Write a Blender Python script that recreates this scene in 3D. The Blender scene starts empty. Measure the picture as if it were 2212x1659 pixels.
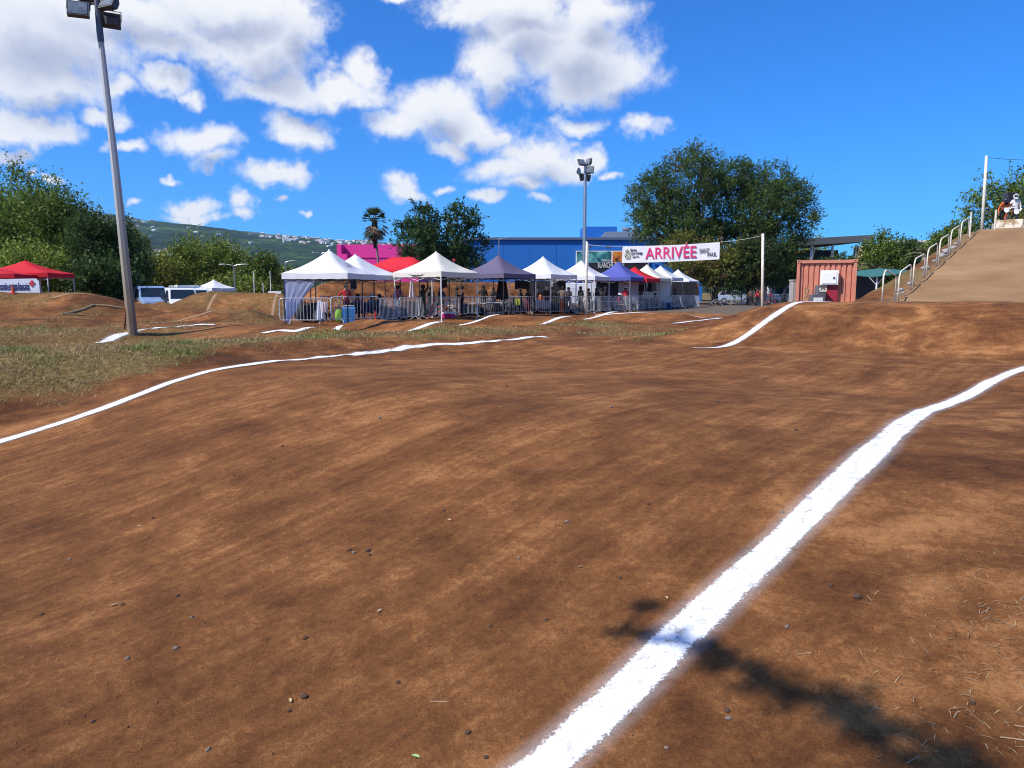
import bpy, bmesh, math, random
import numpy as np
from mathutils import Vector, Matrix, Euler

R = math.radians
sc = bpy.context.scene
COL = sc.collection

# ------------------------------------------------------------------ camera
CAM_Z = 1.55
PITCH = R(7.06)
cam_d = bpy.data.cameras.new('camera')
cam_d.sensor_width = 36.0
cam_d.lens = 26.0
cam_d.clip_start = 0.05
cam_d.clip_end = 30000
cam = bpy.data.objects.new('camera', cam_d)
cam.location = (0, 0, CAM_Z)
cam.rotation_euler = (math.pi / 2 - PITCH, 0, 0)
COL.objects.link(cam)
sc.camera = cam


def at(u, v, Y):
    """point at depth Y (metres along +Y) seen at survey coordinates u, v of the photograph"""
    f = 26.0 / 36.0 * 2212
    x = (u - 1106) / f
    y = (829.5 - v) / f
    dy = math.cos(PITCH) + y * math.sin(PITCH)
    dz = -math.sin(PITCH) + y * math.cos(PITCH)
    k = Y / dy
    return Vector((x * k, Y, CAM_Z + dz * k))


def az_el(u, v):
    d = at(u, v, 1.0) - Vector((0, 0, CAM_Z))
    d.normalize()
    return math.atan2(d.x, d.y), math.asin(d.z)


# ------------------------------------------------------------------ sun and sky
SUN_EL = R(47)
SUN_AZ = math.atan2(-0.872, -0.49)        # clockwise from +Y
TO_SUN = Vector((math.sin(SUN_AZ) * math.cos(SUN_EL), math.cos(SUN_AZ) * math.cos(SUN_EL), math.sin(SUN_EL)))
sun_d = bpy.data.lights.new('sun', 'SUN')
sun_d.energy = 5.0
sun_d.angle = R(0.53)
sun_d.color = (1.0, 0.95, 0.88)
sun = bpy.data.objects.new('sun', sun_d)
sun.rotation_euler = TO_SUN.to_track_quat('Z', 'Y').to_euler()
sun.location = (-30, -20, 60)
COL.objects.link(sun)

world = bpy.data.worlds.new('World')
sc.world = world
world.use_nodes = True
wt = world.node_tree
wt.nodes.clear()


def nn(tree, typ, **kw):
    n = tree.nodes.new(typ)
    for k, v in kw.items():
        setattr(n, k, v)
    return n


def lk(tree, a, b):
    tree.links.new(a, b)


def mth(tree, op, a, b=None, c=None, clamp=False):
    n = tree.nodes.new('ShaderNodeMath')
    n.operation = op
    n.use_clamp = clamp
    for i, x in enumerate((a, b, c)):
        if x is None:
            continue
        if isinstance(x, (int, float)):
            n.inputs[i].default_value = x
        else:
            tree.links.new(x, n.inputs[i])
    return n.outputs[0]


# cloud lobes: survey u, v, radius u, radius v  (cumulus banks, from the photograph)
LOBES = [
    # big bank at upper left
    (60, 60, 260, 130), (250, 20, 330, 70), (480, 10, 240, 70), (60, 170, 190, 70), (20, 270, 120, 45), (110, 275, 85, 34), (30, 335, 60, 20),
    (420, 110, 90, 50), (560, 100, 150, 85), (630, 60, 90, 90), (620, 190, 160, 40), (740, 195, 95, 38), (785, 150, 45, 48), (250, 195, 60, 22), (235, 255, 55, 20), (330, 105, 70, 35),
    (350, 178, 62, 28), (400, 205, 28, 20), (285, 320, 48, 17),
    # middle
    (420, 300, 85, 42), (455, 345, 50, 24), (640, 275, 78, 42), (600, 375, 78, 34), (630, 352, 28, 24), (410, 445, 60, 28), (420, 468, 75, 18), (515, 430, 28, 28), (520, 460, 28, 20),
    (935, 235, 105, 68), (860, 265, 100, 38), (1000, 270, 105, 55), (1060, 290, 60, 35), (975, 320, 60, 20),
    # big grey one at upper middle
    (1010, 20, 95, 45), (1120, 60, 130, 95), (1230, 110, 170, 105), (1060, 150, 95, 60), (1310, 160, 130, 62), (1240, 190, 90, 38), (1270, 30, 110, 60), (1100, 0, 160, 50),
    (1150, 330, 105, 45), (1100, 365, 110, 34), (1215, 355, 80, 40), (1130, 395, 70, 26), (1270, 345, 40, 40),
    (1240, 272, 60, 24), (1390, 282, 68, 28), (880, 405, 45, 30), (890, 430, 55, 24), (970, 402, 26, 12), (1055, 430, 40, 18), (1175, 432, 30, 16),
    (885, 0, 50, 12), (100, 378, 22, 12), (140, 395, 18, 10), (286, 440, 20, 14), (375, 388, 16, 10), (665, 462, 20, 10), (597, 428, 14, 10), (1320, 378, 34, 12),
]


def lobe_group(name, lobes):
    g = bpy.data.node_groups.new(name, 'ShaderNodeTree')
    g.interface.new_socket('P', in_out='INPUT', socket_type='NodeSocketVector')
    g.interface.new_socket('D', in_out='OUTPUT', socket_type='NodeSocketFloat')
    gi = g.nodes.new('NodeGroupInput')
    go = g.nodes.new('NodeGroupOutput')
    acc = None
    for (u, v, ru, rv) in lobes:
        a, e = az_el(u, v)
        f = 1597.0
        ra, re = ru / f, rv / f
        ca = math.cos(a)
        ra *= ca
        re *= max(0.75, ca)
        small = ru * rv
        off = .34 if small < 700 else .22 if small < 1500 else .10 if small < 2600 else 0.0
        ra *= 1 + off; re *= 1 + off
        n = nn(g, 'ShaderNodeVectorMath', operation='MULTIPLY_ADD')
        g.links.new(gi.outputs[0], n.inputs[0])
        n.inputs[1].default_value = (1 / ra, 1 / re, 0)
        n.inputs[2].default_value = (-a / ra, -e / re, 0)
        l = nn(g, 'ShaderNodeVectorMath', operation='LENGTH')
        g.links.new(n.outputs[0], l.inputs[0])
        # size in radians so that big lobes have thick cores
        val = mth(g, 'ADD', l.outputs['Value'], off) if off else l.outputs['Value']
        acc = val if acc is None else mth(g, 'SMOOTH_MIN', acc, val, 0.12)
    d = mth(g, 'SUBTRACT', 1.0, acc)
    g.links.new(d, go.inputs[0])
    return g


def build_sky():
    t = wt
    geo = nn(t, 'ShaderNodeTexCoord')
    sep = nn(t, 'ShaderNodeSeparateXYZ')
    lk(t, geo.outputs['Generated'], sep.inputs[0])
    az = mth(t, 'ARCTAN2', sep.outputs[0], sep.outputs[1])
    el = mth(t, 'ARCSINE', sep.outputs[2])
    pc = nn(t, 'ShaderNodeCombineXYZ')
    lk(t, az, pc.inputs[0]); lk(t, el, pc.inputs[1])
    # warp
    def noise(scale, det, rough=0.55, off=0.0, vec=None, dist=0.0):
        n = nn(t, 'ShaderNodeTexNoise')
        n.inputs['Scale'].default_value = scale
        n.inputs['Detail'].default_value = det
        n.inputs['Roughness'].default_value = rough
        n.inputs['Distortion'].default_value = dist
        m = nn(t, 'ShaderNodeVectorMath', operation='ADD')
        lk(t, vec if vec is not None else geo.outputs['Generated'], m.inputs[0])
        m.inputs[1].default_value = (off, off * 0.7, -off)
        lk(t, m.outputs[0], n.inputs['Vector'])
        return n
    w1 = noise(13, 4, 0.6, 3.1)
    s1 = nn(t, 'ShaderNodeVectorMath', operation='SUBTRACT')
    lk(t, w1.outputs['Color'], s1.inputs[0]); s1.inputs[1].default_value = (.5, .5, .5)
    s2 = nn(t, 'ShaderNodeVectorMath', operation='MULTIPLY')
    lk(t, s1.outputs[0], s2.inputs[0]); s2.inputs[1].default_value = (.09, .065, 0)
    P = nn(t, 'ShaderNodeVectorMath', operation='ADD')
    lk(t, pc.outputs[0], P.inputs[0]); lk(t, s2.outputs[0], P.inputs[1])
    grp = lobe_group('cloud_field', LOBES)
    grp2 = lobe_group('cloud_depth', [l for l in LOBES if l[2] * l[3] > 2200])
    g1 = nn(t, 'ShaderNodeGroup'); g1.node_tree = grp
    lk(t, P.outputs[0], g1.inputs[0])
    P2 = nn(t, 'ShaderNodeVectorMath', operation='ADD')
    lk(t, P.outputs[0], P2.inputs[0]); P2.inputs[1].default_value = (-.014, .030, 0)
    g2 = nn(t, 'ShaderNodeGroup'); g2.node_tree = grp2
    lk(t, P2.outputs[0], g2.inputs[0])
    # the rest of the sky, outside the view: scattered cumulus of the same kind
    pl = nn(t, 'ShaderNodeVectorMath', operation='DIVIDE')
    zc = mth(t, 'MAXIMUM', sep.outputs[2], 0.06)
    zc = mth(t, 'ADD', zc, 0.12)
    cz = nn(t, 'ShaderNodeCombineXYZ')
    lk(t, zc, cz.inputs[0]); lk(t, zc, cz.inputs[1]); cz.inputs[2].default_value = 1.0
    lk(t, geo.outputs['Generated'], pl.inputs[0]); lk(t, cz.outputs[0], pl.inputs[1])
    gen = noise(1.5, 3, 0.5, 7.0, pl.outputs[0])
    gd = mth(t, 'MULTIPLY_ADD', gen.outputs['Fac'], 4.0, -2.25)
    # window of the photographed part
    aw = mth(t, 'ABSOLUTE', az)
    ina = mth(t, 'SMOOTHSTEP' if False else 'GREATER_THAN', aw, 0.72)
    mr = nn(t, 'ShaderNodeMapRange', interpolation_type='SMOOTHSTEP')
    lk(t, aw, mr.inputs[0]); mr.inputs[1].default_value = .66; mr.inputs[2].default_value = .85
    mr2 = nn(t, 'ShaderNodeMapRange', interpolation_type='SMOOTHSTEP')
    lk(t, el, mr2.inputs[0]); mr2.inputs[1].default_value = .40; mr2.inputs[2].default_value = .6
    outw = mth(t, 'MAXIMUM', mr.outputs[0], mr2.outputs[0])
    gd = mth(t, 'SUBTRACT', gd, mth(t, 'MULTIPLY', mth(t, 'SUBTRACT', 1.0, outw), 3.0))
    D1 = mth(t, 'MAXIMUM', g1.outputs[0], gd)
    # billow detail
    n2 = noise(30, 7, 0.66, 1.7)
    det = mth(t, 'MULTIPLY', mth(t, 'SUBTRACT', n2.outputs['Fac'], .5), 1.2)
    D = mth(t, 'SUBTRACT', mth(t, 'ADD', D1, det), .08)
    mask = nn(t, 'ShaderNodeMapRange', interpolation_type='SMOOTHSTEP')
    lk(t, D, mask.inputs[0]); mask.inputs[1].default_value = -.22; mask.inputs[2].default_value = .52
    # light: how much cloud lies between here and the sun side
    occ = mth(t, 'ADD', mth(t, 'MULTIPLY', g2.outputs[0], 1.0), mth(t, 'MULTIPLY', det, .55))
    sh = nn(t, 'ShaderNodeMapRange', interpolation_type='SMOOTHSTEP')
    lk(t, occ, sh.inputs[0]); sh.inputs[1].default_value = .05; sh.inputs[2].default_value = 1.05
    fine = mth(t, 'MULTIPLY', mth(t, 'SUBTRACT', n2.outputs['Fac'], .5), .6)
    shf = mth(t, 'SUBTRACT', sh.outputs[0], fine, clamp=True)
    cr = nn(t, 'ShaderNodeValToRGB')
    lk(t, shf, cr.inputs[0])
    e = cr.color_ramp.elements
    e[0].position = 0.0; e[0].color = (1.0, 1.0, 1.0, 1)
    e[1].position = 1.0; e[1].color = (.46, .51, .67, 1)
    m_ = cr.color_ramp.elements.new(.5); m_.color = (.80, .84, .92, 1)
    sky = nn(t, 'ShaderNodeTexSky', sky_type='NISHITA')
    sky.sun_disc = False
    sky.sun_elevation = SUN_EL
    sky.sun_rotation = SUN_AZ % (2 * math.pi)
    sky.altitude = 20
    sky.air_density = 1.0
    sky.dust_density = 0.25
    sky.ozone_density = 3.0
    hs = nn(t, 'ShaderNodeMix', data_type='RGBA', blend_type='MULTIPLY')
    hs.inputs[0].default_value = 1.0
    lk(t, sky.outputs[0], hs.inputs[6]); hs.inputs[7].default_value = (.15, .70, 1.45, 1)
    b1 = nn(t, 'ShaderNodeBackground'); b1.inputs[1].default_value = 0.103
    lk(t, hs.outputs[2], b1.inputs[0])
    b2 = nn(t, 'ShaderNodeBackground'); b2.inputs[1].default_value = 0.82
    lk(t, cr.outputs[0], b2.inputs[0])
    mx = nn(t, 'ShaderNodeMixShader')
    lk(t, mth(t, 'MULTIPLY', mask.outputs[0], .97), mx.inputs[0])
    lk(t, b1.outputs[0], mx.inputs[1]); lk(t, b2.outputs[0], mx.inputs[2])
    out = nn(t, 'ShaderNodeOutputWorld')
    lk(t, mx.outputs[0], out.inputs[0])
    world.cycles.sampling_method = 'MANUAL'
    world.cycles.sample_map_resolution = 512


build_sky()

vs = sc.view_settings
vs.view_transform = 'Standard'
vs.look = 'None'
vs.exposure = 0.3
vs.gamma = 1.0
vs.use_curve_mapping = False
sc.cycles.use_denoising = True
sc.cycles.filter_width = 1.05
sc.cycles.max_bounces = 6
sc.cycles.transparent_max_bounces = 24
sc.cycles.volume_bounces = 0

# ------------------------------------------------------------------ helpers
rng = np.random.default_rng(7)
rnd = random.Random(11)
TX, TY = 0.660, 0.7513          # direction of the straights
NX, NY = 0.7513, -0.660         # across them, towards the camera side


def sq(x, y):
    return x * TX + y * TY, x * NX + y * NY


def xy(s, q):
    return s * TX + q * NX, s * TY + q * NY


def ss(a, b, x):
    t = np.clip((np.asarray(x, float) - a) / (b - a), 0, 1)
    return t * t * (3 - 2 * t)


def _hash(ix, iy, seed):
    h = (ix.astype(np.int64) * 374761393 + iy.astype(np.int64) * 668265263 + seed * 1442695041) & 0xffffffff
    h = ((h ^ (h >> 13)) * 1274126177) & 0xffffffff
    return ((h ^ (h >> 16)) & 0xffff) / 65535.0


def vnoise(x, y, seed=0):
    x = np.asarray(x, float); y = np.asarray(y, float)
    ix = np.floor(x); iy = np.floor(y)
    fx = x - ix; fy = y - iy
    fx = fx * fx * (3 - 2 * fx); fy = fy * fy * (3 - 2 * fy)
    a = _hash(ix, iy, seed); b = _hash(ix + 1, iy, seed)
    c = _hash(ix, iy + 1, seed); d = _hash(ix + 1, iy + 1, seed)
    return (a * (1 - fx) + b * fx) * (1 - fy) + (c * (1 - fx) + d * fx) * fy - .5


def fbm(x, y, seed=0, oct=4):
    r = 0; a = 1.0
    for i in range(oct):
        r = r + a * vnoise(x, y, seed + i * 17)
        x = x * 2.03; y = y * 2.03; a *= .5
    return r


# materials --------------------------------------------------------
MATS = {}


def mat(name, col, rough=.7, metal=0.0, var=.12, scale=6.0, bump=0.0, bscale=40.0, attr=None, transl=0.0, spec=.5, emit=None):
    if name in MATS:
        return MATS[name]
    m = bpy.data.materials.new(name)
    m.use_nodes = True
    t = m.node_tree
    b = t.nodes['Principled BSDF']
    b.inputs['Roughness'].default_value = rough
    b.inputs['Metallic'].default_value = metal
    b.inputs['Specular IOR Level'].default_value = spec
    tc = nn(t, 'ShaderNodeTexCoord')
    n = nn(t, 'ShaderNodeTexNoise')
    n.inputs['Scale'].default_value = scale
    n.inputs['Detail'].default_value = 5
    lk(t, tc.outputs['Object'], n.inputs['Vector'])
    mx = nn(t, 'ShaderNodeMix', data_type='RGBA', blend_type='MULTIPLY')
    mx.inputs[0].default_value = 1.0
    cr = nn(t, 'ShaderNodeValToRGB')
    lk(t, n.outputs['Fac'], cr.inputs[0])
    lo = 1 - var * 1.6; hi = 1 + var * .4
    cr.color_ramp.elements[0].position = .3; cr.color_ramp.elements[0].color = (lo, lo, lo, 1)
    cr.color_ramp.elements[1].position = .7; cr.color_ramp.elements[1].color = (min(hi, 1), min(hi, 1), min(hi, 1), 1)
    if attr:
        a = nn(t, 'ShaderNodeAttribute', attribute_name=attr)
        lk(t, a.outputs['Color'], mx.inputs[6])
    else:
        mx.inputs[6].default_value = (*col, 1)
    lk(t, cr.outputs[0], mx.inputs[7])
    lk(t, mx.outputs[2], b.inputs['Base Color'])
    if bump:
        n2 = nn(t, 'ShaderNodeTexNoise')
        n2.inputs['Scale'].default_value = bscale
        n2.inputs['Detail'].default_value = 4
        lk(t, tc.outputs['Object'], n2.inputs['Vector'])
        bp = nn(t, 'ShaderNodeBump')
        bp.inputs['Strength'].default_value = bump
        bp.inputs['Distance'].default_value = .02
        lk(t, n2.outputs['Fac'], bp.inputs['Height'])
        lk(t, bp.outputs[0], b.inputs['Normal'])
    if transl:
        out = t.nodes['Material Output']
        tr = nn(t, 'ShaderNodeBsdfTranslucent')
        lk(t, mx.outputs[2], tr.inputs['Color'])
        ms = nn(t, 'ShaderNodeMixShader')
        ms.inputs[0].default_value = transl
        lk(t, b.outputs[0], ms.inputs[1]); lk(t, tr.outputs[0], ms.inputs[2])
        lk(t, ms.outputs[0], out.inputs['Surface'])
    MATS[name] = m
    return m


# mesh builder -------------------------------------------------------
class MB:
    def __init__(self):
        self.v = []; self.f = []; self.m = []; self.cur = 0

    def add(self, vs_, fs):
        o = len(self.v)
        self.v.extend([tuple(p) for p in vs_])
        for f in fs:
            self.f.append(tuple(i + o for i in f)); self.m.append(self.cur)
        return self

    def box(self, c, size, rz=0.0, taper=(1, 1), rot=None):
        sx, sy, sz = size[0] / 2, size[1] / 2, size[2] / 2
        pts = []
        for z, k in ((-sz, 0), (sz, 1)):
            tx, ty = (1, 1) if k == 0 else taper
            for x, y in ((-sx, -sy), (sx, -sy), (sx, sy), (-sx, sy)):
                pts.append(Vector((x * tx, y * ty, z)))
        M = rot if rot is not None else Matrix.Rotation(rz, 3, 'Z')
        c = Vector(c)
        pts = [M @ p + c for p in pts]
        return self.add(pts, [(0, 3, 2, 1), (4, 5, 6, 7), (0, 1, 5, 4), (1, 2, 6, 5), (2, 3, 7, 6), (3, 0, 4, 7)])

    def tube(self, pts, r, n=6, close=False, cap=True):
        pts = [Vector(p) for p in pts]
        N = len(pts)
        rs = r if isinstance(r, (list, tuple)) else [r] * N
        ref = Vector((0, 0, 1))
        rings = []
        prev = None
        for i, p in enumerate(pts):
            if close:
                d = pts[(i + 1) % N] - pts[i - 1]
            else:
                d = pts[min(i + 1, N - 1)] - pts[max(i - 1, 0)]
            if d.length < 1e-9:
                d = Vector((0, 0, 1))
            d.normalize()
            if prev is None:
                a = d.cross(ref)
                if a.length < .2:
                    a = d.cross(Vector((1, 0, 0)))
            else:
                a = prev - d * prev.dot(d)
                if a.length < 1e-6:
                    a = d.cross(ref)
            a.normalize(); prev = a
            b = d.cross(a)
            rings.append([p + (a * math.cos(2 * math.pi * k / n) + b * math.sin(2 * math.pi * k / n)) * rs[i] for k in range(n)])
        vs_ = [q for rg in rings for q in rg]
        fs = []
        for i in range(N if close else N - 1):
            j = (i + 1) % N
            for k in range(n):
                k2 = (k + 1) % n
                fs.append((i * n + k, i * n + k2, j * n + k2, j * n + k))
        if cap and not close:
            fs.append(tuple(range(n - 1, -1, -1)))
            fs.append(tuple((N - 1) * n + k for k in range(n)))
        return self.add(vs_, fs)

    def ell(self, c, r, nu=10, nv=7, rot=None, zmin=-1.0):
        """ellipsoid; zmin cuts off the part below (in unit coordinates)"""
        c = Vector(c)
        t0 = math.acos(max(-1, min(1, zmin)))
        vs_ = []; fs = []
        for j in range(nv + 1):
            th = t0 * j / nv
            for i in range(nu):
                ph = 2 * math.pi * i / nu
                p = Vector((math.sin(th) * math.cos(ph) * r[0], math.sin(th) * math.sin(ph) * r[1], math.cos(th) * r[2]))
                if rot is not None:
                    p = rot @ p
                vs_.append(p + c)
        for j in range(nv):
            for i in range(nu):
                k = (i + 1) % nu
                fs.append((j * nu + i, (j + 1) * nu + i, (j + 1) * nu + k, j * nu + k))
        return self.add(vs_, fs)

    def prism(self, poly, axis, a, b):
        """polygon (2D list) extruded along axis 'x' 'y' or 'z' from a to b"""
        def p3(p, h):
            return {'x': (h, p[0], p[1]), 'y': (p[0], h, p[1]), 'z': (p[0], p[1], h)}[axis]
        n = len(poly)
        vs_ = [p3(p, a) for p in poly] + [p3(p, b) for p in poly]
        fs = [tuple(range(n - 1, -1, -1)), tuple(range(n, 2 * n))]
        for i in range(n):
            j = (i + 1) % n
            fs.append((i, j, n + j, n + i))
        return self.add(vs_, fs)

    def mesh(self, name, mats, smooth=False):
        me = bpy.data.meshes.new(name)
        me.from_pydata(self.v, [], self.f)
        for m in (mats if isinstance(mats, (list, tuple)) else [mats]):
            me.materials.append(m)
        me.polygons.foreach_set('material_index', self.m)
        if smooth:
            me.polygons.foreach_set('use_smooth', [True] * len(self.f))
        bm = bmesh.new(); bm.from_mesh(me)
        bmesh.ops.recalc_face_normals(bm, faces=bm.faces)
        bm.to_mesh(me); bm.free()
        me.update()
        return me

    def build(self, name, mats, parent=None, smooth=False, loc=None, rz=0):
        o = bpy.data.objects.new(name, self.mesh(name, mats, smooth))
        COL.objects.link(o)
        if parent is not None:
            o.parent = parent
        if loc is not None:
            o.location = loc
        if rz:
            o.rotation_euler = (0, 0, rz)
        return o


def tag(o, label=None, cat=None, group=None, kind=None):
    if label: o['label'] = label
    if cat: o['category'] = cat
    if group: o['group'] = group
    if kind: o['kind'] = kind
    return o


def thing(name, label, cat, loc=(0, 0, 0), rz=0.0, group=None):
    o = bpy.data.objects.new(name, None)
    o.empty_display_size = .2
    COL.objects.link(o)
    o.location = loc
    o.rotation_euler = (0, 0, rz)
    return tag(o, label, cat, group)


def children(o):
    return [c for c in bpy.data.objects if c.parent == o]


KIDS = {}


def dup(root, loc, rz, label=None, group=None, rot=None):
    def rec(o, par):
        c = o.copy()
        COL.objects.link(c)
        if par is not None:
            c.parent = par
        for k in KIDS[o.name]:
            rec(k, c)
        return c
    def scan(o):
        if o.name not in KIDS:
            KIDS[o.name] = children(o)
            for k in KIDS[o.name]:
                scan(k)
    scan(root)
    r = rec(root, None)
    r.location = loc
    r.rotation_euler = rot if rot is not None else (0, 0, rz)
    if label: r['label'] = label
    if group: r['group'] = group
    return r


def share(o, parent=None, loc=(0, 0, 0), rot=(0, 0, 0)):
    c = o.copy()
    COL.objects.link(c)
    c.parent = parent
    c.location = loc
    c.rotation_euler = rot
    return c


def text_mesh(txt, size, depth=.004, xscale=1.0, shear=0.0, bold=0.0):
    cu = bpy.data.curves.new('lettering', 'FONT')
    cu.body = txt
    cu.size = size
    cu.align_x = 'CENTER'
    cu.align_y = 'CENTER'
    cu.extrude = depth
    cu.offset = bold
    cu.shear = shear
    cu.resolution_u = 3
    o = bpy.data.objects.new('lettering', cu)
    COL.objects.link(o)
    dg = bpy.context.evaluated_depsgraph_get()
    me = bpy.data.meshes.new_from_object(o.evaluated_get(dg))
    bpy.data.objects.remove(o)
    bpy.data.curves.remove(cu)
    # text lies in XY -> stand it up in XZ, facing -Y
    M = Matrix(((xscale, 0, 0, 0), (0, 0, -1, 0), (0, 1, 0, 0), (0, 0, 0, 1)))
    me.transform(M)
    return me


def lettering(txt, size, m, parent, loc, rot=(0, 0, 0), **kw):
    me = text_mesh(txt, size, **kw)
    me.materials.clear()
    me.materials.append(m)
    o = bpy.data.objects.new('lettering', me)
    COL.objects.link(o)
    o.parent = parent
    o.location = loc
    o.rotation_euler = rot
    return o

# ------------------------------------------------------------------ terrain
def bump(x, c, w):
    return np.exp(-((x - c) / w) ** 2)


def ridge(x, y, ax, ay, bx, by, w, h):
    dx, dy = bx - ax, by - ay
    L2 = dx * dx + dy * dy
    t = np.clip(((x - ax) * dx + (y - ay) * dy) / L2, 0, 1)
    d = np.hypot(x - ax - t * dx, y - ay - t * dy)
    return h * np.exp(-(d / w) ** 2)


RAMP_Q0, RAMP_Q1 = -7.2, 4.5
RAMP_S0, RAMP_S1 = 28.6, 43.0


def ramp_z(s):
    return 1.05 + np.clip((s - RAMP_S0) / (RAMP_S1 - RAMP_S0), 0, 1) * 3.55


def H(x, y, fine=True):
    x = np.asarray(x, float); y = np.asarray(y, float)
    s, q = sq(x, y)
    # first straight: roller falling away on the near side of its crest
    w = s + .35 * vnoise(q * .25, s * .05, 3)
    z = -1.15 + 1.15 * ss(.2, 8.5, w) - .18 * bump(s, 13.8, 2.8)
    z = z + .10 * ss(-3.0, -1.0, q) * (1 - ss(16, 20, s))
    # grass bank on the far side
    wb = ss(-15.0, -19.6, q)
    z = z * (1 - wb) + (.22 - .25 * ss(6, -6, s)) * wb
    z = z + .16 * bump(q, -17.6, 1.3) * ss(-8, 3, s) * (1 - ss(14, 20, s))
    # last straight with its rollers
    zb = -.02 + .40 * bump(s, 13.8, 2.1) + .44 * bump(s, 19.4, 1.35) + .46 * bump(s, 27.4, 1.6) + .40 * bump(s, 38.0, 1.9)
    w2 = ss(-19.4, -20.8, q) * (1 - ss(-25.3, -26.6, q)) * (1 - ss(43, 48, s)) * ss(0, 7, s)
    z = z * (1 - w2) + zb * w2
    wf = ss(29, 32, s) * ss(-20.9, -19.9, q) * (1 - ss(-15.5, -13.5, q))
    z = z * (1 - wf) + .06 * wf
    w3 = ss(-25.2, -26.4, q)
    z = z * (1 - w3) + .22 * w3
    # finish plaza
    wp = ss(42, 47, s) * (1 - ss(-15.5, -12.5, q))
    z = z * (1 - wp) + .24 * wp
    # big jump on the first straight, with its flank
    fl = ss(-14.2, -9.2, q)
    m = ss(19.5, 24.9, s) * fl
    drop = 1 - ss(26.2, 30.0, s) * (1 - ss(-9.6, -8.0, q)) * .72
    z = z + 1.24 * m * drop
    # start hill
    hm = ss(-12.2, RAMP_Q0 - .1, q) * (1 - ss(RAMP_Q1 + .2, 10, q)) * ss(26.5, 28.6, s) * (1 - ss(50.5, 58, s))
    zr = ramp_z(s) - .06
    z = np.maximum(z, z * (1 - hm) + zr * hm)
    # banks and jumps of the other straights on the left
    left = (1 - ss(1.0, 7.0, s)) * ss(-21.0, -24.0, q)
    lm = ridge(x, y, -36, 37, -22.3, 38.0, 3.6, 1.42) + ridge(x, y, -60, 34, -34, 37, 5, 1.2)
    lm = np.maximum(lm, ridge(x, y, -18.2, 44.5, -13.6, 43.5, 2.5, 1.40))
    lm = np.maximum(lm, ridge(x, y, -23.5, 42.0, -18.0, 43.0, 1.9, .82))
    lm = np.maximum(lm, ridge(x, y, -15.6, 36.0, -11.5, 35.5, 2.0, .62))
    lm = np.maximum(lm, ridge(x, y, -28, 29.0, -18, 30.0, 1.9, .42))
    z = z + np.maximum(0, lm + .1 - z) * ss(-21.5, -25.0, q) * (1 - ss(-12.6, -10.9, x)) * ss(.0, .15, lm)
    # berm behind the tents
    bm_ = np.maximum(ridge(x, y, -12, 51.0, 2.5, 60.0, 3.2, 2.1), ridge(x, y, -26, 50, -12, 51, 3.6, 1.0))
    z = z + bm_ * ss(-28.5, -31, q)
    # the land far away stays level
    far = ss(75, 140, np.hypot(x, y - 20))
    z = z * (1 - far) + .1 * far
    if fine:
        k = (1 - ss(60, 110, np.hypot(x, y))) * (1 - .65 * ss(30, 36, y) * ss(-9, -5, x))
        tr = track_mask(s, q)
        z = z + k * (.05 * fbm(x * .45, y * .45, 5, 3) + (1 - tr) * .055 * fbm(x * 2.2, y * 2.2, 9, 3) + tr * .012 * fbm(s * .8, q * 3.0, 21, 3))
    return z


def track_mask(s, q):
    a = ss(-15.3, -14.2, q) * (1 - ss(4.0, 7.0, q)) * (1 - ss(26, 30, s))
    a = a * (1 - ss(18.5, 20.5, s) * (1 - ss(-9.9, -9.2, q)))
    b = ss(-26.0, -25.2, q) * (1 - ss(-20.9, -20.2, q)) * ss(4, 9, s) * (1 - ss(44, 46, s))
    return np.maximum(a, b)


def grow(start, first, ratio, stop):
    r = []; p = start; d = first
    sg = 1 if stop > start else -1
    while (stop - p) * sg > 0:
        p = p + sg * d
        r.append(p); d *= ratio
    return r


xs = sorted(grow(-46, .5, 1.17, -5200)) + list(np.arange(-46, -15, .34)) + list(np.arange(-15, 17, .135)) + list(np.arange(17, 46, .34)) + grow(46, .5, 1.17, 5200)
ys = sorted(grow(-6, .6, 1.25, -300)) + list(np.arange(-6, 1.6, .4)) + list(np.arange(1.6, 20, .12)) + list(np.arange(20, 62, .24)) + grow(62, .4, 1.12, 7000)
xs = np.array(xs); ys = np.array(ys)
GX, GY = np.meshgrid(xs, ys)
GZ = H(GX, GY)


def grid_mesh(name, X, Y, Z):
    ny, nx = X.shape
    v = np.stack([X, Y, Z], -1).reshape(-1, 3)
    i = np.arange(nx * ny).reshape(ny, nx)
    f = np.stack([i[:-1, :-1], i[:-1, 1:], i[1:, 1:], i[1:, :-1]], -1).reshape(-1, 4)
    me = bpy.data.meshes.new(name)
    me.vertices.add(len(v)); me.vertices.foreach_set('co', v.ravel())
    me.loops.add(f.size); me.loops.foreach_set('vertex_index', f.ravel().astype(np.int32))
    me.polygons.add(len(f))
    me.polygons.foreach_set('loop_start', np.arange(0, f.size, 4, dtype=np.int32))
    me.update(calc_edges=True)
    me.polygons.foreach_set('use_smooth', np.ones(len(f), bool))
    return me


def gz(x, y):
    """height of the ground mesh (bilinear in its grid)"""
    x = np.atleast_1d(np.asarray(x, float)); y = np.atleast_1d(np.asarray(y, float))
    i = np.clip(np.searchsorted(xs, x) - 1, 0, len(xs) - 2)
    j = np.clip(np.searchsorted(ys, y) - 1, 0, len(ys) - 2)
    fx = np.clip((x - xs[i]) / (xs[i + 1] - xs[i]), 0, 1); fy = np.clip((y - ys[j]) / (ys[j + 1] - ys[j]), 0, 1)
    return (GZ[j, i] * (1 - fx) + GZ[j, i + 1] * fx) * (1 - fy) + (GZ[j + 1, i] * (1 - fx) + GZ[j + 1, i + 1] * fx) * fy


def g1(x, y):
    return float(gz(x, y)[0])


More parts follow.
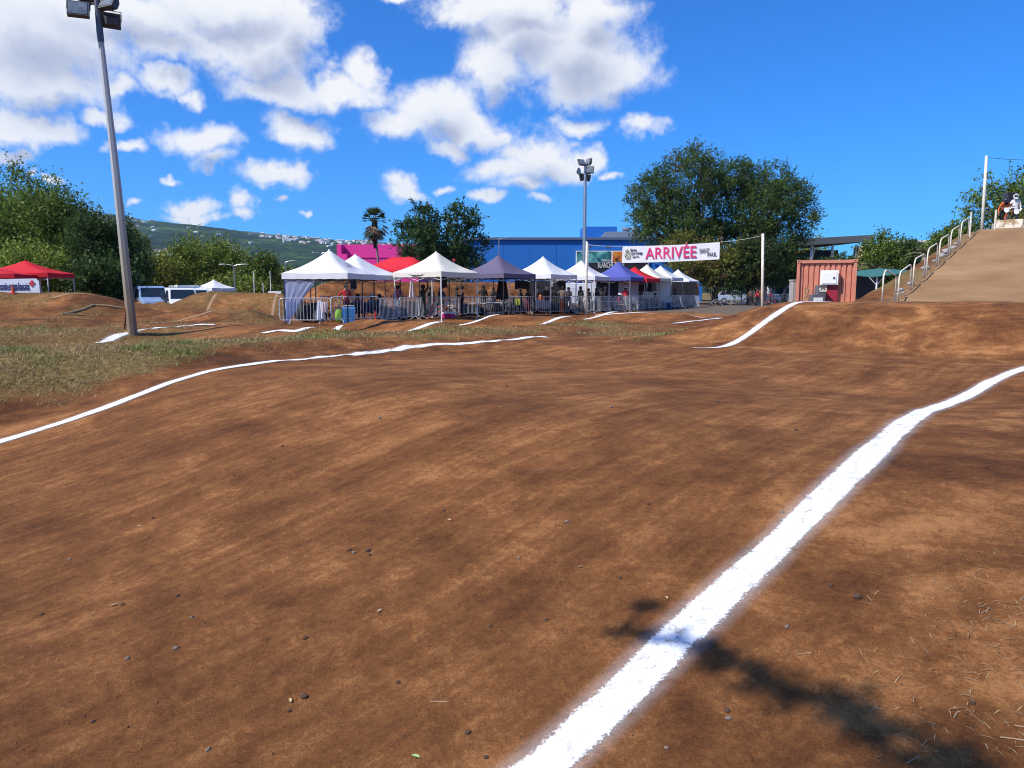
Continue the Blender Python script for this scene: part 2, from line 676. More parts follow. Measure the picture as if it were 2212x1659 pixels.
def grass_mask(x, y):
    s, q = sq(x, y)
    e = fbm(x * .5, y * .5, 31, 4)
    # bank between the straights
    b = ss(-17.0, -18.0, q + e * 1.6 - 1.3 * (1 - ss(5, 13, s))) * (1 - ss(-20.0, -20.9, q + e * .5)) * (1 - ss(19, 24, s)) * (1 - .45 * ss(10, 14, s))
    # tall flank of the big jump
    f = ss(19.5, 22, s) * (1 - ss(26, 30, s)) * ss(-20.2, -18.6, q + e) * (1 - ss(-13.4, -11.6, q + e * 1.6)) * .8 * ss(-.3, .35, e + .1)
    # left field
    l = (1 - ss(9.0, 13.0, s + e * 3)) * ss(-20.0, -20.8, q) * (1 - ss(25, 30, y + e * 4)) * .62
    mb = ss(-.1, .3, e) * ss(-24, -26, q) * (1 - ss(-11, -9, x)) * .42
    far = ss(70, 110, np.hypot(x, y)) * .9
    side = ss(26, 29, s) * (ss(-11.5, -10.5, q) * (1 - ss(-7.6, -7.2, q))) * ss(-.3, .2, e) * .85
    return np.clip(np.maximum.reduce([b, f, l, mb, far, side]), 0, 1)


def plaza_mask(x, y):
    s, q = sq(x, y)
    return ss(43.5, 46, s + fbm(x * .4, y * .4, 77, 3) * 1.5) * (1 - ss(-15.0, -13.5, q)) * ss(-60, -30, q)


def put_attr(me, name, val):
    a = me.attributes.new(name, 'FLOAT', 'POINT')
    a.data.foreach_set('value', np.ascontiguousarray(val.ravel(), dtype=np.float32))


def ground_material():
    m = bpy.data.materials.new('red_volcanic_earth')
    m.use_nodes = True
    t = m.node_tree
    b = t.nodes['Principled BSDF']
    b.inputs['Roughness'].default_value = .95
    b.inputs['Specular IOR Level'].default_value = .15
    tc = nn(t, 'ShaderNodeTexCoord')
    def dot(v):
        d = nn(t, 'ShaderNodeVectorMath', operation='DOT_PRODUCT')
        lk(t, tc.outputs['Object'], d.inputs[0]); d.inputs[1].default_value = v
        return d.outputs['Value']
    S = dot((TX, TY, 0)); Q = dot((NX, NY, 0))
    def noise(vec, scale, det, rough=.55, dist=0):
        n = nn(t, 'ShaderNodeTexNoise')
        n.inputs['Scale'].default_value = scale; n.inputs['Detail'].default_value = det
        n.inputs['Roughness'].default_value = rough; n.inputs['Distortion'].default_value = dist
        lk(t, vec, n.inputs['Vector'])
        return n.outputs['Fac']
    def comb(a, b_):
        c = nn(t, 'ShaderNodeCombineXYZ'); lk(t, a, c.inputs[0]); lk(t, b_, c.inputs[1]); return c.outputs[0]
    def rng_(x, a, b_, lo=0., hi=1.):
        r = nn(t, 'ShaderNodeMapRange', interpolation_type='SMOOTHSTEP')
        lk(t, x, r.inputs[0]); r.inputs[1].default_value = a; r.inputs[2].default_value = b_
        r.inputs[3].default_value = lo; r.inputs[4].default_value = hi
        return r.outputs[0]
    # the ride line bends a little across the track
    bend = noise(comb(mth(t, 'MULTIPLY', S, .06), mth(t, 'MULTIPLY', Q, .06)), 1.0, 2)
    Qb = mth(t, 'MULTIPLY_ADD', bend, 3.2, Q)
    st1 = noise(comb(mth(t, 'MULTIPLY', S, .13), mth(t, 'MULTIPLY', Qb, 1.15)), 1.0, 7, .62)
    st2 = noise(comb(mth(t, 'MULTIPLY', S, .6), mth(t, 'MULTIPLY', Qb, 5.2)), 1.0, 6, .62)
    pat = noise(tc.outputs['Object'], .55, 6, .66, .8)
    pat2 = noise(tc.outputs['Object'], 2.4, 7, .68, .5)
    grain = noise(tc.outputs['Object'], 15, 9, .80, .3)
    grit = noise(tc.outputs['Object'], 75, 4, .72)
    trk = nn(t, 'ShaderNodeAttribute', attribute_name='track').outputs['Fac']
    grs = nn(t, 'ShaderNodeAttribute', attribute_name='grass').outputs['Fac']
    plz = nn(t, 'ShaderNodeAttribute', attribute_name='plaza').outputs['Fac']
    hil = nn(t, 'ShaderNodeAttribute', attribute_name='hill').outputs['Fac']
    outq = rng_(Q, -2.6, -1.2)          # trodden margin right of the near chalk line
    # packed and dusty versus moist earth
    streak = mth(t, 'ADD', mth(t, 'MULTIPLY', st1, .38), mth(t, 'ADD', mth(t, 'MULTIPLY', st2, .37), mth(t, 'MULTIPLY', pat2, .25)))
    ksm = mth(t, 'ADD', mth(t, 'MULTIPLY', pat, .55), mth(t, 'MULTIPLY', pat2, .45))
    mixk = nn(t, 'ShaderNodeMix', data_type='FLOAT')
    sel = mth(t, 'MULTIPLY', trk, mth(t, 'SUBTRACT', 1.0, mth(t, 'MULTIPLY', outq, .9)))
    sel = mth(t, 'MULTIPLY', sel, rng_(S, 18.0, 20.5, 1.0, .2))
    lk(t, mth(t, 'MULTIPLY', sel, .62), mixk.inputs[0])
    lk(t, ksm, mixk.inputs[2]); lk(t, streak, mixk.inputs[3])
    k = mth(t, 'ADD', mixk.outputs[0], mth(t, 'MULTIPLY', mth(t, 'SUBTRACT', grain, .5), .42))
    k = mth(t, 'ADD', k, mth(t, 'MULTIPLY', mth(t, 'SUBTRACT', grit, .5), .30))
    st4 = noise(comb(mth(t, 'MULTIPLY', S, .09), mth(t, 'MULTIPLY', Qb, 7.5)), 1.0, 5, .65)
    k = mth(t, 'ADD', k, mth(t, 'MULTIPLY', mth(t, 'MULTIPLY', mth(t, 'SUBTRACT', st4, .5), sel), .17))
    k = mth(t, 'ADD', k, mth(t, 'MULTIPLY', mth(t, 'SUBTRACT', pat, .5), .30))
    k = mth(t, 'ADD', k, mth(t, 'MULTIPLY', mth(t, 'SUBTRACT', trk, .55), .05))
    cr = nn(t, 'ShaderNodeValToRGB'); lk(t, k, cr.inputs[0])
    e = cr.color_ramp.elements
    e[0].position = .32; e[0].color = (.074, .027, .0100, 1)
    e[1].position = .67; e[1].color = (.395, .180, .066, 1)
    x = e.new(.45); x.color = (.142, .054, .018, 1)
    x = e.new(.55); x.color = (.218, .088, .029, 1)
    def mix(f, a, c):
        mm = nn(t, 'ShaderNodeMix', data_type='RGBA')
        if isinstance(f, float): mm.inputs[0].default_value = f
        else: lk(t, f, mm.inputs[0])
        for i, q_ in ((6, a), (7, c)):
            if isinstance(q_, tuple): mm.inputs[i].default_value = (*q_, 1)
            else: lk(t, q_, mm.inputs[i])
        return mm.outputs[2]
    col = cr.outputs[0]
    # dry grass thatch
    gn = noise(tc.outputs['Object'], 7, 6, .7)
    gr = nn(t, 'ShaderNodeValToRGB'); lk(t, gn, gr.inputs[0])
    e = gr.color_ramp.elements
    e[0].position = .32; e[0].color = (.075, .050, .018, 1)
    e[1].position = .68; e[1].color = (.30, .215, .095, 1)
    x = e.new(.5); x.color = (.16, .125, .042, 1)
    gk = mth(t, 'MULTIPLY', grs, rng_(mth(t, 'ADD', mth(t, 'MULTIPLY', gn, .6), mth(t, 'MULTIPLY', pat2, .4)), .30, .50))
    col = mix(mth(t, 'MULTIPLY', gk, .9, clamp=True), col, gr.outputs[0])
    # plaza asphalt, dusted with earth
    pk = mth(t, 'MULTIPLY', plz, rng_(pat, .25, .55, .75, 1.0))
    col = mix(pk, col, (.135, .105, .078))
    col = mix(mth(t, 'MULTIPLY', hil, .55), col, (.25, .17, .095))
    # pale grit and small dark crumbs
    spk = rng_(grit, .70, .76)
    col = mix(mth(t, 'MULTIPLY', spk, .35), col, (.36, .22, .13))
    lk(t, col, b.inputs['Base Color'])
    clod = nn(t, 'ShaderNodeTexVoronoi', feature='F1'); clod.inputs['Scale'].default_value = 17
    lk(t, tc.outputs['Object'], clod.inputs['Vector'])
    h = mth(t, 'ADD', mth(t, 'MULTIPLY', grain, .62), mth(t, 'MULTIPLY', grit, .26))
    h = mth(t, 'SUBTRACT', h, mth(t, 'MULTIPLY', clod.outputs['Distance'], mth(t, 'MULTIPLY', rng_(pat2, .5, .65), .35)))
    h = mth(t, 'ADD', h, mth(t, 'MULTIPLY', mth(t, 'MULTIPLY', st4, sel), .25))
    h = mth(t, 'ADD', h, mth(t, 'MULTIPLY', st2, .7))
    h = mth(t, 'ADD', h, mth(t, 'MULTIPLY', pat2, 1.1))
    h = mth(t, 'ADD', h, mth(t, 'MULTIPLY', mth(t, 'MULTIPLY', gn, grs), 1.5))
    bp = nn(t, 'ShaderNodeBump')
    bp.inputs['Strength'].default_value = 1.0; bp.inputs['Distance'].default_value = .042
    lk(t, h, bp.inputs['Height']); lk(t, bp.outputs[0], b.inputs['Normal'])
    return m


g_me = grid_mesh('ground', GX, GY, GZ)
GS, GQ = sq(GX, GY)
put_attr(g_me, 'track', track_mask(GS, GQ))
put_attr(g_me, 'grass', grass_mask(GX, GY) * (1 - .0 * GX))
put_attr(g_me, 'plaza', plaza_mask(GX, GY))
put_attr(g_me, 'hill', ss(27, 29, GS) * ss(-8.2, -7.2, GQ) * (1 - ss(10, 14, GQ)) * (1 - ss(60, 70, GS)))
M_GROUND = ground_material()
g_me.materials.append(M_GROUND)
ground = bpy.data.objects.new('ground', g_me)
COL.objects.link(ground)
tag(ground, kind='structure')

# sand coloured surface of the start ramp
S_, Q_ = np.meshgrid(np.linspace(RAMP_S0 - .8, RAMP_S1, 60), np.linspace(RAMP_Q0, RAMP_Q1, 40))
X_, Y_ = xy(S_, Q_)
Z_ = ramp_z(S_) + .03 + .015 * fbm(S_ * .6, Q_ * .6, 51, 3)
r_me = grid_mesh('start_ramp', X_, Y_, Z_)


def ramp_material():
    m = bpy.data.materials.new('packed_sand_ramp')
    m.use_nodes = True
    t = m.node_tree; b = t.nodes['Principled BSDF']
    b.inputs['Roughness'].default_value = .95; b.inputs['Specular IOR Level'].default_value = .15
    tc = nn(t, 'ShaderNodeTexCoord')
    mp = nn(t, 'ShaderNodeMapping'); mp.inputs['Rotation'].default_value = (0, 0, -math.atan2(TY, TX)); mp.inputs['Scale'].default_value = (1, 1, 1)
    lk(t, tc.outputs['Object'], mp.inputs[0])
    m2 = nn(t, 'ShaderNodeVectorMath', operation='MULTIPLY'); lk(t, mp.outputs[0], m2.inputs[0]); m2.inputs[1].default_value = (.7, .45, 1)
    n1 = nn(t, 'ShaderNodeTexNoise'); n1.inputs['Scale'].default_value = 1.0; n1.inputs['Detail'].default_value = 6
    lk(t, m2.outputs[0], n1.inputs['Vector'])
    n2 = nn(t, 'ShaderNodeTexNoise'); n2.inputs['Scale'].default_value = 14; n2.inputs['Detail'].default_value = 5
    lk(t, tc.outputs['Object'], n2.inputs['Vector'])
    k = mth(t, 'ADD', mth(t, 'MULTIPLY', n1.outputs['Fac'], .7), mth(t, 'MULTIPLY', n2.outputs['Fac'], .3))
    cr = nn(t, 'ShaderNodeValToRGB'); lk(t, k, cr.inputs[0])
    e = cr.color_ramp.elements
    e[0].position = .30; e[0].color = (.185, .104, .050, 1)
    e[1].position = .70; e[1].color = (.330, .200, .102, 1)
    lk(t, cr.outputs[0], b.inputs['Base Color'])
    bp = nn(t, 'ShaderNodeBump'); bp.inputs['Strength'].default_value = .4; bp.inputs['Distance'].default_value = .02
    lk(t, n2.outputs['Fac'], bp.inputs['Height']); lk(t, bp.outputs[0], b.inputs['Normal'])
    return m


r_me.materials.append(ramp_material())
ramp = bpy.data.objects.new('start_ramp', r_me)
COL.objects.link(ramp); tag(ramp, kind='structure')


# ------------------------------------------------------------------ chalk lines
def chalk_material(name='sprayed_white_chalk', colour=(.76, .76, .77, 1), amount=1.0):
    m = bpy.data.materials.new(name)
    m.use_nodes = True
    t = m.node_tree; b = t.nodes['Principled BSDF']
    b.inputs['Roughness'].default_value = .9
    uv = nn(t, 'ShaderNodeUVMap'); uv.uv_map = 'UVMap'
    sp = nn(t, 'ShaderNodeSeparateXYZ'); lk(t, uv.outputs[0], sp.inputs[0])
    tc = nn(t, 'ShaderNodeTexCoord')
    def noise(scale, det, r=.6):
        n = nn(t, 'ShaderNodeTexNoise'); n.inputs['Scale'].default_value = scale; n.inputs['Detail'].default_value = det; n.inputs['Roughness'].default_value = r
        lk(t, tc.outputs['Object'], n.inputs['Vector']); return n.outputs['Fac']
    a = mth(t, 'ABSOLUTE', mth(t, 'SUBTRACT', mth(t, 'MULTIPLY', sp.outputs[0], 2.0), 1.0))
    w = mth(t, 'ADD', a, mth(t, 'MULTIPLY', mth(t, 'SUBTRACT', noise(5, 3), .5), .22))
    w = mth(t, 'ADD', w, mth(t, 'MULTIPLY', mth(t, 'SUBTRACT', noise(60, 5, .75), .5), .5))
    def rg(x, p, q_, lo, hi):
        r = nn(t, 'ShaderNodeMapRange', interpolation_type='SMOOTHSTEP'); lk(t, x, r.inputs[0])
        r.inputs[1].default_value = p; r.inputs[2].default_value = q_; r.inputs[3].default_value = lo; r.inputs[4].default_value = hi
        return r.outputs[0]
    core = rg(w, .40, .52, 1, 0)
    halo = mth(t, 'MULTIPLY', rg(a, .36, .9, .34, 0), rg(noise(150, 4, .7), .25, .75, .25, 1))
    al = mth(t, 'MAXIMUM', core, halo)
    al = mth(t, 'MULTIPLY', al, rg(noise(11, 8, .78), .34, .50, .40, 1))
    b.inputs['Base Color'].default_value = colour
    if amount < 1:
        al = mth(t, 'MULTIPLY', al, amount)
    lk(t, al, b.inputs['Alpha'])
    bp = nn(t, 'ShaderNodeBump'); bp.inputs['Strength'].default_value = .5; bp.inputs['Distance'].default_value = .01
    lk(t, noise(45, 4), bp.inputs['Height']); lk(t, bp.outputs[0], b.inputs['Normal'])
    return m


M_CHALK = chalk_material()


def chalk(pts, width, lift=.012, step=.12, seed=0, col=None):
    """a sprayed line draped over the ground along world points"""
    P = [np.array(p[:2], float) for p in pts]
    out = []
    # catmull-rom
    ext = [2 * P[0] - P[1]] + P + [2 * P[-1] - P[-2]]
    for i in range(1, len(ext) - 2):
        p0, p1, p2, p3 = ext[i - 1:i + 3]
        n = max(2, int(np.linalg.norm(p2 - p1) / step))
        for k in range(n):
            t = k / n
            out.append(.5 * ((2 * p1) + (-p0 + p2) * t + (2 * p0 - 5 * p1 + 4 * p2 - p3) * t * t + (-p0 + 3 * p1 - 3 * p2 + p3) * t ** 3))
    out.append(P[-1])
    C = np.array(out)
    d = np.gradient(C, axis=0); d /= np.linalg.norm(d, axis=1)[:, None] + 1e-9
    nrm = np.stack([-d[:, 1], d[:, 0]], 1)
    L = np.arange(len(C)) * step
    C = C + nrm * (.035 * fbm(L * .5, L * 0 + seed, 61, 3))[:, None]
    hw = width / 2 * 2.15 * (1 + .22 * fbm(L * .9, L * 0 + seed, 63, 2))
    nW = 9
    cols = []
    for j in range(nW):
        a = j / (nW - 1) * 2 - 1
        p = C + nrm * (hw * a)[:, None]
        z = gz(p[:, 0], p[:, 1]) + lift
        cols.append(np.stack([p[:, 0], p[:, 1], z], 1))
    V = np.stack(cols, 1)
    me = grid_mesh('chalk_line', V[..., 0], V[..., 1], V[..., 2])
    uvl = me.uv_layers.new(name='UVMap')
    a = np.tile(np.linspace(0, 1, nW), len(C)); l = np.repeat(L, nW)
    vi = np.empty(len(me.loops), np.int32); me.loops.foreach_get('vertex_index', vi)
    uvl.data.foreach_set('uv', np.stack([a[vi], l[vi]], 1).ravel().astype(np.float32))
    me.materials.append(col or M_CHALK)
    o = bpy.data.objects.new('chalk_line', me); COL.objects.link(o)
    return tag(o, kind='structure')


def hit(u, v):
    """where the line of sight through u, v meets the ground"""
    a = at(u, v, 1.0) - Vector((0, 0, CAM_Z))
    Y = np.concatenate([np.arange(1.5, 25, .03), np.arange(25, 120, .1)])
    zr = CAM_Z + a.z * Y
    zg = gz(a.x * Y, Y)
    k = np.argmax(zg >= zr)
    if k == 0:
        k = len(Y) - 1
    return (a.x * Y[k], Y[k])

# near edge of the first straight, beside the camera
near = [hit(u, v) for u, v in ((1190, 1655), (1260, 1590), (1340, 1510), (1480, 1372), (1620, 1240), (1700, 1165), (1776, 1090), (1828, 1035), (1875, 985), (1935, 932), (2030, 880), (2120, 837), (2212, 797))]
d0 = np.array(near[0]) - np.array(near[2]); d1 = np.array(near[-1]) - np.array(near[-3])
chalk([tuple(np.array(near[0]) + d0 * 3), tuple(np.array(near[0]) + d0)] + near + [tuple(np.array(near[-1]) + d1 * .8), tuple(np.array(near[-1]) + d1 * 1.6)], .255, .010, seed=1)
# far edge of the first straight
chalk([hit(u, v) for u, v in ((-120, 985), (0, 956), (130, 915), (270, 865), (400, 818), (480, 797), (540, 789), (700, 772), (890, 750), (1050, 738), (1180, 729))], .24, .014, seed=2)
# edge of the big jump
chalk([xy(19.0, -9.9), xy(19.6, -9.35), xy(21, -9.25), xy(23, -9.1), xy(24.8, -9.0), xy(26.2, -8.6)], .22, .015, seed=3)
# last straight: near and far edges over the rollers
chalk([hit(u, v) for u, v in ((568, 721), (600, 715), (660, 710), (735, 705))], .24, .02, seed=4)
chalk([hit(u, v) for u, v in ((208, 742), (240, 733), (290, 718), (350, 708), (400, 705), (462, 702))], .26, .02, seed=5)
chalk([xy(s, -20.75) for s in np.arange(16.6, 29, .5)], .26, .02, seed=8)
chalk([xy(s, -25.0) for s in np.arange(24.6, 39, .5)], .26, .02, seed=9)
# finish line and plaza edge
chalk([(7.75, 35.5), (10.0, 39.3), (12.4, 43.3)], .24, .025, seed=6)
chalk([(4.94, 44.1), (8.7, 43.3), (12.9, 42.5)], .2, .025, seed=7)
# worn lines on the older straights, left
M_WORN = chalk_material('worn_chalk', (.42, .27, .16, 1), .6)
for k, pl in enumerate(([(-16.4, 39.6), (-17.0, 41.5), (-17.3, 43.6)], [(-12.9, 39.8), (-13.3, 41.6), (-13.6, 43.2)], [(-15.5, 33.2), (-14.6, 34.6), (-14.2, 35.6)], [(-27.5, 35.0), (-27.9, 36.6)], [(-22.5, 36.4), (-21.6, 37.8)])):
    chalk(pl, .16, .02, .15, 20 + k, M_WORN)

# ------------------------------------------------------------------ far hillside with its town
RIDGE = [(-900, 300), (-500, 368), (-250, 402), (0, 432), (230, 462), (330, 478), (430, 487), (530, 499), (620, 509), (700, 516), (780, 521), (860, 526), (1000, 533), (1200, 545), (1500, 565), (1900, 590)]


def hill_point(u, t):
    """t 0 at the foot, 1 on the crest"""
    v = np.interp(u, [a for a, b in RIDGE], [b for a, b in RIDGE])
    Yr = 3600.0
    top = at(u, v, Yr)
    Yb = 1250.0
    Y = Yb + (Yr - Yb) * t
    k = Y / Yr
    prof = t ** 1.35
    z = -2 + (top.z + 2) * prof
    x = top.x * k
    n = fbm(x * .0022 + 3, Y * .0016, 91, 5)
    z = z + n * 75 * t * (1 - t) * 2.2 + 7 * fbm(x * .02, Y * .02, 95, 3) * min(1, t * 3)
    return x, Y, z


us = np.linspace(-900, 1900, 260)
ts = np.concatenate([np.linspace(0, 1, 64), [1.05, 1.15, 1.4]])
HX = np.zeros((len(ts), len(us))); HY = HX.copy(); HZ = HX.copy()
for j, t in enumerate(ts):
    for i, u in enumerate(us):
        if t <= 1:
            HX[j, i], HY[j, i], HZ[j, i] = hill_point(u, t)
        else:
            x, Y, z = hill_point(u, 1.0)
            k = 1 + (t - 1) * .6
            HX[j, i], HY[j, i], HZ[j, i] = x * k, Y * k, z * (1 - (t - 1) * 1.2)
h_me = grid_mesh('hills', HX, HY, HZ)


def hill_material():
    m = bpy.data.materials.new('wooded_hillside')
    m.use_nodes = True
    t = m.node_tree; b = t.nodes['Principled BSDF']
    b.inputs['Roughness'].default_value = 1; b.inputs['Specular IOR Level'].default_value = .05
    tc = nn(t, 'ShaderNodeTexCoord')
    def noise(s, d, r=.6):
        n = nn(t, 'ShaderNodeTexNoise'); n.inputs['Scale'].default_value = s; n.inputs['Detail'].default_value = d; n.inputs['Roughness'].default_value = r
        lk(t, tc.outputs['Object'], n.inputs['Vector']); return n.outputs['Fac']
    k = mth(t, 'ADD', mth(t, 'MULTIPLY', noise(.0035, 5), .62), mth(t, 'MULTIPLY', noise(.035, 5, .7), .38))
    cr = nn(t, 'ShaderNodeValToRGB'); lk(t, k, cr.inputs[0])
    e = cr.color_ramp.elements
    e[0].position = .42; e[0].color = (.008, .018, .007, 1)
    e[1].position = .62; e[1].color = (.10, .155, .040, 1)
    x = e.new(.52); x.color = (.022, .050, .012, 1)
    lk(t, cr.outputs[0], b.inputs['Base Color'])
    bp = nn(t, 'ShaderNodeBump'); bp.inputs['Strength'].default_value = 1; bp.inputs['Distance'].default_value = 12
    lk(t, noise(.05, 5, .7), bp.inputs['Height']); lk(t, bp.outputs[0], b.inputs['Normal'])
    return m


h_me.materials.append(hill_material())
hills = bpy.data.objects.new('hills', h_me); COL.objects.link(hills); tag(hills, kind='structure')

M_HW = [mat('house_white', (.72, .72, .70), .8), mat('house_cream', (.66, .58, .44), .8), mat('house_ochre', (.55, .36, .20), .8), mat('house_grey', (.45, .46, .48), .8)]
M_HR = [mat('roof_white', (.70, .71, .72), .6), mat('roof_red', (.36, .13, .08), .7), mat('roof_grey', (.30, .31, .33), .6)]


def house_mesh(w, d, h, rh, wm, rm):
    b = MB()
    b.box((0, 0, h / 2), (w, d, h)); b.cur = 1
    e = .5
    b.add([(-w / 2 - e, -d / 2 - e, h), (w / 2 + e, -d / 2 - e, h), (w / 2 + e, d / 2 + e, h), (-w / 2 - e, d / 2 + e, h), (-w / 4, 0, h + rh), (w / 4, 0, h + rh)],
          [(0, 1, 5, 4), (1, 2, 5), (2, 3, 4, 5), (3, 0, 4), (3, 2, 1, 0)])
    b.cur = 2
    for x in (-w * .3, 0, w * .3):
        b.box((x, -d / 2 - .06, h * .5), (w * .14, .1, h * .35))
    return b.mesh('far_house', [wm, rm, mat('house_window', (.05, .06, .07), .2)])


HM = [house_mesh(15, 10, 5.5, 2.2, M_HW[0], M_HR[0]), house_mesh(12, 10, 7.5, 1.6, M_HW[0], M_HR[2]), house_mesh(18, 11, 5.5, 2.0, M_HW[1], M_HR[0]),
      house_mesh(13, 10, 6, 2.6, M_HW[0], M_HR[1]), house_mesh(22, 12, 8, 1.2, M_HW[3], M_HR[0]), house_mesh(12, 9, 6, 2, M_HW[2], M_HR[1])]
LAB = ['white house with pale hipped roof on the far hillside', 'white two-storey house with grey roof on the far hillside', 'cream house with pale roof on the far hillside',
       'white house with red roof on the far hillside', 'long grey block with pale roof on the far hillside', 'ochre house with red roof on the far hillside']
r_ = random.Random(5)
spots = []
for i in range(118):
    spots.append((r_.uniform(612, 875), r_.uniform(.80, .995)))
for i in range(26):
    spots.append((r_.uniform(540, 640), r_.uniform(.86, .99)))
for i in range(26):
    spots.append((r_.uniform(315, 402), r_.uniform(.40, .60)))
for i in range(16):
    spots.append((r_.uniform(200, 330), r_.uniform(.93, 1.0)))
for i in range(14):
    spots.append((r_.uniform(250, 560), r_.uniform(.55, .97)))
for u, t in spots:
    x, y, z = hill_point(u, t)
    k = r_.choice([0, 0, 0, 1, 1, 2, 2, 3, 4, 5])
    o = bpy.data.objects.new('far_house', HM[k]); COL.objects.link(o)
    o.location = (x, y, z - 1.5); o.rotation_euler = (0, 0, r_.uniform(-.9, .9))
    sc_ = r_.uniform(.8, 1.35); o.scale = (sc_, sc_, sc_)
    tag(o, LAB[k], 'house', 'houses of the far hillside town')

# ------------------------------------------------------------------ the air
hb = MB(); hb.box((0, 2600, 330), (14000, 7200, 690))
haze = hb.build('haze', [])
tag(haze, 'thin blue air between the camera and the hillside', 'haze', kind='stuff')
hm_ = bpy.data.materials.new('thin_haze'); hm_.use_nodes = True
ht = hm_.node_tree; ht.nodes.clear()
pv = nn(ht, 'ShaderNodeVolumePrincipled'); pv.inputs['Color'].default_value = (.50, .72, 1.0, 1); pv.inputs['Density'].default_value = 5.0e-5; pv.inputs['Anisotropy'].default_value = .2
ho = nn(ht, 'ShaderNodeOutputMaterial'); lk(ht, pv.outputs[0], ho.inputs['Volume'])
haze.data.materials.append(hm_)

# ------------------------------------------------------------------ large buildings
M_BLUE = mat('blue_render', (.003, .125, .46), .75, var=.05, scale=.4)
M_PINK = mat('magenta_render', (.72, .028, .28), .75, var=.05, scale=.4)
M_DARK = mat('dark_metal', (.045, .05, .06), .5)
M_GREYM = mat('grey_sheet_metal', (.30, .32, .34), .45, metal=.3)
M_WHITE = mat('white_paint', (.78, .78, .78), .6, var=.06)
M_GALV = mat('galvanised_steel', (.42, .44, .47), .38, metal=.75, var=.15, scale=12)
M_CONC = mat('concrete', (.34, .33, .31), .9, var=.15, scale=3, bump=.3)
M_GLASS = mat('dark_glass', (.02, .028, .035), .08, spec=.8)
M_CREAM = mat('cream_render', (.62, .50, .30), .85, var=.08, scale=.8)

Yb = 112
p0 = at(1000, 517, Yb); p1 = at(1520, 517, Yb)
bb = thing('cinema_building', 'large plain blue building with flat roof behind the tents', 'building', ((p0.x + p1.x) / 2, Yb, 0))
W = p1.x - p0.x; Hb = p0.z
b = MB(); b.box((0, 15, Hb / 2 + .05), (W, 30, Hb - .1)); b.build('wall', M_BLUE, bb)
b = MB()
for y, l in ((-.1, W + .6),):
    b.box((0, y, Hb + .1), (l, .5, .35))
b.box((-W / 2 - .1, 15, Hb + .1), (.5, 30, .35)); b.box((W / 2 + .1, 15, Hb + .1), (.5, 30, .35))
b.build('parapet', mat('parapet_metal', (.12, .16, .26), .5, metal=.3), bb)
for i in range(9):
    b = MB(); b.box((-W / 2 + (i + .5) * W / 9, -.012, Hb / 2), (.05, .02, Hb - 1)); b.build('panel_joint', mat('joint_blue', (.008, .07, .33), .8), bb)
c = at(1295, 506, Yb + 6)
b = MB(); b.box((c.x - bb.location.x, 8, Hb + 1.2), (5.2, 6, 2.2)); b.build('roof_plant_box', M_BLUE, bb)
c = at(1345, 512, Yb + 4)
b = MB()
b.prism([(-3.8, 0), (-2.6, 1.3), (4.5, 1.3), (4.5, 0)], 'y', 3.5, 9)
for v in b.v[-8:]:
    pass
b.v = [(x + c.x - bb.location.x, y, z + Hb + .1) for x, y, z in b.v]
b.build('roof_duct', M_GREYM, bb)
c = at(1357, 500, Yb + 8)
for dx in (0, 1.5):
    b = MB(); b.tube([(c.x - bb.location.x + dx, 10, Hb + .1), (c.x - bb.location.x + dx, 10, Hb + 2.2)], .55, 12); b.tube([(c.x - bb.location.x + dx, 10, Hb + 2.2), (c.x - bb.location.x + dx, 10, Hb + 2.55)], .75, 12); b.build('roof_vent', M_GREYM, bb)

# poster on the blue wall: plain colour fields with the film title
pa = at(1246, 543, Yb - .6); pb = at(1400, 600, Yb - .6)
pw = pb.x - pa.x; pz = pb.z; ph = pa.z - pz
bill = thing('billboard', 'wide film poster in teal, orange and black on the blue wall', 'billboard', ((pa.x + pb.x) / 2, Yb - .35, pz))
b = MB(); b.box((0, .1, ph / 2), (pw + .2, .2, ph + .2)); b.build('backing', M_WHITE, bill)


def poster_mat(name, c1, c2, c3, sc_):
    m = bpy.data.materials.new(name); m.use_nodes = True
    t = m.node_tree; bs = t.nodes['Principled BSDF']; bs.inputs['Roughness'].default_value = .5
    tc = nn(t, 'ShaderNodeTexCoord'); n = nn(t, 'ShaderNodeTexNoise'); n.inputs['Scale'].default_value = sc_; n.inputs['Detail'].default_value = 6; n.inputs['Distortion'].default_value = 1.2
    lk(t, tc.outputs['Object'], n.inputs['Vector'])
    cr = nn(t, 'ShaderNodeValToRGB'); lk(t, n.outputs['Fac'], cr.inputs[0])
    e = cr.color_ramp.elements
    e[0].position = .36; e[0].color = (*c1, 1); e[1].position = .66; e[1].color = (*c3, 1)
    x = e.new(.5); x.color = (*c2, 1)
    lk(t, cr.outputs[0], bs.inputs['Base Color'])
    return m


hh = ph * .42
for nm, x0, x1, z0, z1, mm in (('teal_panel', -pw / 2, -.02 * pw, ph - hh, ph, poster_mat('teal_print', (.01, .05, .055), (.03, .20, .20), (.20, .48, .46), .5)),
                               ('orange_panel', .0 * pw, pw / 2, ph - hh, ph, poster_mat('orange_print', (.12, .02, .01), (.55, .16, .02), (.80, .50, .10), .6)),
                               ('black_panel', -pw / 2, pw / 2, 0, ph - hh - .05, poster_mat('black_print', (.008, .008, .012), (.012, .012, .02), (.03, .03, .05), .6))):
    b = MB(); b.box(((x0 + x1) / 2, -.03, (z0 + z1) / 2), (x1 - x0 - .04, .04, z1 - z0)); b.build(nm, mm, bill)
def bx_(u): return at(u, 560, Yb - .6).x - bill.location.x
o = lettering('BLANCHE NEIGE', 1.15, M_WHITE, bill, (0, 0, 0), depth=.01)
xv = [v.co.x for v in o.data.vertices]; kx = (bx_(1349) - bx_(1292)) / (max(xv) - min(xv))
for v in o.data.vertices: v.co.x *= kx
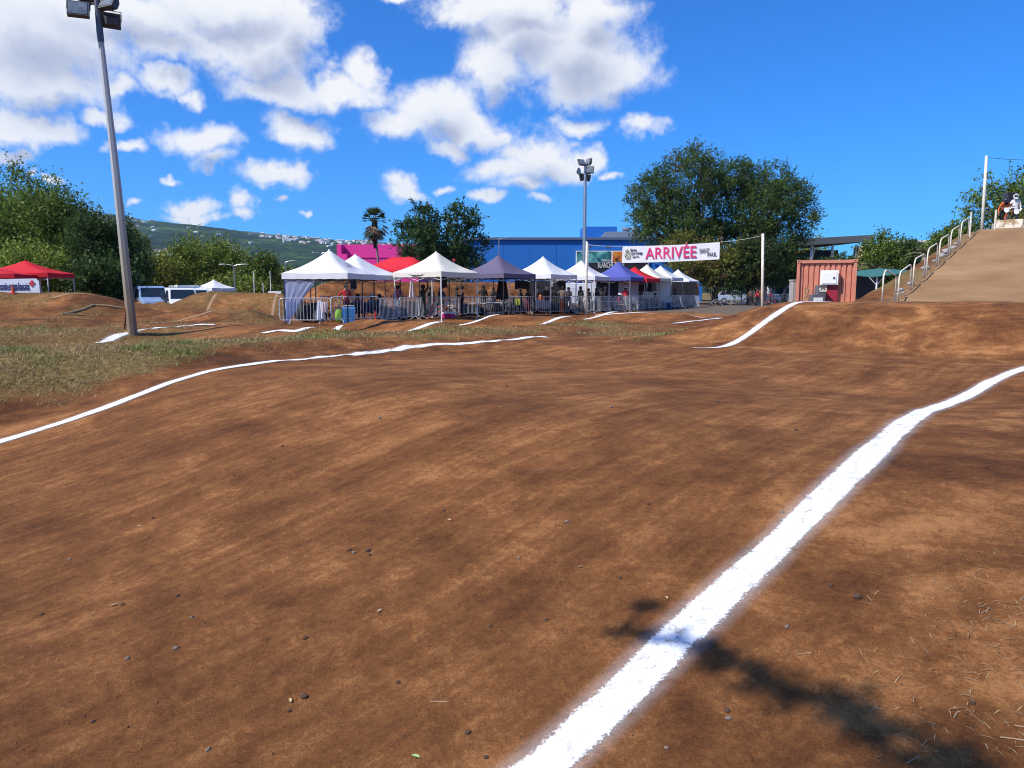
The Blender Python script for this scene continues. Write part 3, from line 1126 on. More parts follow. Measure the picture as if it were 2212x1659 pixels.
o.location = ((bx_(1349) + bx_(1292)) / 2, -.07, at(1300, 573, Yb - .6).z - pz)
lettering('Disney', .5, M_WHITE, bill, (bx_(1310), -.07, at(1300, 562, Yb - .6).z - pz), depth=.01)
for k in range(4):
    b = MB(); x = -pw / 2 + (k + .7) * pw / 4
    b.tube([(x, .1, ph + .15), (x, -.5, ph + .5), (x, -.9, ph + .5)], .035, 6); b.box((x, -.95, ph + .55), (.35, .3, .25)); b.build('spotlight', M_DARK, bill)

# pink building
Yp = 122
p0 = at(735, 528, Yp); p1 = at(905, 528, Yp)
W = p1.x - p0.x; Hb = p0.z
pk = thing('retail_building', 'bright magenta building with blocky corner fins behind the palm', 'building', ((p0.x + p1.x) / 2, Yp, 0))
b = MB(); b.box((0, 12, Hb / 2 + .05), (W, 24, Hb - .1)); b.build('wall', M_PINK, pk)
b = MB(); b.box((-W / 2 + .2, -.9, Hb - 1.2), (.7, 1.9, 2.2)); b.build('corner_fin', M_PINK, pk)
b = MB(); b.box((-W / 2 + .9, -1.0, Hb - 2.2), (1.2, 2.2, 1.2)); b.build('corner_fin', M_PINK, pk)
b = MB(); b.prism([(0, 0), (3.6, 0), (0, 3.4)], 'y', -1.3, 0); b.v = [(x - W / 2 + 4.3, y, z + Hb - 8.2) for x, y, z in b.v]; b.build('gable_fin', M_PINK, pk)
b = MB(); b.prism([(0, 0), (3.6, 0), (0, 3.4)], 'y', -1.3, 0); b.v = [(x - W / 2 + .2, y, z + Hb - 8.4) for x, y, z in b.v]; b.build('gable_fin', M_PINK, pk)
for z in (Hb - 2.1, Hb - 4.4):
    b = MB(); b.box((.8, -.05, z), (W - 1.9, .12, .10)); b.build('string_course', mat('magenta_dark', (.50, .02, .19), .8), pk)
for x in (-W / 2 + 4.1, -W / 2 + 7.6):
    b = MB(); b.box((x, -.25, Hb - 3.9), (.55, .5, .55)); b.box((x, -.53, Hb - 3.9), (.3, .06, .3)); b.build('flood_lamp', M_DARK, pk)
b = MB(); b.box((3.2, 6, Hb + .35), (1.6, .1, .08)); b.box((2.4, 6, Hb + .2), (.08, .1, .4)); b.box((4, 6, Hb + .2), (.08, .1, .4)); b.build('roof_hatch_rail', M_WHITE, pk)

# dark pavilion with the wide grey roof
Yd = 78
c0 = at(1712, 520, Yd); c1 = at(1857, 512, Yd)
dk = thing('pavilion_building', 'dark two-storey pavilion under a wide tilted grey roof behind the container', 'building', ((c0.x + c1.x) / 2, Yd, 0))
cx = dk.location.x
Wd = c1.x - c0.x
zt = at(1790, 514, Yd).z
b = MB(); b.add([(-Wd / 2, -3, zt - 1.0), (Wd / 2, -3, zt - .55), (Wd / 2, 9, zt - .4), (-Wd / 2, 9, zt - .9), (-Wd / 2, -3, zt - .30), (Wd / 2, -3, zt + .10), (Wd / 2, 9, zt + .2), (-Wd / 2, 9, zt - .2)],
                 [(0, 1, 2, 3), (7, 6, 5, 4), (0, 4, 5, 1), (1, 5, 6, 2), (2, 6, 7, 3), (3, 7, 4, 0)])
b.build('roof', mat('grey_roof', (.09, .095, .11), .7), dk)
b = MB(); b.box((-.35, 6, zt * .42), (Wd * .86, 6, zt * .84)); b.build('wall', mat('black_cladding', (.02, .02, .024), .5), dk)
for x in (-2.4, -.3, 2.1, 3.2):
    b = MB(); b.tube([(x, -2.4, 0), (x, -2.4, zt - .9)], .13, 10); b.build('column', M_GALV, dk)
for x in (-2.4, 2.9):
    b = MB(); b.tube([(x, -2.4, zt - 2.8), (x + .3, -2.4, zt - 1.2)], .09, 8); b.build('strut', M_GALV, dk)
for k in range(4):
    b = MB(); b.box((-3.0 + k * 1.25, 2.96, zt * .62), (1.1, .06, 1.7)); f = b.build('window', M_GLASS, dk)
    b = MB()
    for dx in (-.57, .57):
        b.box((-3.0 + k * 1.25 + dx, 2.92, zt * .62), (.05, .05, 1.8))
    b.build('frame', M_DARK, f)
b = MB(); b.box((-1.4, -2.2, 4.55), (5.4, .15, .14)); b.build('balcony_rail', M_GALV, dk)
b = MB(); b.box((-1.6, -2.0, 2.9), (6.6, 2.0, .25)); b.build('balcony', M_DARK, dk)
b = MB()
M_RED = mat('red_sign', (.62, .05, .04), .5)
pts = [(-2.9 + i * .085, -2.35, 4.15 + .18 * math.sin(i * 1.35) + .07 * math.sin(i * .61)) for i in range(46)]
b.tube(pts, .045, 5)
b.tube([(-.6, -2.35, 4.5), (-.35, -2.35, 5.0), (-.25, -2.35, 5.35), (-.15, -2.35, 5.1), (-.42, -2.35, 4.5)], .06, 5)
b.build('red_sign', M_RED, dk)

dk.location.x *= 104 / 78; dk.location.y = 104; dk.scale = (104 / 78, 104 / 78, ((zt - CAM_Z) * 104 / 78 + CAM_Z) / zt)

# cream building and green shade roof at the foot of the start hill
Yc = 92
c0 = at(1925, 523, Yc); c1 = at(2120, 523, Yc)
cb = thing('cream_building', 'low cream building with a flat parapet behind the start hill', 'building', ((c0.x + c1.x) / 2, Yc, 0))
b = MB(); b.box((0, 5, c0.z / 2 + .05), (c1.x - c0.x, 10, c0.z - .1)); b.build('wall', M_CREAM, cb)
b = MB(); b.box((0, -.1, c0.z + .1), (c1.x - c0.x + .4, .5, .25)); b.build('parapet', M_WHITE, cb)
for k in range(3):
    b = MB(); b.box((-2.4 + k * 2.2, -.03, c0.z - 2.2), (1.2, .1, 1.3)); w = b.build('window', M_GLASS, cb)
    b = MB(); b.box((-2.4 + k * 2.2, -.12, c0.z - 2.95), (1.4, .2, .1)); b.build('sill', M_WHITE, w)
Yg = 50
c0 = at(1868, 592, Yg); c1 = at(1962, 588, Yg)
gb = thing('shade_roof', 'green sheet shelter on white posts beside the container', 'shelter', ((c0.x + c1.x) / 2, Yg, 0))
wd = c1.x - c0.x; zc = c0.z
b = MB(); b.add([(-wd / 2, -1.2, zc - .25), (wd / 2, -1.2, zc + .1), (wd / 2, 4, zc + .45), (-wd / 2, 4, zc + .1), (-wd / 2, -1.2, zc - .19), (wd / 2, -1.2, zc + .16), (wd / 2, 4, zc + .51), (-wd / 2, 4, zc + .16)],
                 [(3, 2, 1, 0), (4, 5, 6, 7), (0, 1, 5, 4), (1, 2, 6, 5), (2, 3, 7, 6), (3, 0, 4, 7)])
b.build('roof', mat('green_sheet', (.05, .16, .12), .5), gb)
for x in (-wd / 2 + .35, wd / 2 - .2):
    b = MB(); b.tube([(x, -1.0, 0), (x, -1.0, zc - .15)], .06, 8); b.tube([(x, -1, zc - .75), (x - .5, -1, zc - .25)], .03, 6); b.tube([(x, -1, zc - .75), (x + .5, -1, zc - .1)], .03, 6); b.build('post', M_WHITE, gb)
b = MB(); b.box((0, 3.9, zc * .5), (wd, .1, zc)); b.build('back_wall', M_DARK, gb)


# street lamps with double arms
def street_lamp(u, v, Y, label, arms=2):
    p = at(u, v, Y)
    L = thing('street_lamp', label, 'street lamp', (p.x, Y, g1(p.x, Y)))
    h = p.z - L.location.z
    b = MB(); b.tube([(0, 0, 0), (0, 0, h)], [.10, .055], 8); b.build('pole', M_GALV, L)
    for sx in ((-1, 1) if arms == 2 else (1,)):
        b = MB(); b.tube([(0, 0, h - .05), (sx * .3, 0, h + .08), (sx * .6, 0, h + .11)], .03, 6); b.build('arm', M_GALV, L)
        b = MB(); b.ell((sx * .9, 0, h + .11), (.36, .12, .06), 10, 6); b.build('lantern', M_GREYM, L)
    return L


street_lamp(694, 547, 95, 'double-armed grey street lamp rising behind the white tents')
street_lamp(1006, 517, 100, 'double-armed street lamp with pale lanterns at the corner of the blue building'.replace('double-armed street', 'single-armed street'), 1)
street_lamp(1004 + 74, 516, 100, 'slim grey street lamp in front of the blue wall', 2)
street_lamp(616, 566, 80, 'short curved grey lamp behind the first white tent', 1)
street_lamp(1005 * 0 + 1004 - 0 + 0, 560, 60, 'x', 1) if False else None
street_lamp(505, 574, 62, 'double-armed lamp in front of the orange flowering tree')

# ------------------------------------------------------------------ trees
def leaf_mesh(name, C, Nrm, size, colors, aspect=.5):
    """many small leaf quads; C centres, Nrm (n,3) leaf axis"""
    n = len(C)
    A = Nrm / (np.linalg.norm(Nrm, axis=1)[:, None] + 1e-9)
    r = rng.normal(size=(n, 3))
    Bv = np.cross(A, r); Bv /= np.linalg.norm(Bv, axis=1)[:, None] + 1e-9
    L = size[:, None] * .5
    a = A * L; b = Bv * L * aspect
    # diamond leaf
    V = np.stack([C - a, C + b * 1.0, C + a, C - b * 1.0], 1).reshape(-1, 3)
    me = bpy.data.meshes.new(name)
    me.vertices.add(n * 4); me.vertices.foreach_set('co', V.ravel())
    me.loops.add(n * 4); me.loops.foreach_set('vertex_index', np.arange(n * 4, dtype=np.int32))
    me.polygons.add(n); me.polygons.foreach_set('loop_start', np.arange(0, n * 4, 4, dtype=np.int32))
    me.update(calc_edges=True)
    at_ = me.attributes.new('tint', 'FLOAT_COLOR', 'FACE')
    at_.data.foreach_set('color', np.concatenate([colors, np.ones((n, 1))], 1).astype(np.float32).ravel())
    return me


M_LEAF = mat('leaf', (.06, .1, .03), .55, attr='tint', var=.05, transl=.30, spec=.25)
M_BARK = mat('bark', (.095, .075, .055), .95, var=.3, scale=9, bump=.6)
M_BARKP = mat('pale_bark', (.26, .23, .19), .95, var=.3, scale=9, bump=.5)


def in_ell(n, shell=.45):
    d = rng.normal(size=(n, 3)); d /= np.linalg.norm(d, axis=1)[:, None]
    r = (shell ** 3 + (1 - shell ** 3) * rng.random(n)) ** (1 / 3)
    return d * r[:, None]


def tree(name, label, base, lobes, nclump, ntwig, nleaf, lsize, c1, c2, group=None, trunk=.22, feather=.8, droop=.0, bark=None, accent=None, twig=1.0, limbs=18, shell=.45, up=.35, aspect=.5):
    """lobes: (dx,dy,z,rx,ry,rz) ellipsoids of the crown relative to the base"""
    base = Vector(base)
    root = thing(name, label, 'tree', base, 0, group)
    lob = np.array(lobes, float)
    vol = lob[:, 3] * lob[:, 4] * lob[:, 5]
    pick = rng.choice(len(lob), nclump, p=vol ** .8 / (vol ** .8).sum())
    cen = lob[pick, :3] + in_ell(nclump, shell) * lob[pick, 3:]
    cen[:, 2] = np.maximum(cen[:, 2], .25)
    out = cen - lob[pick, :3]
    out /= np.linalg.norm(out, axis=1)[:, None] + 1e-9
    # twigs
    tc_ = np.repeat(cen, ntwig, 0); to = np.repeat(out, ntwig, 0)
    td = to * .75 + rng.normal(size=tc_.shape) * feather * .75
    td[:, 2] += up
    td /= np.linalg.norm(td, axis=1)[:, None]
    tl = twig * (.5 + .8 * rng.random(len(tc_)))
    ts_ = tc_ + rng.normal(size=tc_.shape) * .28 * twig
    cl = np.repeat(rng.random(nclump), ntwig)
    # leaves along the twigs
    lc = np.repeat(ts_, nleaf, 0); ld = np.repeat(td, nleaf, 0); ll = np.repeat(tl, nleaf)
    t = rng.random(len(lc))
    P = lc + ld * (t * ll)[:, None] + rng.normal(size=lc.shape) * (.10 * twig)
    P[:, 2] -= droop * (t * ll) ** 2
    P[:, 2] = np.maximum(P[:, 2], .05)
    ax = ld * .5 + rng.normal(size=lc.shape) * .6
    sz = lsize * (.6 + .8 * rng.random(len(P)))
    k = np.clip(np.repeat(cl, nleaf) * .6 + rng.random(len(P)) * .4, 0, 1)[:, None]
    col = np.array(c1)[None] * (1 - k) + np.array(c2)[None] * k
    if accent is not None:
        sel = (np.repeat(cl, nleaf) > accent[1]) & (rng.random(len(P)) < .75)
        col[sel] = np.array(accent[0])
    me = leaf_mesh('crown', P, ax, sz, col, aspect)
    me.materials.append(M_LEAF)
    o = bpy.data.objects.new('crown', me); COL.objects.link(o); o.parent = root
    # trunk and limbs
    b = MB()
    mid = cen.mean(0); zlow = max(.6, float(np.percentile(cen[:, 2], 12)) * .8)
    fork = Vector((mid[0] * .25, mid[1] * .25, zlow))
    b.tube([(0, 0, -.3), (0, 0, 0), fork * .5 + Vector((rnd.uniform(-.1, .1), 0, 0)), fork], [trunk * 1.5, trunk * 1.2, trunk, trunk * .85], 9)
    idx = rng.choice(nclump, min(limbs, nclump), replace=False)
    for i in idx:
        e = Vector(cen[i]); m_ = fork.lerp(e, .5) + Vector((rnd.uniform(-.3, .3), rnd.uniform(-.3, .3), rnd.uniform(0, .5)))
        b.tube([fork - Vector((0, 0, .1)), m_, e], [trunk * .5, trunk * .28, trunk * .07], 5)
    sel = rng.choice(len(ts_), min(len(ts_), 260), replace=False)
    for i in sel:
        s0 = Vector(ts_[i]); b.tube([s0, s0 + Vector(td[i]) * float(tl[i])], [.012 * twig + .006, .004], 3, cap=False)
    b.build('trunk', bark or M_BARK, root, smooth=True)
    return root


def px_tree(name, label, u, vt, vb, wu, Y, n=5, **kw):
    """a tree whose crown fills the survey window centred on u, between vt and vb, wu wide, standing at depth Y"""
    t_ = at(u, vt, Y); bt = at(u, vb, Y); w = wu / 1597 * Y / 2
    gzv = g1(t_.x, Y)
    top = t_.z - gzv; bot = max(.4, bt.z - gzv)
    hh = (top - bot) / 2
    lobes = [(0, 0, bot + hh * .95, w * .62, w * .6, hh * .86)]
    for i in range(n):
        a = 2 * math.pi * i / n + rnd.uniform(-.4, .4)
        r = rnd.uniform(.38, .58)
        lobes.append((math.cos(a) * w * r, math.sin(a) * w * r, bot + hh * (.75 + rnd.uniform(-.2, .45)), w * rnd.uniform(.34, .46), w * rnd.uniform(.34, .46), hh * rnd.uniform(.45, .62)))
    lobes = kw.pop('lobes', None) or lobes
    return tree(name, label, (t_.x, Y, gzv - .05), lobes, **kw)


G_DK = ((.020, .044, .012), (.085, .150, .030))
G_MD = ((.042, .085, .014), (.205, .295, .042))
G_LT = ((.085, .140, .020), (.330, .400, .060))
G_YL = ((.100, .135, .018), (.370, .340, .055))

# dark wood at the left: several trees one can tell apart by their crowns
px_tree('tamarind_tree', 'tall dense green tree at the edge of the wood, above the red tents', 40, 352, 640, 240, 56, nclump=330, ntwig=10, nleaf=11, lsize=.20, c1=G_MD[0], c2=G_MD[1], trunk=.3, twig=1.2)
px_tree('tamarind_tree', 'tall dark green tree, second in the wood beside the red tents', 130, 392, 655, 170, 54, nclump=260, ntwig=10, nleaf=11, lsize=.20, c1=G_DK[0], c2=G_MD[1], trunk=.3, twig=1.1)
px_tree('tamarind_tree', 'dark shaded tree of the wood just beside the leaning floodlight pole', 215, 440, 655, 150, 52, nclump=260, ntwig=10, nleaf=11, lsize=.19, c1=G_DK[0], c2=G_DK[1], trunk=.28, twig=1.0)
px_tree('tamarind_tree', 'feathery tree rising at the left end of the wood', -60, 368, 640, 190, 62, nclump=240, ntwig=8, nleaf=8, lsize=.28, c1=G_MD[0], c2=G_LT[1], trunk=.3, twig=1.2)
px_tree('bush', 'light green bush in front of the wood above the red tents', 60, 520, 650, 190, 50, nclump=200, ntwig=8, nleaf=9, lsize=.2, c1=G_LT[0], c2=G_LT[1], trunk=.12, twig=.8)
px_tree('bush', 'dark low bush closing the wood below the leaning pole', 215, 560, 660, 150, 49, nclump=170, ntwig=8, nleaf=9, lsize=.2, c1=G_DK[0], c2=G_DK[1], trunk=.12, twig=.8)
px_tree('tamarind_tree', 'small dark tree directly right of the leaning floodlight pole', 285, 500, 650, 60, 60, nclump=90, ntwig=8, nleaf=8, lsize=.24, c1=G_DK[0], c2=G_MD[1], trunk=.2, twig=.9)
# lighter feathery trees behind the vans
px_tree('acacia_tree', 'yellow-green feathery acacia above the blue van', 330, 545, 650, 110, 66, nclump=150, ntwig=9, nleaf=9, lsize=.22, c1=G_LT[0], c2=G_YL[1], trunk=.18, twig=1.0, bark=M_BARKP)
px_tree('acacia_tree', 'tall feathery green acacia with pale limbs behind the white vans', 420, 498, 648, 130, 70, nclump=230, ntwig=10, nleaf=11, lsize=.19, c1=G_MD[0], c2=G_LT[1], trunk=.24, twig=1.2, bark=M_BARKP, up=.7)
px_tree('acacia_tree', 'feathery green acacia with pale limbs above the small white tent', 490, 505, 650, 100, 71, nclump=170, ntwig=10, nleaf=11, lsize=.19, c1=G_MD[0], c2=G_LT[1], trunk=.22, twig=1.2, bark=M_BARKP, up=.6)
px_tree('flamboyant_tree', 'dark round tree with orange flowers left of the first tent', 560, 546, 652, 105, 68, nclump=190, ntwig=9, nleaf=9, lsize=.22, c1=G_DK[0], c2=G_MD[1], trunk=.2, twig=.9, accent=((.42, .20, .02), .93))
px_tree('bush', 'low green shrub behind the tall sports poles', 520, 600, 655, 190, 64, nclump=140, ntwig=8, nleaf=8, lsize=.2, c1=G_DK[0], c2=G_LT[1], trunk=.1, twig=.8)
px_tree('bush', 'low green shrub beyond the first tent curtain', 610, 566, 650, 70, 84, nclump=70, ntwig=8, nleaf=8, lsize=.25, c1=G_MD[0], c2=G_LT[1], trunk=.12, twig=.9)
# dark clumped tree behind the cream tent
Yt = 74
p = at(948, 640, Yt)
k = Yt / 1597
def LB(u, v, ru, rv, dy=0, rd=None):
    q = at(u, v, Yt)
    return (q.x - p.x, dy, q.z - g1(p.x, Yt), ru * k, (rd or ru) * k, rv * k)
tree('clumped_tree', 'dark clumped evergreen tree with twisted trunk behind the cream tent', (p.x, Yt, g1(p.x, Yt)),
     [LB(915, 480, 32, 38), LB(890, 512, 34, 30), LB(995, 475, 32, 32), LB(1012, 520, 32, 48, 1), LB(925, 530, 36, 40, -1), LB(975, 545, 36, 42), LB(905, 555, 40, 30), LB(1000, 575, 36, 30), LB(868, 500, 18, 13)],
     nclump=330, ntwig=8, nleaf=10, lsize=.24, c1=(.014, .036, .012), c2=(.065, .125, .028), trunk=.45, twig=.85, feather=1.0, up=.2, shell=.3)
# broad feathery trees behind the banner
Yt = 84
for nm, lab, uc, lobes in (
    ('acacia_tree', 'broad spreading acacia behind the left half of the finish banner', 1480, [(1480, 400, 70, 62), (1420, 440, 62, 50), (1398, 408, 32, 24), (1500, 350, 50, 34), (1540, 440, 60, 70), (1450, 500, 80, 60), (1395, 480, 32, 38), (1510, 530, 80, 60)]),
    ('acacia_tree', 'broad spreading acacia behind the right half of the finish banner', 1635, [(1600, 400, 55, 50), (1660, 400, 60, 44), (1640, 460, 75, 65), (1710, 430, 44, 36), (1725, 480, 42, 52), (1600, 510, 70, 60), (1670, 540, 70, 60), (1700, 560, 40, 40), (1580, 370, 40, 26)])):
    p = at(uc, 640, Yt); k = Yt / 1597
    L = [(at(u, v, Yt).x - p.x, rnd.uniform(-1.5, 1.5), at(u, v, Yt).z - .2, ru * k * .97, ru * k * .9, rv * k * .97) for u, v, ru, rv in lobes]
    tree(nm, lab, (p.x, Yt, .2), L, nclump=680, ntwig=10, nleaf=10, lsize=.215, c1=G_DK[0], c2=(.112, .182, .038), trunk=.42, twig=.98, feather=.55, up=.15, limbs=34, shell=.12, accent=((.16, .12, .025), .93))
# yellowing trees under the banner
Yt = 77
for lab, uc, lobes, c in (
    ('yellow-green tree with brown seed pods beneath the finish banner', 1545, [(1500, 530, 50, 22), (1520, 575, 60, 30), (1570, 585, 50, 35), (1545, 600, 60, 24), (1480, 580, 40, 25), (1590, 560, 30, 30)], ((.060, .090, .016), (.250, .245, .045))),
    ('dark leafy tree between the finish banner and the white post', 1620, [(1610, 560, 40, 30), (1600, 600, 50, 30), (1660, 580, 42, 40), (1640, 545, 40, 25)], ((.014, .032, .010), (.060, .100, .022)))):
    p = at(uc, 640, Yt); k = Yt / 1597
    L = [(at(u, v, Yt).x - p.x, rnd.uniform(-1, 1), at(u, v, Yt).z - .2, ru * k, ru * k * .8, rv * k) for u, v, ru, rv in lobes]
    tree('tree', lab, (p.x, Yt, .2), L, nclump=210, ntwig=8, nleaf=9, lsize=.25, c1=c[0], c2=c[1], trunk=.34, twig=.95, shell=.2, limbs=60, accent=((.22, .13, .05), .85) if uc < 1600 else ((.10, .09, .02), .95))
# trees on the right, behind the container and the start hill
px_tree('tree', 'round green tree behind the grey pavilion roof', 1762, 505, 600, 70, 128, nclump=90, ntwig=8, nleaf=8, lsize=.3, c1=G_MD[0], c2=G_LT[1], trunk=.2)
px_tree('tree', 'dense round green tree right of the grey pavilion roof', 1908, 500, 622, 95, 72, nclump=210, ntwig=9, nleaf=9, lsize=.22, c1=G_DK[0], c2=G_MD[1], trunk=.25, twig=.9)
px_tree('tree', 'dense dark tree left of the cream building', 1945, 508, 618, 100, 74, nclump=200, ntwig=9, nleaf=9, lsize=.22, c1=G_DK[0], c2=G_DK[1], trunk=.25, twig=.9)
px_tree('tree', 'green tree just behind the crest of the start hill railing', 2075, 486, 560, 120, 62, nclump=150, ntwig=8, nleaf=9, lsize=.22, c1=G_DK[0], c2=G_MD[1], trunk=.2, twig=.9)
Yt = 54
p = at(2190, 500, Yt); k = Yt / 1597
L = [(at(u, v, Yt).x - p.x, rnd.uniform(-1, 1), at(u, v, Yt).z - .2, ru * k, ru * k * .9, rv * k) for u, v, ru, rv in ((2120, 440, 38, 26), (2150, 400, 36, 26), (2170, 450, 50, 40), (2205, 400, 30, 34), (2240, 440, 60, 60), (2130, 475, 40, 22), (2190, 490, 60, 30))]
tree('acacia_tree', 'open airy acacia behind the start gate riders', (p.x, Yt, .2), L, nclump=190, ntwig=7, nleaf=7, lsize=.2, c1=G_DK[0], c2=G_MD[1], trunk=.3, twig=.9, feather=.9, limbs=30)
px_tree('tree', 'light green bush top behind the start gate', 2215, 470, 540, 60, 50, nclump=80, ntwig=8, nleaf=8, lsize=.18, c1=G_MD[0], c2=G_YL[1], trunk=.15)
px_tree('tree', 'dark green tree under the right half of the pavilion roof', 1820, 545, 640, 110, 96, nclump=110, ntwig=8, nleaf=9, lsize=.28, c1=G_DK[0], c2=G_DK[1], trunk=.2)
px_tree('tree', 'green tree between the acacia and the dark pavilion', 1700, 548, 622, 70, 88, nclump=100, ntwig=8, nleaf=8, lsize=.24, c1=G_DK[0], c2=G_DK[1], trunk=.2)
# distant green belt closing the view on both sides
for i, (u, vt, w, Y) in enumerate(((-260, 420, 330, 90), (-520, 430, 330, 95), (2420, 470, 260, 80), (2700, 470, 300, 85))):
    px_tree('tree', ('tree of the wood beyond the red tents, outside the clearing', 'tree of the wood far beyond the red tents', 'tree behind the start hill, past the airy acacia', 'tree far behind the start hill')[i], u, vt, 650, w, Y, nclump=120, ntwig=8, nleaf=8, lsize=.42, c1=G_DK[0], c2=G_MD[1], trunk=.35, twig=1.6)


# ------------------------------------------------------------------ palms
def frond_fan(b, base, d, L, nseg, droopf, width):
    """one fan-palm leaf: stalk and a fan of narrow blades"""
    base = Vector(base); d = Vector(d).normalized()
    tip = base + d * L * .5 + Vector((0, 0, -droopf * L * .12))
    b.tube([base, tip], [.03, .018], 4)
    side = d.cross(Vector((0, 0, 1)))
    if side.length < .1: side = Vector((1, 0, 0))
    side.normalize(); upv = side.cross(d)
    for k in range(nseg):
        a = (k / (nseg - 1) - .5) * 2.6
        e = tip + (d * math.cos(a) + side * math.sin(a)) * L * .5 * width + Vector((0, 0, -droopf * L * .22 * (1 + abs(a) * .4)))
        w = side * math.cos(a) * .05 - d * math.sin(a) * .05
        m_ = tip.lerp(e, .45) + Vector((0, 0, .06))
        b.add([tip - w * .3, m_ - w, e, m_ + w, tip + w * .3], [(0, 1, 2, 3, 4)])


def palm(u, vt, Y, R_, label, skirt=True):
    p = at(u, vt, Y); zb = .2
    root = thing('fan_palm', label, 'palm', (p.x, Y, zb))
    h = p.z - zb - R_ * .9
    b = MB(); b.tube([(.55, 0, -.2), (.45, 0, h * .3), (.2, 0, h * .7), (0, 0, h)], [.17, .13, .11, .10], 10); b.build('trunk', M_BARKP, root, smooth=True)
    M_F = mat('palm_frond', (.055, .095, .025), .55, var=.35, scale=1.5, transl=.25); M_FD = mat('dry_palm_frond', (.26, .18, .10), .9, var=.4, scale=1.5)
    for i in range(26):
        a = i * 2.4; el = -.05 + 1.45 * ((i * 7) % 26) / 26
        b = MB(); frond_fan(b, (0, 0, h), (math.cos(a) * math.cos(el), math.sin(a) * math.cos(el), math.sin(el)), R_ * (.8 + .25 * math.sin(el)), 11, .15, .8); b.build('frond', M_F, root)
    if skirt:
        for i in range(34):
            a = i * 2.4; el = -.15 - .95 * ((i * 5) % 34) / 34
            b = MB(); frond_fan(b, (0, 0, h - .1 - .02 * i), (math.cos(a) * math.cos(el), math.sin(a) * math.cos(el), math.sin(el)), R_ * (.85 if i % 3 else .98), 9, .8, .8); b.build('dead_frond', M_FD if i % 4 else M_F, root)
        b = MB()
        b.tube([(0, 0, h - R_ * 1.5), (0, 0, h - R_ * .9), (0, 0, h)], [.15, .3, .32], 9); b.build('leaf_boots', mat('palm_boots', (.05, .035, .025), .95, var=.4, scale=4), root)
    return root


palm(808, 442, 84, 2.0, 'tall slim fan palm with a skirt of dead fronds before the magenta building')
palm(916, 441, 86, 1.15, 'fan palm whose green tuft shows above the dark clumped tree', False)
palm(1625, 583, 82, 1.3, 'short fan palm in the shade of the acacias', False)
palm(1690, 568, 86, 1.2, 'fan palm with pale hanging fronds left of the pavilion', True)


def date_palm(u, v, Y, label, L=3.2, gzv=.2):
    p = at(u, v, Y)
    root = thing('date_palm', label, 'palm', (p.x, Y, gzv))
    h = p.z - gzv
    b = MB(); b.tube([(0, 0, -.2), (0, 0, h)], [.28, .22], 9); b.build('trunk', M_BARK, root)
    M_ = mat('date_frond', (.15, .16, .065), .7, var=.3, scale=2)
    for i in range(15):
        a = i * 2.39; el = .35 + .8 * ((i * 7) % 15) / 15
        d = Vector((math.cos(a) * math.cos(el), math.sin(a) * math.cos(el), math.sin(el)))
        side = d.cross(Vector((0, 0, 1))).normalized()
        b = MB(); pts = [Vector((0, 0, h)) + d * L * t - Vector((0, 0, 1)) * L * .55 * t * t for t in np.linspace(0, 1, 7)]
        b.tube(pts, [.03, .028, .024, .02, .016, .012, .006], 4)
        for k in range(22):
            t = .12 + .86 * k / 22; c = Vector((0, 0, h)) + d * L * t - Vector((0, 0, 1)) * L * .55 * t * t
            for sg in (-1, 1):
                e = c + (side * sg * .8 + d * .6).normalized() * .42 * (1.1 - t * .6) + Vector((0, 0, -.08))
                w = d * .03
                b.add([c - w, c + w, e], [(0, 1, 2)])
        b.build('frond', M_, root)
    return root


date_palm(2010, 560, 48, 'young date palm with arching fronds before the cream building', 2.1, 1.2)
date_palm(1888, 585, 58, 'dusky date palm above the green shelter roof', 1.8)

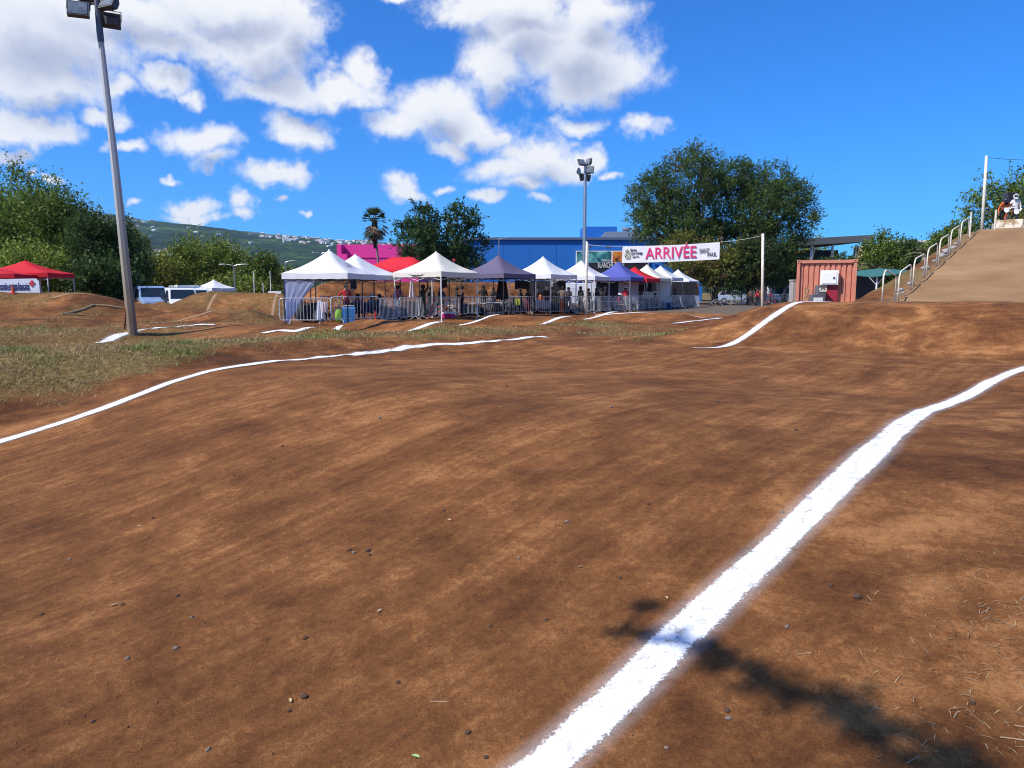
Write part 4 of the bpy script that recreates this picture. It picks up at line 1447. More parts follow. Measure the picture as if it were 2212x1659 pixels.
# tree behind the camera whose bough throws the shadow on the near ground
def shadow_tree():
    pts = [(1340, 1372), (1400, 1378), (1455, 1382), (1520, 1402), (1600, 1440), (1660, 1478), (1720, 1510), (1790, 1540), (1860, 1562), (1940, 1570), (1990, 1600), (2050, 1640), (2110, 1690), (1400, 1310), (1900, 1640), (1960, 1670), (1560, 1425), (1830, 1520), (1900, 1590), (2000, 1650), (1700, 1470), (2060, 1665), (1640, 1462)]
    base = Vector((-10.5, -6.5, 0)); base.z = g1(base.x, base.y)
    root = thing('shade_tree', 'leafy tree standing behind the photographer', 'tree', base)
    C = []; A = []; S = []
    cl = []
    for i_, (u, v) in enumerate(pts):
        gx, gy = hit(u, v) if v < 1900 else (0, 0)
        g = Vector((gx, gy, g1(gx, gy)))
        c = g + TO_SUN * 11.5
        cl.append(c)
        w = .045 if v < 1400 else .07
        for k in range(int(16 + 60 * ((i_ * 7919) % 5 > 1)) if v > 1385 else 34):
            o = Vector((rnd.gauss(0, w), rnd.gauss(0, w), rnd.gauss(0, .05)))
            C.append(c + o - base); A.append((rnd.gauss(0, 1), rnd.gauss(0, 1), rnd.gauss(0, .3))); S.append(rnd.uniform(.06, .13))
    crown = base + Vector((-2.0, -3.0, 8.5))
    for k in range(14000):
        d = in_ell(1, .3)[0]
        C.append(crown - base + Vector((d[0] * 4.2, d[1] * 4.2, d[2] * 3.2))); A.append((rnd.gauss(0, 1), rnd.gauss(0, 1), rnd.gauss(0, .5))); S.append(rnd.uniform(.15, .3))
    n = len(C)
    k = rng.random((n, 1))
    me = leaf_mesh('crown', np.array([tuple(c) for c in C]), np.array(A), np.array(S), np.array(G_DK[0]) * (1 - k) + np.array(G_MD[1]) * k)
    me.materials.append(M_LEAF)
    o = bpy.data.objects.new('crown', me); COL.objects.link(o); o.parent = root
    b = MB()
    b.tube([(0, 0, -.3), (-.3, 0, 4), (-.8, -.6, 8.5)], [.42, .32, .22], 9)
    chain = [Vector((-.52, -.27, 6))] + [Vector((1.5, 1.4, 7.9))] + [c - base for c in cl[12::-1]]
    b.tube(chain, [.07, .06] + [.034 - .002 * i for i in range(13)], 6)
    for i in range(13, len(cl)):
        j = min(range(13), key=lambda q: (cl[q] - cl[i]).length)
        b.tube([cl[j] - base, cl[i] - base], [.03, .012], 5)
    b.build('trunk', M_BARK, root, smooth=True)


shadow_tree()

# ------------------------------------------------------------------ folding tents
def cloth(name, col, tr=.06):
    return mat(name, col, .75, var=.05, scale=3.0, bump=.25, bscale=6.0, transl=tr, spec=.3)


C_WHITE = cloth('white_tent_cloth', (.70, .70, .72))
C_CREAM = cloth('cream_tent_cloth', (.68, .65, .56))
C_NAVY = cloth('faded_navy_cloth', (.125, .105, .17), .05)
C_BLUE = cloth('blue_tent_cloth', (.085, .10, .36), .08)
C_RED = cloth('red_tent_cloth', (.62, .018, .032), .15)
M_LEGW = mat('white_tube', (.70, .70, .70), .45, var=.1)
M_LEGK = mat('black_tube', (.02, .02, .022), .5)


def tent(label, cloth_m, corner, rz, z_eave, z_peak, w=3.0, d=3.0, ridge_l=0.0, leg_m=None, centre=None, wobble=.7):
    """corner: world xy of the near corner (+x, -y in local axes)"""
    ca, sa = math.cos(rz), math.sin(rz)
    if centre is None:
        cx = corner[0] - (ca * w / 2 - sa * -d / 2); cy = corner[1] - (sa * w / 2 + ca * -d / 2)
    else:
        cx, cy = centre
    zg = g1(cx, cy)
    root = thing('folding_tent', label, 'tent', (cx, cy, zg), rz, 'folding tents beside the track')
    ze, zp = z_eave - zg, z_peak - zg
    leg_m = leg_m or M_LEGW
    n = 16
    V = []; F = []
    for j in range(n + 1):
        for i in range(n + 1):
            a = i / n * 2 - 1; c = j / n * 2 - 1
            x = a * w / 2; y = c * d / 2
            rx = max(0.0, abs(x) - ridge_l / 2) / (w / 2 - ridge_l / 2)
            r = max(rx, abs(c))
            # taut but slightly hollow panels
            f = (1 - r)
            hgt = .62 * f + .38 * f ** 2.6
            if abs(a) > .999 or abs(c) > .999:
                hgt = 0
            crease = abs(rx - abs(c))
            z = ze + (zp - ze) * hgt - .05 * min(1, crease * 2.2) * math.sin(math.pi * r) * (1 + wobble * math.sin(9 * a + 5 * c))
            sag = .05 * (1 - min(abs(a), abs(c)) ** 2) if r > .999 else 0
            z += .018 * float(fbm(np.array(x * 2.1 + cx), np.array(y * 2.1 + cy), 3, 3)) * (1 if r < .98 else 0)
            V.append((x, y, z - sag * .6))
            if i < n and j < n:
                k = j * (n + 1) + i
                F.append((k, k + 1, k + n + 2, k + n + 1))
    b = MB(); b.add(V, F); b.ell((0, 0, zp - .015), (.05, .05, .035), 8, 5)
    b.build('canopy', cloth_m, root, smooth=True)
    # valances
    hv = .25
    for k in range(4):
        b = MB(); pts = []
        L = w if k % 2 == 0 else d
        o = (d if k % 2 == 0 else w) / 2 + .012
        m_ = 14
        for i in range(m_ + 1):
            t = i / m_ * 2 - 1
            sag = .03 * (1 - t * t)
            wv = .012 * math.sin(t * 17 + k)
            for zz in (ze + .005 - sag, ze - hv - .012 * math.cos(t * math.pi * 6) - sag * .3):
                x, y = t * (L / 2 + .012), -(o + (wv if zz < ze - .1 else 0))
                for _ in range(k):
                    x, y = -y, x
                pts.append((x, y, zz))
        b.add(pts, [(2 * i, 2 * i + 2, 2 * i + 3, 2 * i + 1) for i in range(m_)])
        b.build('valance', cloth_m, root, smooth=True)
    # legs
    for sx in (-1, 1):
        for sy in (-1, 1):
            x, y = sx * (w / 2 - .04), sy * (d / 2 - .04)
            wx, wy = cx + ca * x - sa * y, cy + sa * x + ca * y
            zl = g1(wx, wy) - zg
            b = MB(); b.box((x, y, (zl + ze) / 2 - .02), (.045, .045, ze - zl - .06)); b.box((x, y, zl + .02), (.13, .13, .03)); b.build('leg', leg_m, root)
    # scissor trusses
    for k in range(4):
        L = (w if k % 2 == 0 else d) - .12; o = (d if k % 2 == 0 else w) / 2 - .05
        b = MB()
        for h2 in range(2):
            x0 = -L / 2 + h2 * L / 2; x1 = x0 + L / 2
            for za, zb_ in ((ze - .08, ze - .42), (ze - .42, ze - .08)):
                P0, P1 = [x0, -o, za], [x1, -o, zb_]
                for _ in range(k):
                    P0 = [-P0[1], P0[0], P0[2]]; P1 = [-P1[1], P1[0], P1[2]]
                b.tube([P0, P1], .013, 4)
        b.build('truss', leg_m, root)
    b = MB()
    b.tube([(0, 0, ze - .35), (0, 0, zp - .05)], .02, 6)
    for a in range(4):
        x, y = (0, -d / 2 + .06)
        if a % 2: x, y = (w / 2 - .06, 0)
        if a >= 2: x, y = -x, -y
        b.tube([(x, y, ze - .25), (0, 0, ze - .3)], .013, 4)
    b.build('centre_strut', leg_m, root)
    return root


def T(label, m, uc, ve, Y, ang, vp, **kw):
    c = at(uc, ve, Y)
    w = kw.get('w', 3.0); d = kw.get('d', 3.0)
    rz = -R(ang)
    ca, sa = math.cos(rz), math.sin(rz)
    cy = c.y - (sa * w / 2 - ca * d / 2)
    return tent(label, m, (c.x, c.y), rz, c.z, at(uc, vp, cy).z, **kw)


T1 = T('white tent with a side curtain in blue shade at the end of the barriers', C_WHITE, 750, 589, 31.4, 12, 539, leg_m=M_LEGK)
T('white tent close behind the one with the side curtain', C_WHITE, 782, 592, 35.0, 26, 549, w=3.2, d=3.2, leg_m=M_LEGK)
tent('long red tent with a ridge behind the white and cream tents', C_RED, None, -R(28), at(863, 584, 42).z, at(863, 555, 42).z, w=4.6, d=3.0, ridge_l=1.6, centre=(at(866, 584, 42).x, 42), leg_m=M_LEGK)
T('cream white tent with a torn valance emblem next to the red tent', C_CREAM, 953, 586, 35.2, 33, 543)
T('faded purple navy tent beside the cream tent', C_NAVY, 1088, 590, 39.6, 36, 551, leg_m=M_LEGK)
T('plain white tent right of the faded purple tent', C_WHITE, 1190, 592, 43.0, 35, 554, leg_m=M_GALV)
T('white tent behind the left post of the finish banner', C_WHITE, 1285, 596, 47.5, 26, 562)
T('royal blue tent in the row of tents', C_BLUE, 1362, 598, 52, 30, 564, leg_m=M_GALV)
T('red tent tucked behind the royal blue tent', C_RED, 1397, 601, 54.2, 30, 576, leg_m=M_GALV)
T('cream tent with a printed corner below the finish banner', C_CREAM, 1423, 600, 57, 30, 571, leg_m=M_GALV)
T('white tent with a dark printed peak, next to last of the row', C_WHITE, 1452, 599, 60, 30, 574, leg_m=M_GALV)
T('small white tent at the far end of the row under the yellow-green tree', C_WHITE, 1489, 606, 65, 30, 582)
# rescue tents on the left
tent('red rescue tent with its whole front edge showing', C_RED, None, R(4), at(57, 590, 44.5).z, at(57, 562, 44.5).z, w=4.0, d=3.0, centre=(at(57, 590, 44.5).x, 44.5))
tent('red rescue tent standing in front of the other red rescue tent', C_RED, None, R(8), at(-40, 592, 41.8).z, at(-40, 572, 41.8).z, w=4.6, d=3.0, centre=(at(-36, 590, 41.8).x, 41.8))
tent('small white tent on the far mound behind the vans', C_WHITE, None, -R(28), at(462, 622, 56).z, at(462, 604, 56).z, w=2.2, d=2.2, centre=(at(462, 620, 56).x, 56))
b = MB(); c = at(464, 632, 55.2); b.box((0, 0, -.3), (1.1, .05, 1.1))
sh = b.build('side_wall', C_WHITE, None, loc=(c.x, c.y, c.z)); tag(sh, 'white cloth panel hanging in the small far white tent', 'cloth')
# tent prints
dkp = mat('dark_print', (.06, .05, .06), .8)
for t_ in bpy.data.objects:
    if t_.get('label') == 'cream white tent with a torn valance emblem next to the red tent':
        b = MB(); zz = 2.02
        b.add([(-.75, -1.53, zz + .12), (-.2, -1.53, zz + .05), (-.1, -1.53, zz + .1), (0, -1.53, zz + .02), (.1, -1.53, zz + .1), (.2, -1.53, zz + .05), (.75, -1.53, zz + .12), (.2, -1.53, zz - .05), (.05, -1.53, zz - .02), (0, -1.53, zz - .12), (-.05, -1.53, zz - .02), (-.2, -1.53, zz - .05)],
              [(0, 1, 11), (1, 2, 10, 11), (2, 3, 9, 10), (3, 4, 8, 9), (4, 5, 7, 8), (5, 6, 7)])
        b.v = [(x * .7, y, (z - zz) * .7 + zz + .1) for x, y, z in b.v]
        b.build('printed_emblem', dkp, t_)

# gathered side curtain of the first tent (rear wall, tied to the left corner)
b = MB(); nU, nV = 26, 18; V = []
T1z = T1.location.z
for j in range(nV + 1):
    h = j / nV
    wd_ = 2.85 * (1 - h) ** 1.15 + .22
    for i in range(nU + 1):
        a = i / nU
        x = -1.47 + .05 * math.sin(a * 26 + h * 3) * (.3 + h) + .02 * math.sin(a * 61)
        V.append((x + .02, -1.45 + a * wd_ + .10 * h * a, 1.92 - 1.85 * h + .02 * math.sin(a * 13)))
b.add(V, [(j * (nU + 1) + i, j * (nU + 1) + i + 1, (j + 1) * (nU + 1) + i + 1, (j + 1) * (nU + 1) + i) for j in range(nV) for i in range(nU)])
cu = b.build('side_curtain', cloth('shade_blue_curtain', (.52, .60, .86), .35), T1, smooth=True)  # white cloth; the blue of its shade is put into the colour
cu['label'] = 'white wrinkled curtain tinted with blue shade, gathered to the corner leg'
lettering('GIO', .34, mat('grey_print', (.30, .33, .42), .8), T1, (1.02, -.25, 2.50), rot=(0, 0, 0)).rotation_euler = (-R(38), 0, R(90))

# ------------------------------------------------------------------ crowd barriers
M_BAR = mat('bright_galvanised', (.62, .64, .66), .35, metal=.35, var=.12, scale=12)


def barrier_proto():
    root = thing('crowd_barrier', 'galvanised crowd barrier', 'barrier', (0, 0, -50))
    L, z0, z1, r_ = 2.12, .17, 1.08, .12
    pts = []
    for cx_, cz_, a0 in ((L / 2 - r_, z0 + r_, -90), (L / 2 - r_, z1 - r_, 0), (-L / 2 + r_, z1 - r_, 90), (-L / 2 + r_, z0 + r_, 180)):
        for k in range(4):
            a = R(a0 + k * 30); pts.append((cx_ + r_ * math.cos(a), 0, cz_ + r_ * math.sin(a)))
    b = MB(); b.tube(pts, .021, 6, close=True); b.build('frame', M_BAR, root, smooth=True)
    n = 14
    bar = None
    for i in range(n):
        x = -L / 2 + (i + 1) * L / (n + 1)
        if bar is None:
            b = MB(); b.tube([(0, 0, z0), (0, 0, z1)], .011, 5, cap=False); bar = b.build('bar', M_BAR, root); bar.location = (x, 0, 0)
        else:
            share(bar, root, (x, 0, 0))
    for sx in (-1, 1):
        b = MB(); x = sx * .62
        b.tube([(x, -.30, .015), (x, 0, z0), (x, .30, .015)], .017, 5); b.build('foot', M_BAR, root)
    for sx in (-1, 1):
        b = MB(); b.box((sx * (L / 2 + .03), 0, .42), (.09, .03, .04)); b.box((sx * (L / 2 + .02), 0, .8), (.05, .03, .03)); b.build('hook', M_BAR, root)
    return root


BP = barrier_proto()
poly = [(-9.75, 31.0), (-7.9, 31.0), (-5.95, 31.6), (-4.05, 38.4), (-1.35, 43.6), (1.4, 45.2), (4.1, 46.3), (6.5, 49.0), (9.2, 53.5), (12.3, 58.5), (16.6, 65.0)]
D = [Vector((x, y)) for x, y in poly]
acc = []
seg = 0; pos = D[0].copy(); first = True; nb = 0
Ltot = sum((D[i + 1] - D[i]).length for i in range(len(D) - 1))


def along(dist):
    for i in range(len(D) - 1):
        l = (D[i + 1] - D[i]).length
        if dist <= l or i == len(D) - 2:
            return D[i] + (D[i + 1] - D[i]) * (dist / l)
        dist -= l


ORD = ['first', 'second', 'third', 'fourth', 'fifth', 'sixth', 'seventh', 'eighth', 'ninth', 'tenth', 'eleventh', 'twelfth', 'thirteenth', 'fourteenth', 'fifteenth', 'sixteenth', 'seventeenth', 'eighteenth', 'nineteenth', 'twentieth', 'twenty-first', 'twenty-second', 'twenty-third', 'twenty-fourth', 'twenty-fifth']
nB = int(Ltot // 2.24)
zones = ['before the white tent', 'before the cream and red tents', 'before the purple tent', 'before the plain white tents', 'before the blue tent', 'before the last tents']
cuts = [2, 7, 9, 13, 17, 99]
for i in range(nB):
    a = along(i * 2.24); c = along((i + 1) * 2.24)
    m_ = (a + c) / 2; rz = math.atan2(c.y - a.y, c.x - a.x) + rnd.uniform(-.05, .05)
    z = next(k for k, q_ in enumerate(cuts) if i < q_)
    o = BP if i == 0 else dup(BP, (0, 0, 0), 0)
    o.location = (m_.x, m_.y, g1(m_.x, m_.y)); o.rotation_euler = (rnd.uniform(-.02, .02), 0, rz)
    tag(o, ORD[i] + ' crowd barrier counted along the row from the side-curtain tent', 'barrier', 'crowd barriers along the tent row')
# a few barriers at the plaza by the waiting riders
for k, (u, Y, a) in enumerate(((1590, 76, 5), (1636, 77, -3), (1682, 76, 2))):
    p = at(u, 660, Y)
    dup(BP, (p.x, Y, g1(p.x, Y)), R(a), ('crowd barrier across the plaza in front of the silver car', 'crowd barrier across the plaza beside the rider in red', 'crowd barrier across the plaza in front of the white minibus')[k], 'crowd barriers across the plaza')

# ------------------------------------------------------------------ posts, masts and the banner
M_POST = mat('peeling_white_post', (.76, .71, .58), .85, var=.22, scale=5, bump=.4)


def post(u0, v0, u1, v1, Y, r_, label, name='post', m=None, cat='post'):
    t_ = at(u1, v1, Y); q = at(u0, v0, Y)
    zb = g1(q.x, Y)
    root = thing(name, label, cat, (q.x, Y, zb))
    lean = t_.x - q.x; h = t_.z - zb
    b = MB(); b.tube([(0, 0, -.2), (lean * .5, 0, h * .5), (lean, 0, h)], [r_ * 1.1, r_, r_ * .9], 10); b.build('shaft', m or M_POST, root, smooth=True)
    b = MB(); b.tube([(lean, 0, h), (lean, 0, h + .04)], [r_ * .95, r_ * .7], 10); b.build('cap', m or M_POST, root)
    b = MB(); b.tube([(lean * .97, -.02, h * .93), (lean * .97 + r_ * 2, -.02, h * .93)], .02, 5); b.build('eyelet', M_GALV, root)
    return root, Vector((q.x + lean, Y, zb + h))


Yb_ = 42.5
YBL, YBR = 44.6, 41.0
PL, tl = post(1265.5, 681, 1268, 523, YBL, .078, 'peeling white post at the tent end of the finish banner')
PR, tr_ = post(1648, 664, 1648, 506, YBR, .08, 'peeling white post on the flank of the dirt jump holding the finish banner')
def YB(u):
    xa, xb = (1267 - 1106), (1648 - 1106)
    return YBL * YBR * (xb - xa) / ((u - 1106 - xa) * YBL + (xb - (u - 1106)) * YBR) if True else Yb_
bn = thing('finish_banner', 'white finish banner with pink letters strung between two white posts', 'banner', at(1450, 546, YB(1450)))
A = [at(1345, 532, YB(1345)), at(1555, 523, YB(1555)), at(1554, 560, YB(1554)), at(1343, 568, YB(1343))]
yaw = math.atan2(A[1].y - A[0].y, A[1].x - A[0].x)
Mi = Matrix.Rotation(-yaw, 3, 'Z')
bn.rotation_euler = (0, 0, yaw)
o0 = bn.location.copy()
n = 24; V = []; F = []
for j in range(5):
    for i in range(n + 1):
        a = i / n; c = j / 4
        top = A[0].lerp(A[1], a); bot = A[3].lerp(A[2], a)
        p = Mi @ (top.lerp(bot, c) - o0)
        p.z -= .05 * math.sin(math.pi * a) * (1 - .3 * c)
        p.y += .018 * math.sin(a * 9 + c * 2) * c + .010 * math.sin(a * 23 + 1)
        V.append(p)
        if i < n and j < 4:
            k = j * (n + 1) + i; F.append((k, k + 1, k + n + 2, k + n + 1))
b = MB(); b.add(V, F); b.build('cloth', cloth('banner_cloth', (.80, .80, .82), .15), bn, smooth=True)
tilt = math.atan2(A[1].z - A[0].z, (A[1] - A[0]).xy.length)
def bpos(u, v, dy=-.04):
    p = Mi @ (at(u, v, YB(u)) - o0); p.y = dy; return p
M_PINKT = mat('banner_pink', (.68, .02, .14), .6, var=.05)
M_BLKT = mat('banner_black', (.03, .03, .035), .6)
def fit(o, x0, x1, z, dy=-.012):
    xsv = [v.co.x for v in o.data.vertices]; s_ = (x1 - x0) / (max(xsv) - min(xsv)); lo = min(xsv) * s_
    for v in o.data.vertices:
        v.co.x *= s_
    o.location = (x0 - lo, dy, z)
for txt, size, m_, u0, u1, v, bold in (('ARRIVÉE', .92, M_PINKT, 1394, 1504, 548, .006), ('SAINT', .34, M_BLKT, 1511, 1532, 542, 0), ('PAUL', .34, M_BLKT, 1528, 1548, 550, 0),
                                       ('Bicross', .22, M_BLKT, 1362, 1375, 540, .002), ('Club Oméga', .22, M_BLKT, 1362, 1388, 547, .002), ('Saint Paul', .17, M_BLKT, 1366, 1380, 554.5, 0)):
    o = lettering(txt, size, m_, bn, (0, 0, 0), rot=(0, -tilt, 0), depth=.01, bold=bold)
    fit(o, bpos(u0, v).x, bpos(u1, v).x, bpos(u0, v).z, -.04)
b = MB()
lg = [bpos(x / 1.8445 * 1.0, y / 1.8445) for x, y in ((2494, 997), (2500, 994), (2505, 1000), (2504, 1009), (2511, 1016), (2511, 1026), (2505, 1031), (2498, 1028), (2492, 1027), (2490, 1016), (2495, 1010))]
b.tube(lg, .022, 4, close=True); b.build('club_emblem', mat('emblem_gold', (.30, .25, .02), .6), bn)
lettering('b', .18, M_BLKT, bn, bpos(1355.5, 545), depth=.01); lettering('W', .18, M_BLKT, bn, bpos(1356, 554), depth=.01)


def rope(name, a, c, sag, label, r_=.012, m=None):
    b = MB(); a = Vector(a); c = Vector(c)
    pts = [(a.lerp(c, t) - a) + Vector((0, 0, -sag * 4 * t * (1 - t))) for t in np.linspace(0, 1, 14)]
    b.tube(pts, r_, 5)
    o = b.build(name, m or mat('rope', (.55, .53, .48), .9), None, loc=a)
    return tag(o, label, 'rope')


rope('rope', tl + Vector((.08, -.03, -.15)), A[0] + Vector((0, -.02, 0)), .04, 'rope from the tent-side white post to the finish banner')
rope('rope', A[1] + Vector((0, -.02, 0)), tr_ + Vector((-.08, -.03, -.08)), .05, 'rope from the finish banner to the post on the dirt jump')
rope('rope', tl + Vector((.06, -.1, -.1)), Vector((tl.x + .16, tl.y - .12, 1.9)), .0, 'loose rope end hanging down the tent-side white post', .009)


# floodlight masts
def floodlight(parent, c, yaw, pitch, w=.5, h=.42):
    w *= 1.18; h *= 1.18
    M3 = Matrix.Rotation(yaw, 3, 'Z') @ Matrix.Rotation(pitch, 3, 'X')
    b = MB()
    b.box(c, (w, .16, h), rot=M3)
    bk = [M3 @ Vector(p) + Vector(c) for p in ((-w * .35, .08, -h * .35), (w * .35, .08, -h * .35), (w * .35, .08, h * .35), (-w * .35, .08, h * .35), (-w * .2, .24, -h * .2), (w * .2, .24, -h * .2), (w * .2, .24, h * .2), (-w * .2, .24, h * .2))]
    b.add(bk, [(4, 5, 6, 7), (0, 1, 5, 4), (1, 2, 6, 5), (2, 3, 7, 6), (3, 0, 4, 7)])
    f = b.build('floodlight', mat('lamp_housing', (.06, .062, .07), .5), parent)
    b = MB(); b.box(Vector(c) + M3 @ Vector((0, -.085, 0)), (w * .86, .012, h * .84), rot=M3); b.build('lens', mat('lamp_glass', (.20, .23, .26), .12, spec=.8, var=.35, scale=4), f)
    b = MB()
    for sx in (-1, 1):
        b.tube([Vector(c) + M3 @ Vector((sx * (w / 2 + .02), 0, 0)), Vector(c) + M3 @ Vector((sx * (w / 2 + .02), .02, h * .62))], .012, 4)
    b.tube([Vector(c) + M3 @ Vector((-(w / 2 + .02), .02, h * .62)), Vector(c) + M3 @ Vector((w / 2 + .02, .02, h * .62))], .012, 4)
    b.build('bracket', M_DARK, f)


Yl = 24.8
q0 = at(287, 711, Yl); q1 = at(207, -30, Yl)
zb = g1(q0.x, Yl)
fm = thing('floodlight_mast', 'tall leaning octagonal floodlight mast with a rusty lower part', 'mast', (q0.x, Yl, zb - .05))
lean = q1.x - q0.x; hh = q1.z - zb
M_MAST = bpy.data.materials.new('weathered_mast'); M_MAST.use_nodes = True
t = M_MAST.node_tree; bs = t.nodes['Principled BSDF']; bs.inputs['Roughness'].default_value = .6
tc = nn(t, 'ShaderNodeTexCoord'); sp = nn(t, 'ShaderNodeSeparateXYZ'); lk(t, tc.outputs['Object'], sp.inputs[0])
nz = nn(t, 'ShaderNodeTexNoise'); nz.inputs['Scale'].default_value = 2.0; nz.inputs['Detail'].default_value = 6; lk(t, tc.outputs['Object'], nz.inputs['Vector'])
hgt = mth(t, 'ADD', sp.outputs[2], mth(t, 'MULTIPLY', nz.outputs['Fac'], 1.6))
mr = nn(t, 'ShaderNodeMapRange'); lk(t, hgt, mr.inputs[0]); mr.inputs[1].default_value = 1.2; mr.inputs[2].default_value = 6.0
cr = nn(t, 'ShaderNodeValToRGB'); lk(t, mr.outputs[0], cr.inputs[0])
cr.color_ramp.elements[0].color = (.20, .135, .085, 1); cr.color_ramp.elements[1].color = (.40, .41, .42, 1)
x = cr.color_ramp.elements.new(.45); x.color = (.29, .26, .20, 1)
lk(t, cr.outputs[0], bs.inputs['Base Color'])
b = MB(); b.tube([(0, 0, -.3), (lean * .5, 0, hh * .5), (lean * .93, 0, hh * .88)], [.165, .125, .085], 8); b.build('shaft', M_MAST, fm)
b = MB(); b.tube([(lean * .895, 0, hh * .85), (lean * .93, 0, hh * .88), (lean, 0, hh + .4)], [.10, .105, .085], 8); b.build('top_sleeve', mat('dark_sleeve', (.10, .115, .14), .5, metal=.3), fm)
def ml(u, v, dy=0):
    p = at(u, v, Yl) - fm.location; p.y = dy; return p
floodlight(fm, ml(179, 27, -.25), R(20), R(-20), .52, .42)
floodlight(fm, ml(231, 40, .2), R(-150), R(-16), .50, .40)
floodlight(fm, ml(240, 6, -.1), R(-25), R(-25), .55, .45)
floodlight(fm, ml(180, -16, .1), R(60), R(-25), .5, .42)
b = MB(); b.tube([ml(165, -2), ml(245, 22)], .03, 5); b.tube([ml(205, 5), ml(180, 18)], .025, 5); b.build('crossbar', M_DARK, fm)
b = MB(); b.tube([at(268, 712, Yl - .1) - fm.location, at(273, 665, Yl - .1) - fm.location, at(276, 640, Yl - .05) - fm.location + Vector((.05, .05, 0))], .035, 6); b.build('rusty_stay', mat('rust', (.20, .075, .035), .9, var=.3), fm)

Yl = 66
q0 = at(1261, 650, Yl); q1 = at(1264.5, 345, Yl)
fm2 = thing('floodlight_mast', 'slim straight floodlight mast with a cluster of lamps above the tents', 'mast', (q0.x, Yl, .2))
hh = q1.z - .2; lean = q1.x - q0.x
b = MB(); b.tube([(0, 0, 0), (lean, 0, hh - 1.0)], [.20, .125], 8); b.build('shaft', M_GALV, fm2)
b = MB(); b.tube([(lean, 0, hh - 1.5), (lean, 0, hh - .1)], .11, 8); b.build('top_sleeve', M_WHITE, fm2)
for u, v, dy, yw, pt in ((1256, 352, -.2, 30, -30), (1272, 350, .1, -60, -15), (1274, 368, -.2, -10, -12), (1252, 371, .1, 75, -10), (1259, 382, .3, 120, -15), (1270, 383, .3, -130, -15)):
    p = at(u, v, Yl) - fm2.location; p.y = dy
    floodlight(fm2, p, R(yw), R(pt), .55, .48)
b = MB(); b.tube([(-.5, 0, hh - .35), (.55, 0, hh - .35)], .035, 5); b.tube([(-.4, 0, hh - 1.2), (.5, 0, hh - 1.2)], .035, 5); b.build('crossbar', M_GALV, fm2)

# mast over the start gate, with its wire
ms, tp = post(2122, 490, 2131, 338, 41, .075, 'thin peeling white mast beside the start gate', 'mast', cat='mast')
rope('wire', tp + Vector((0, 0, -.05)), at(2330, 342, 41), .12, 'thin dark wire running from the white mast over the start gate', .012, M_DARK)
# sports poles far left
for k, (u, v) in enumerate(((1010 / 1.8445, 586), (1048 / 1.8445, 612), (1076 / 1.8445, 586))):
    p = at(u, v, 60); zb = g1(p.x, 60)
    b = MB(); b.tube([(0, 0, 0), (0, 0, p.z - zb)], [.04, .03], 6); b.ell((0, 0, p.z - zb), (.045, .045, .03), 6, 4)
    tag(b.build('goal_pole', M_WHITE, None, loc=(p.x, 60, zb)), 'thin white upright pole before the dark flowering tree', 'pole', 'thin white poles behind the far jump')
b = MB(); b.box((0, 0, .12), (.9, .12, .14)); b.box((0, 0, .22), (.9, .03, .05)); p = at(1095 / 1.8445, 634, 52)
tag(b.build('low_white_rail', M_WHITE, None, loc=(p.x, 52, p.z - .1)), 'low white board rail beyond the far jump, left of the first tent', 'rail')

# ------------------------------------------------------------------ container
M_CONT = mat('orange_container', (.58, .215, .135), .55, var=.14, scale=2.5, bump=.15, bscale=8)
Yc = 33.0
c0 = at(1727, 560, Yc); c1 = at(1846, 562, Yc)
zc_ = g1((c0.x + c1.x) / 2, Yc + 1.0)
ct = thing('shipping_container', 'orange shipping container with corrugated end wall beside the start hill', 'container', ((c0.x + c1.x) / 2, Yc, zc_ - .1), -R(22))
w = (c1.x - c0.x); h = (c0.z + c1.z) / 2 - zc_ + .1
L = 6.0
n = 10
b = MB(); prof = []
x = -w / 2 + .12
step = (w - .24) / n
for i in range(n):
    x0 = -w / 2 + .12 + i * step
    prof += [(x0, 0.0), (x0 + step * .58, 0.0), (x0 + step * .70, .055), (x0 + step * .88, .055)]
prof.append((w / 2 - .12, 0.0))
V = []; F = []
for i, (px, py) in enumerate(prof):
    V += [(px, py + .03, .12), (px, py + .03, h - .16)]
    if i: F.append((2 * i - 2, 2 * i, 2 * i + 1, 2 * i - 1))
b.add(V, F); b.build('end_wall', M_CONT, ct)
for sx in (-1, 1):
    b = MB(); ns = 22; V = []; F = []
    pr = []
    for i in range(ns):
        y0 = .12 + i * (L - .24) / ns; st = (L - .24) / ns
        pr += [(y0, 0), (y0 + st * .5, 0), (y0 + st * .65, .04), (y0 + st * .85, .04)]
    for i, (py, px) in enumerate(pr):
        V += [(sx * (w / 2 - .02 - px), py, .12), (sx * (w / 2 - .02 - px), py, h - .12)]
        if i: F.append((2 * i - 2, 2 * i, 2 * i + 1, 2 * i - 1))
    b.add(V, F); b.build('side_wall', M_CONT, ct)
b = MB(); b.box((0, L / 2, h - .03), (w - .06, L - .06, .04)); b.build('roof', M_CONT, ct)
for sx in (-1, 1):
    for y in (.0, L):
        b = MB(); b.box((sx * (w / 2 - .06), y, h / 2), (.13, .13, h - .24)); b.build('corner_post', M_CONT, ct)
        for z in (.07, h - .06):
            b = MB(); b.box((sx * (w / 2 - .07), y, z), (.17, .17, .13)); cc = b.build('corner_casting', M_CONT, ct)
            b = MB(); b.tube([(sx * (w / 2 - .07), y - .08, z), (sx * (w / 2 - .07), y - .088, z)], .035, 10); b.build('lifting_hole', M_DARK, cc)
for y in (0, L):
    for z, t_ in ((.06, .11), (h - .08, .13)):
        b = MB(); b.box((0, y, z), (w - .32, .10, t_)); b.build('cross_rail', M_CONT, ct)
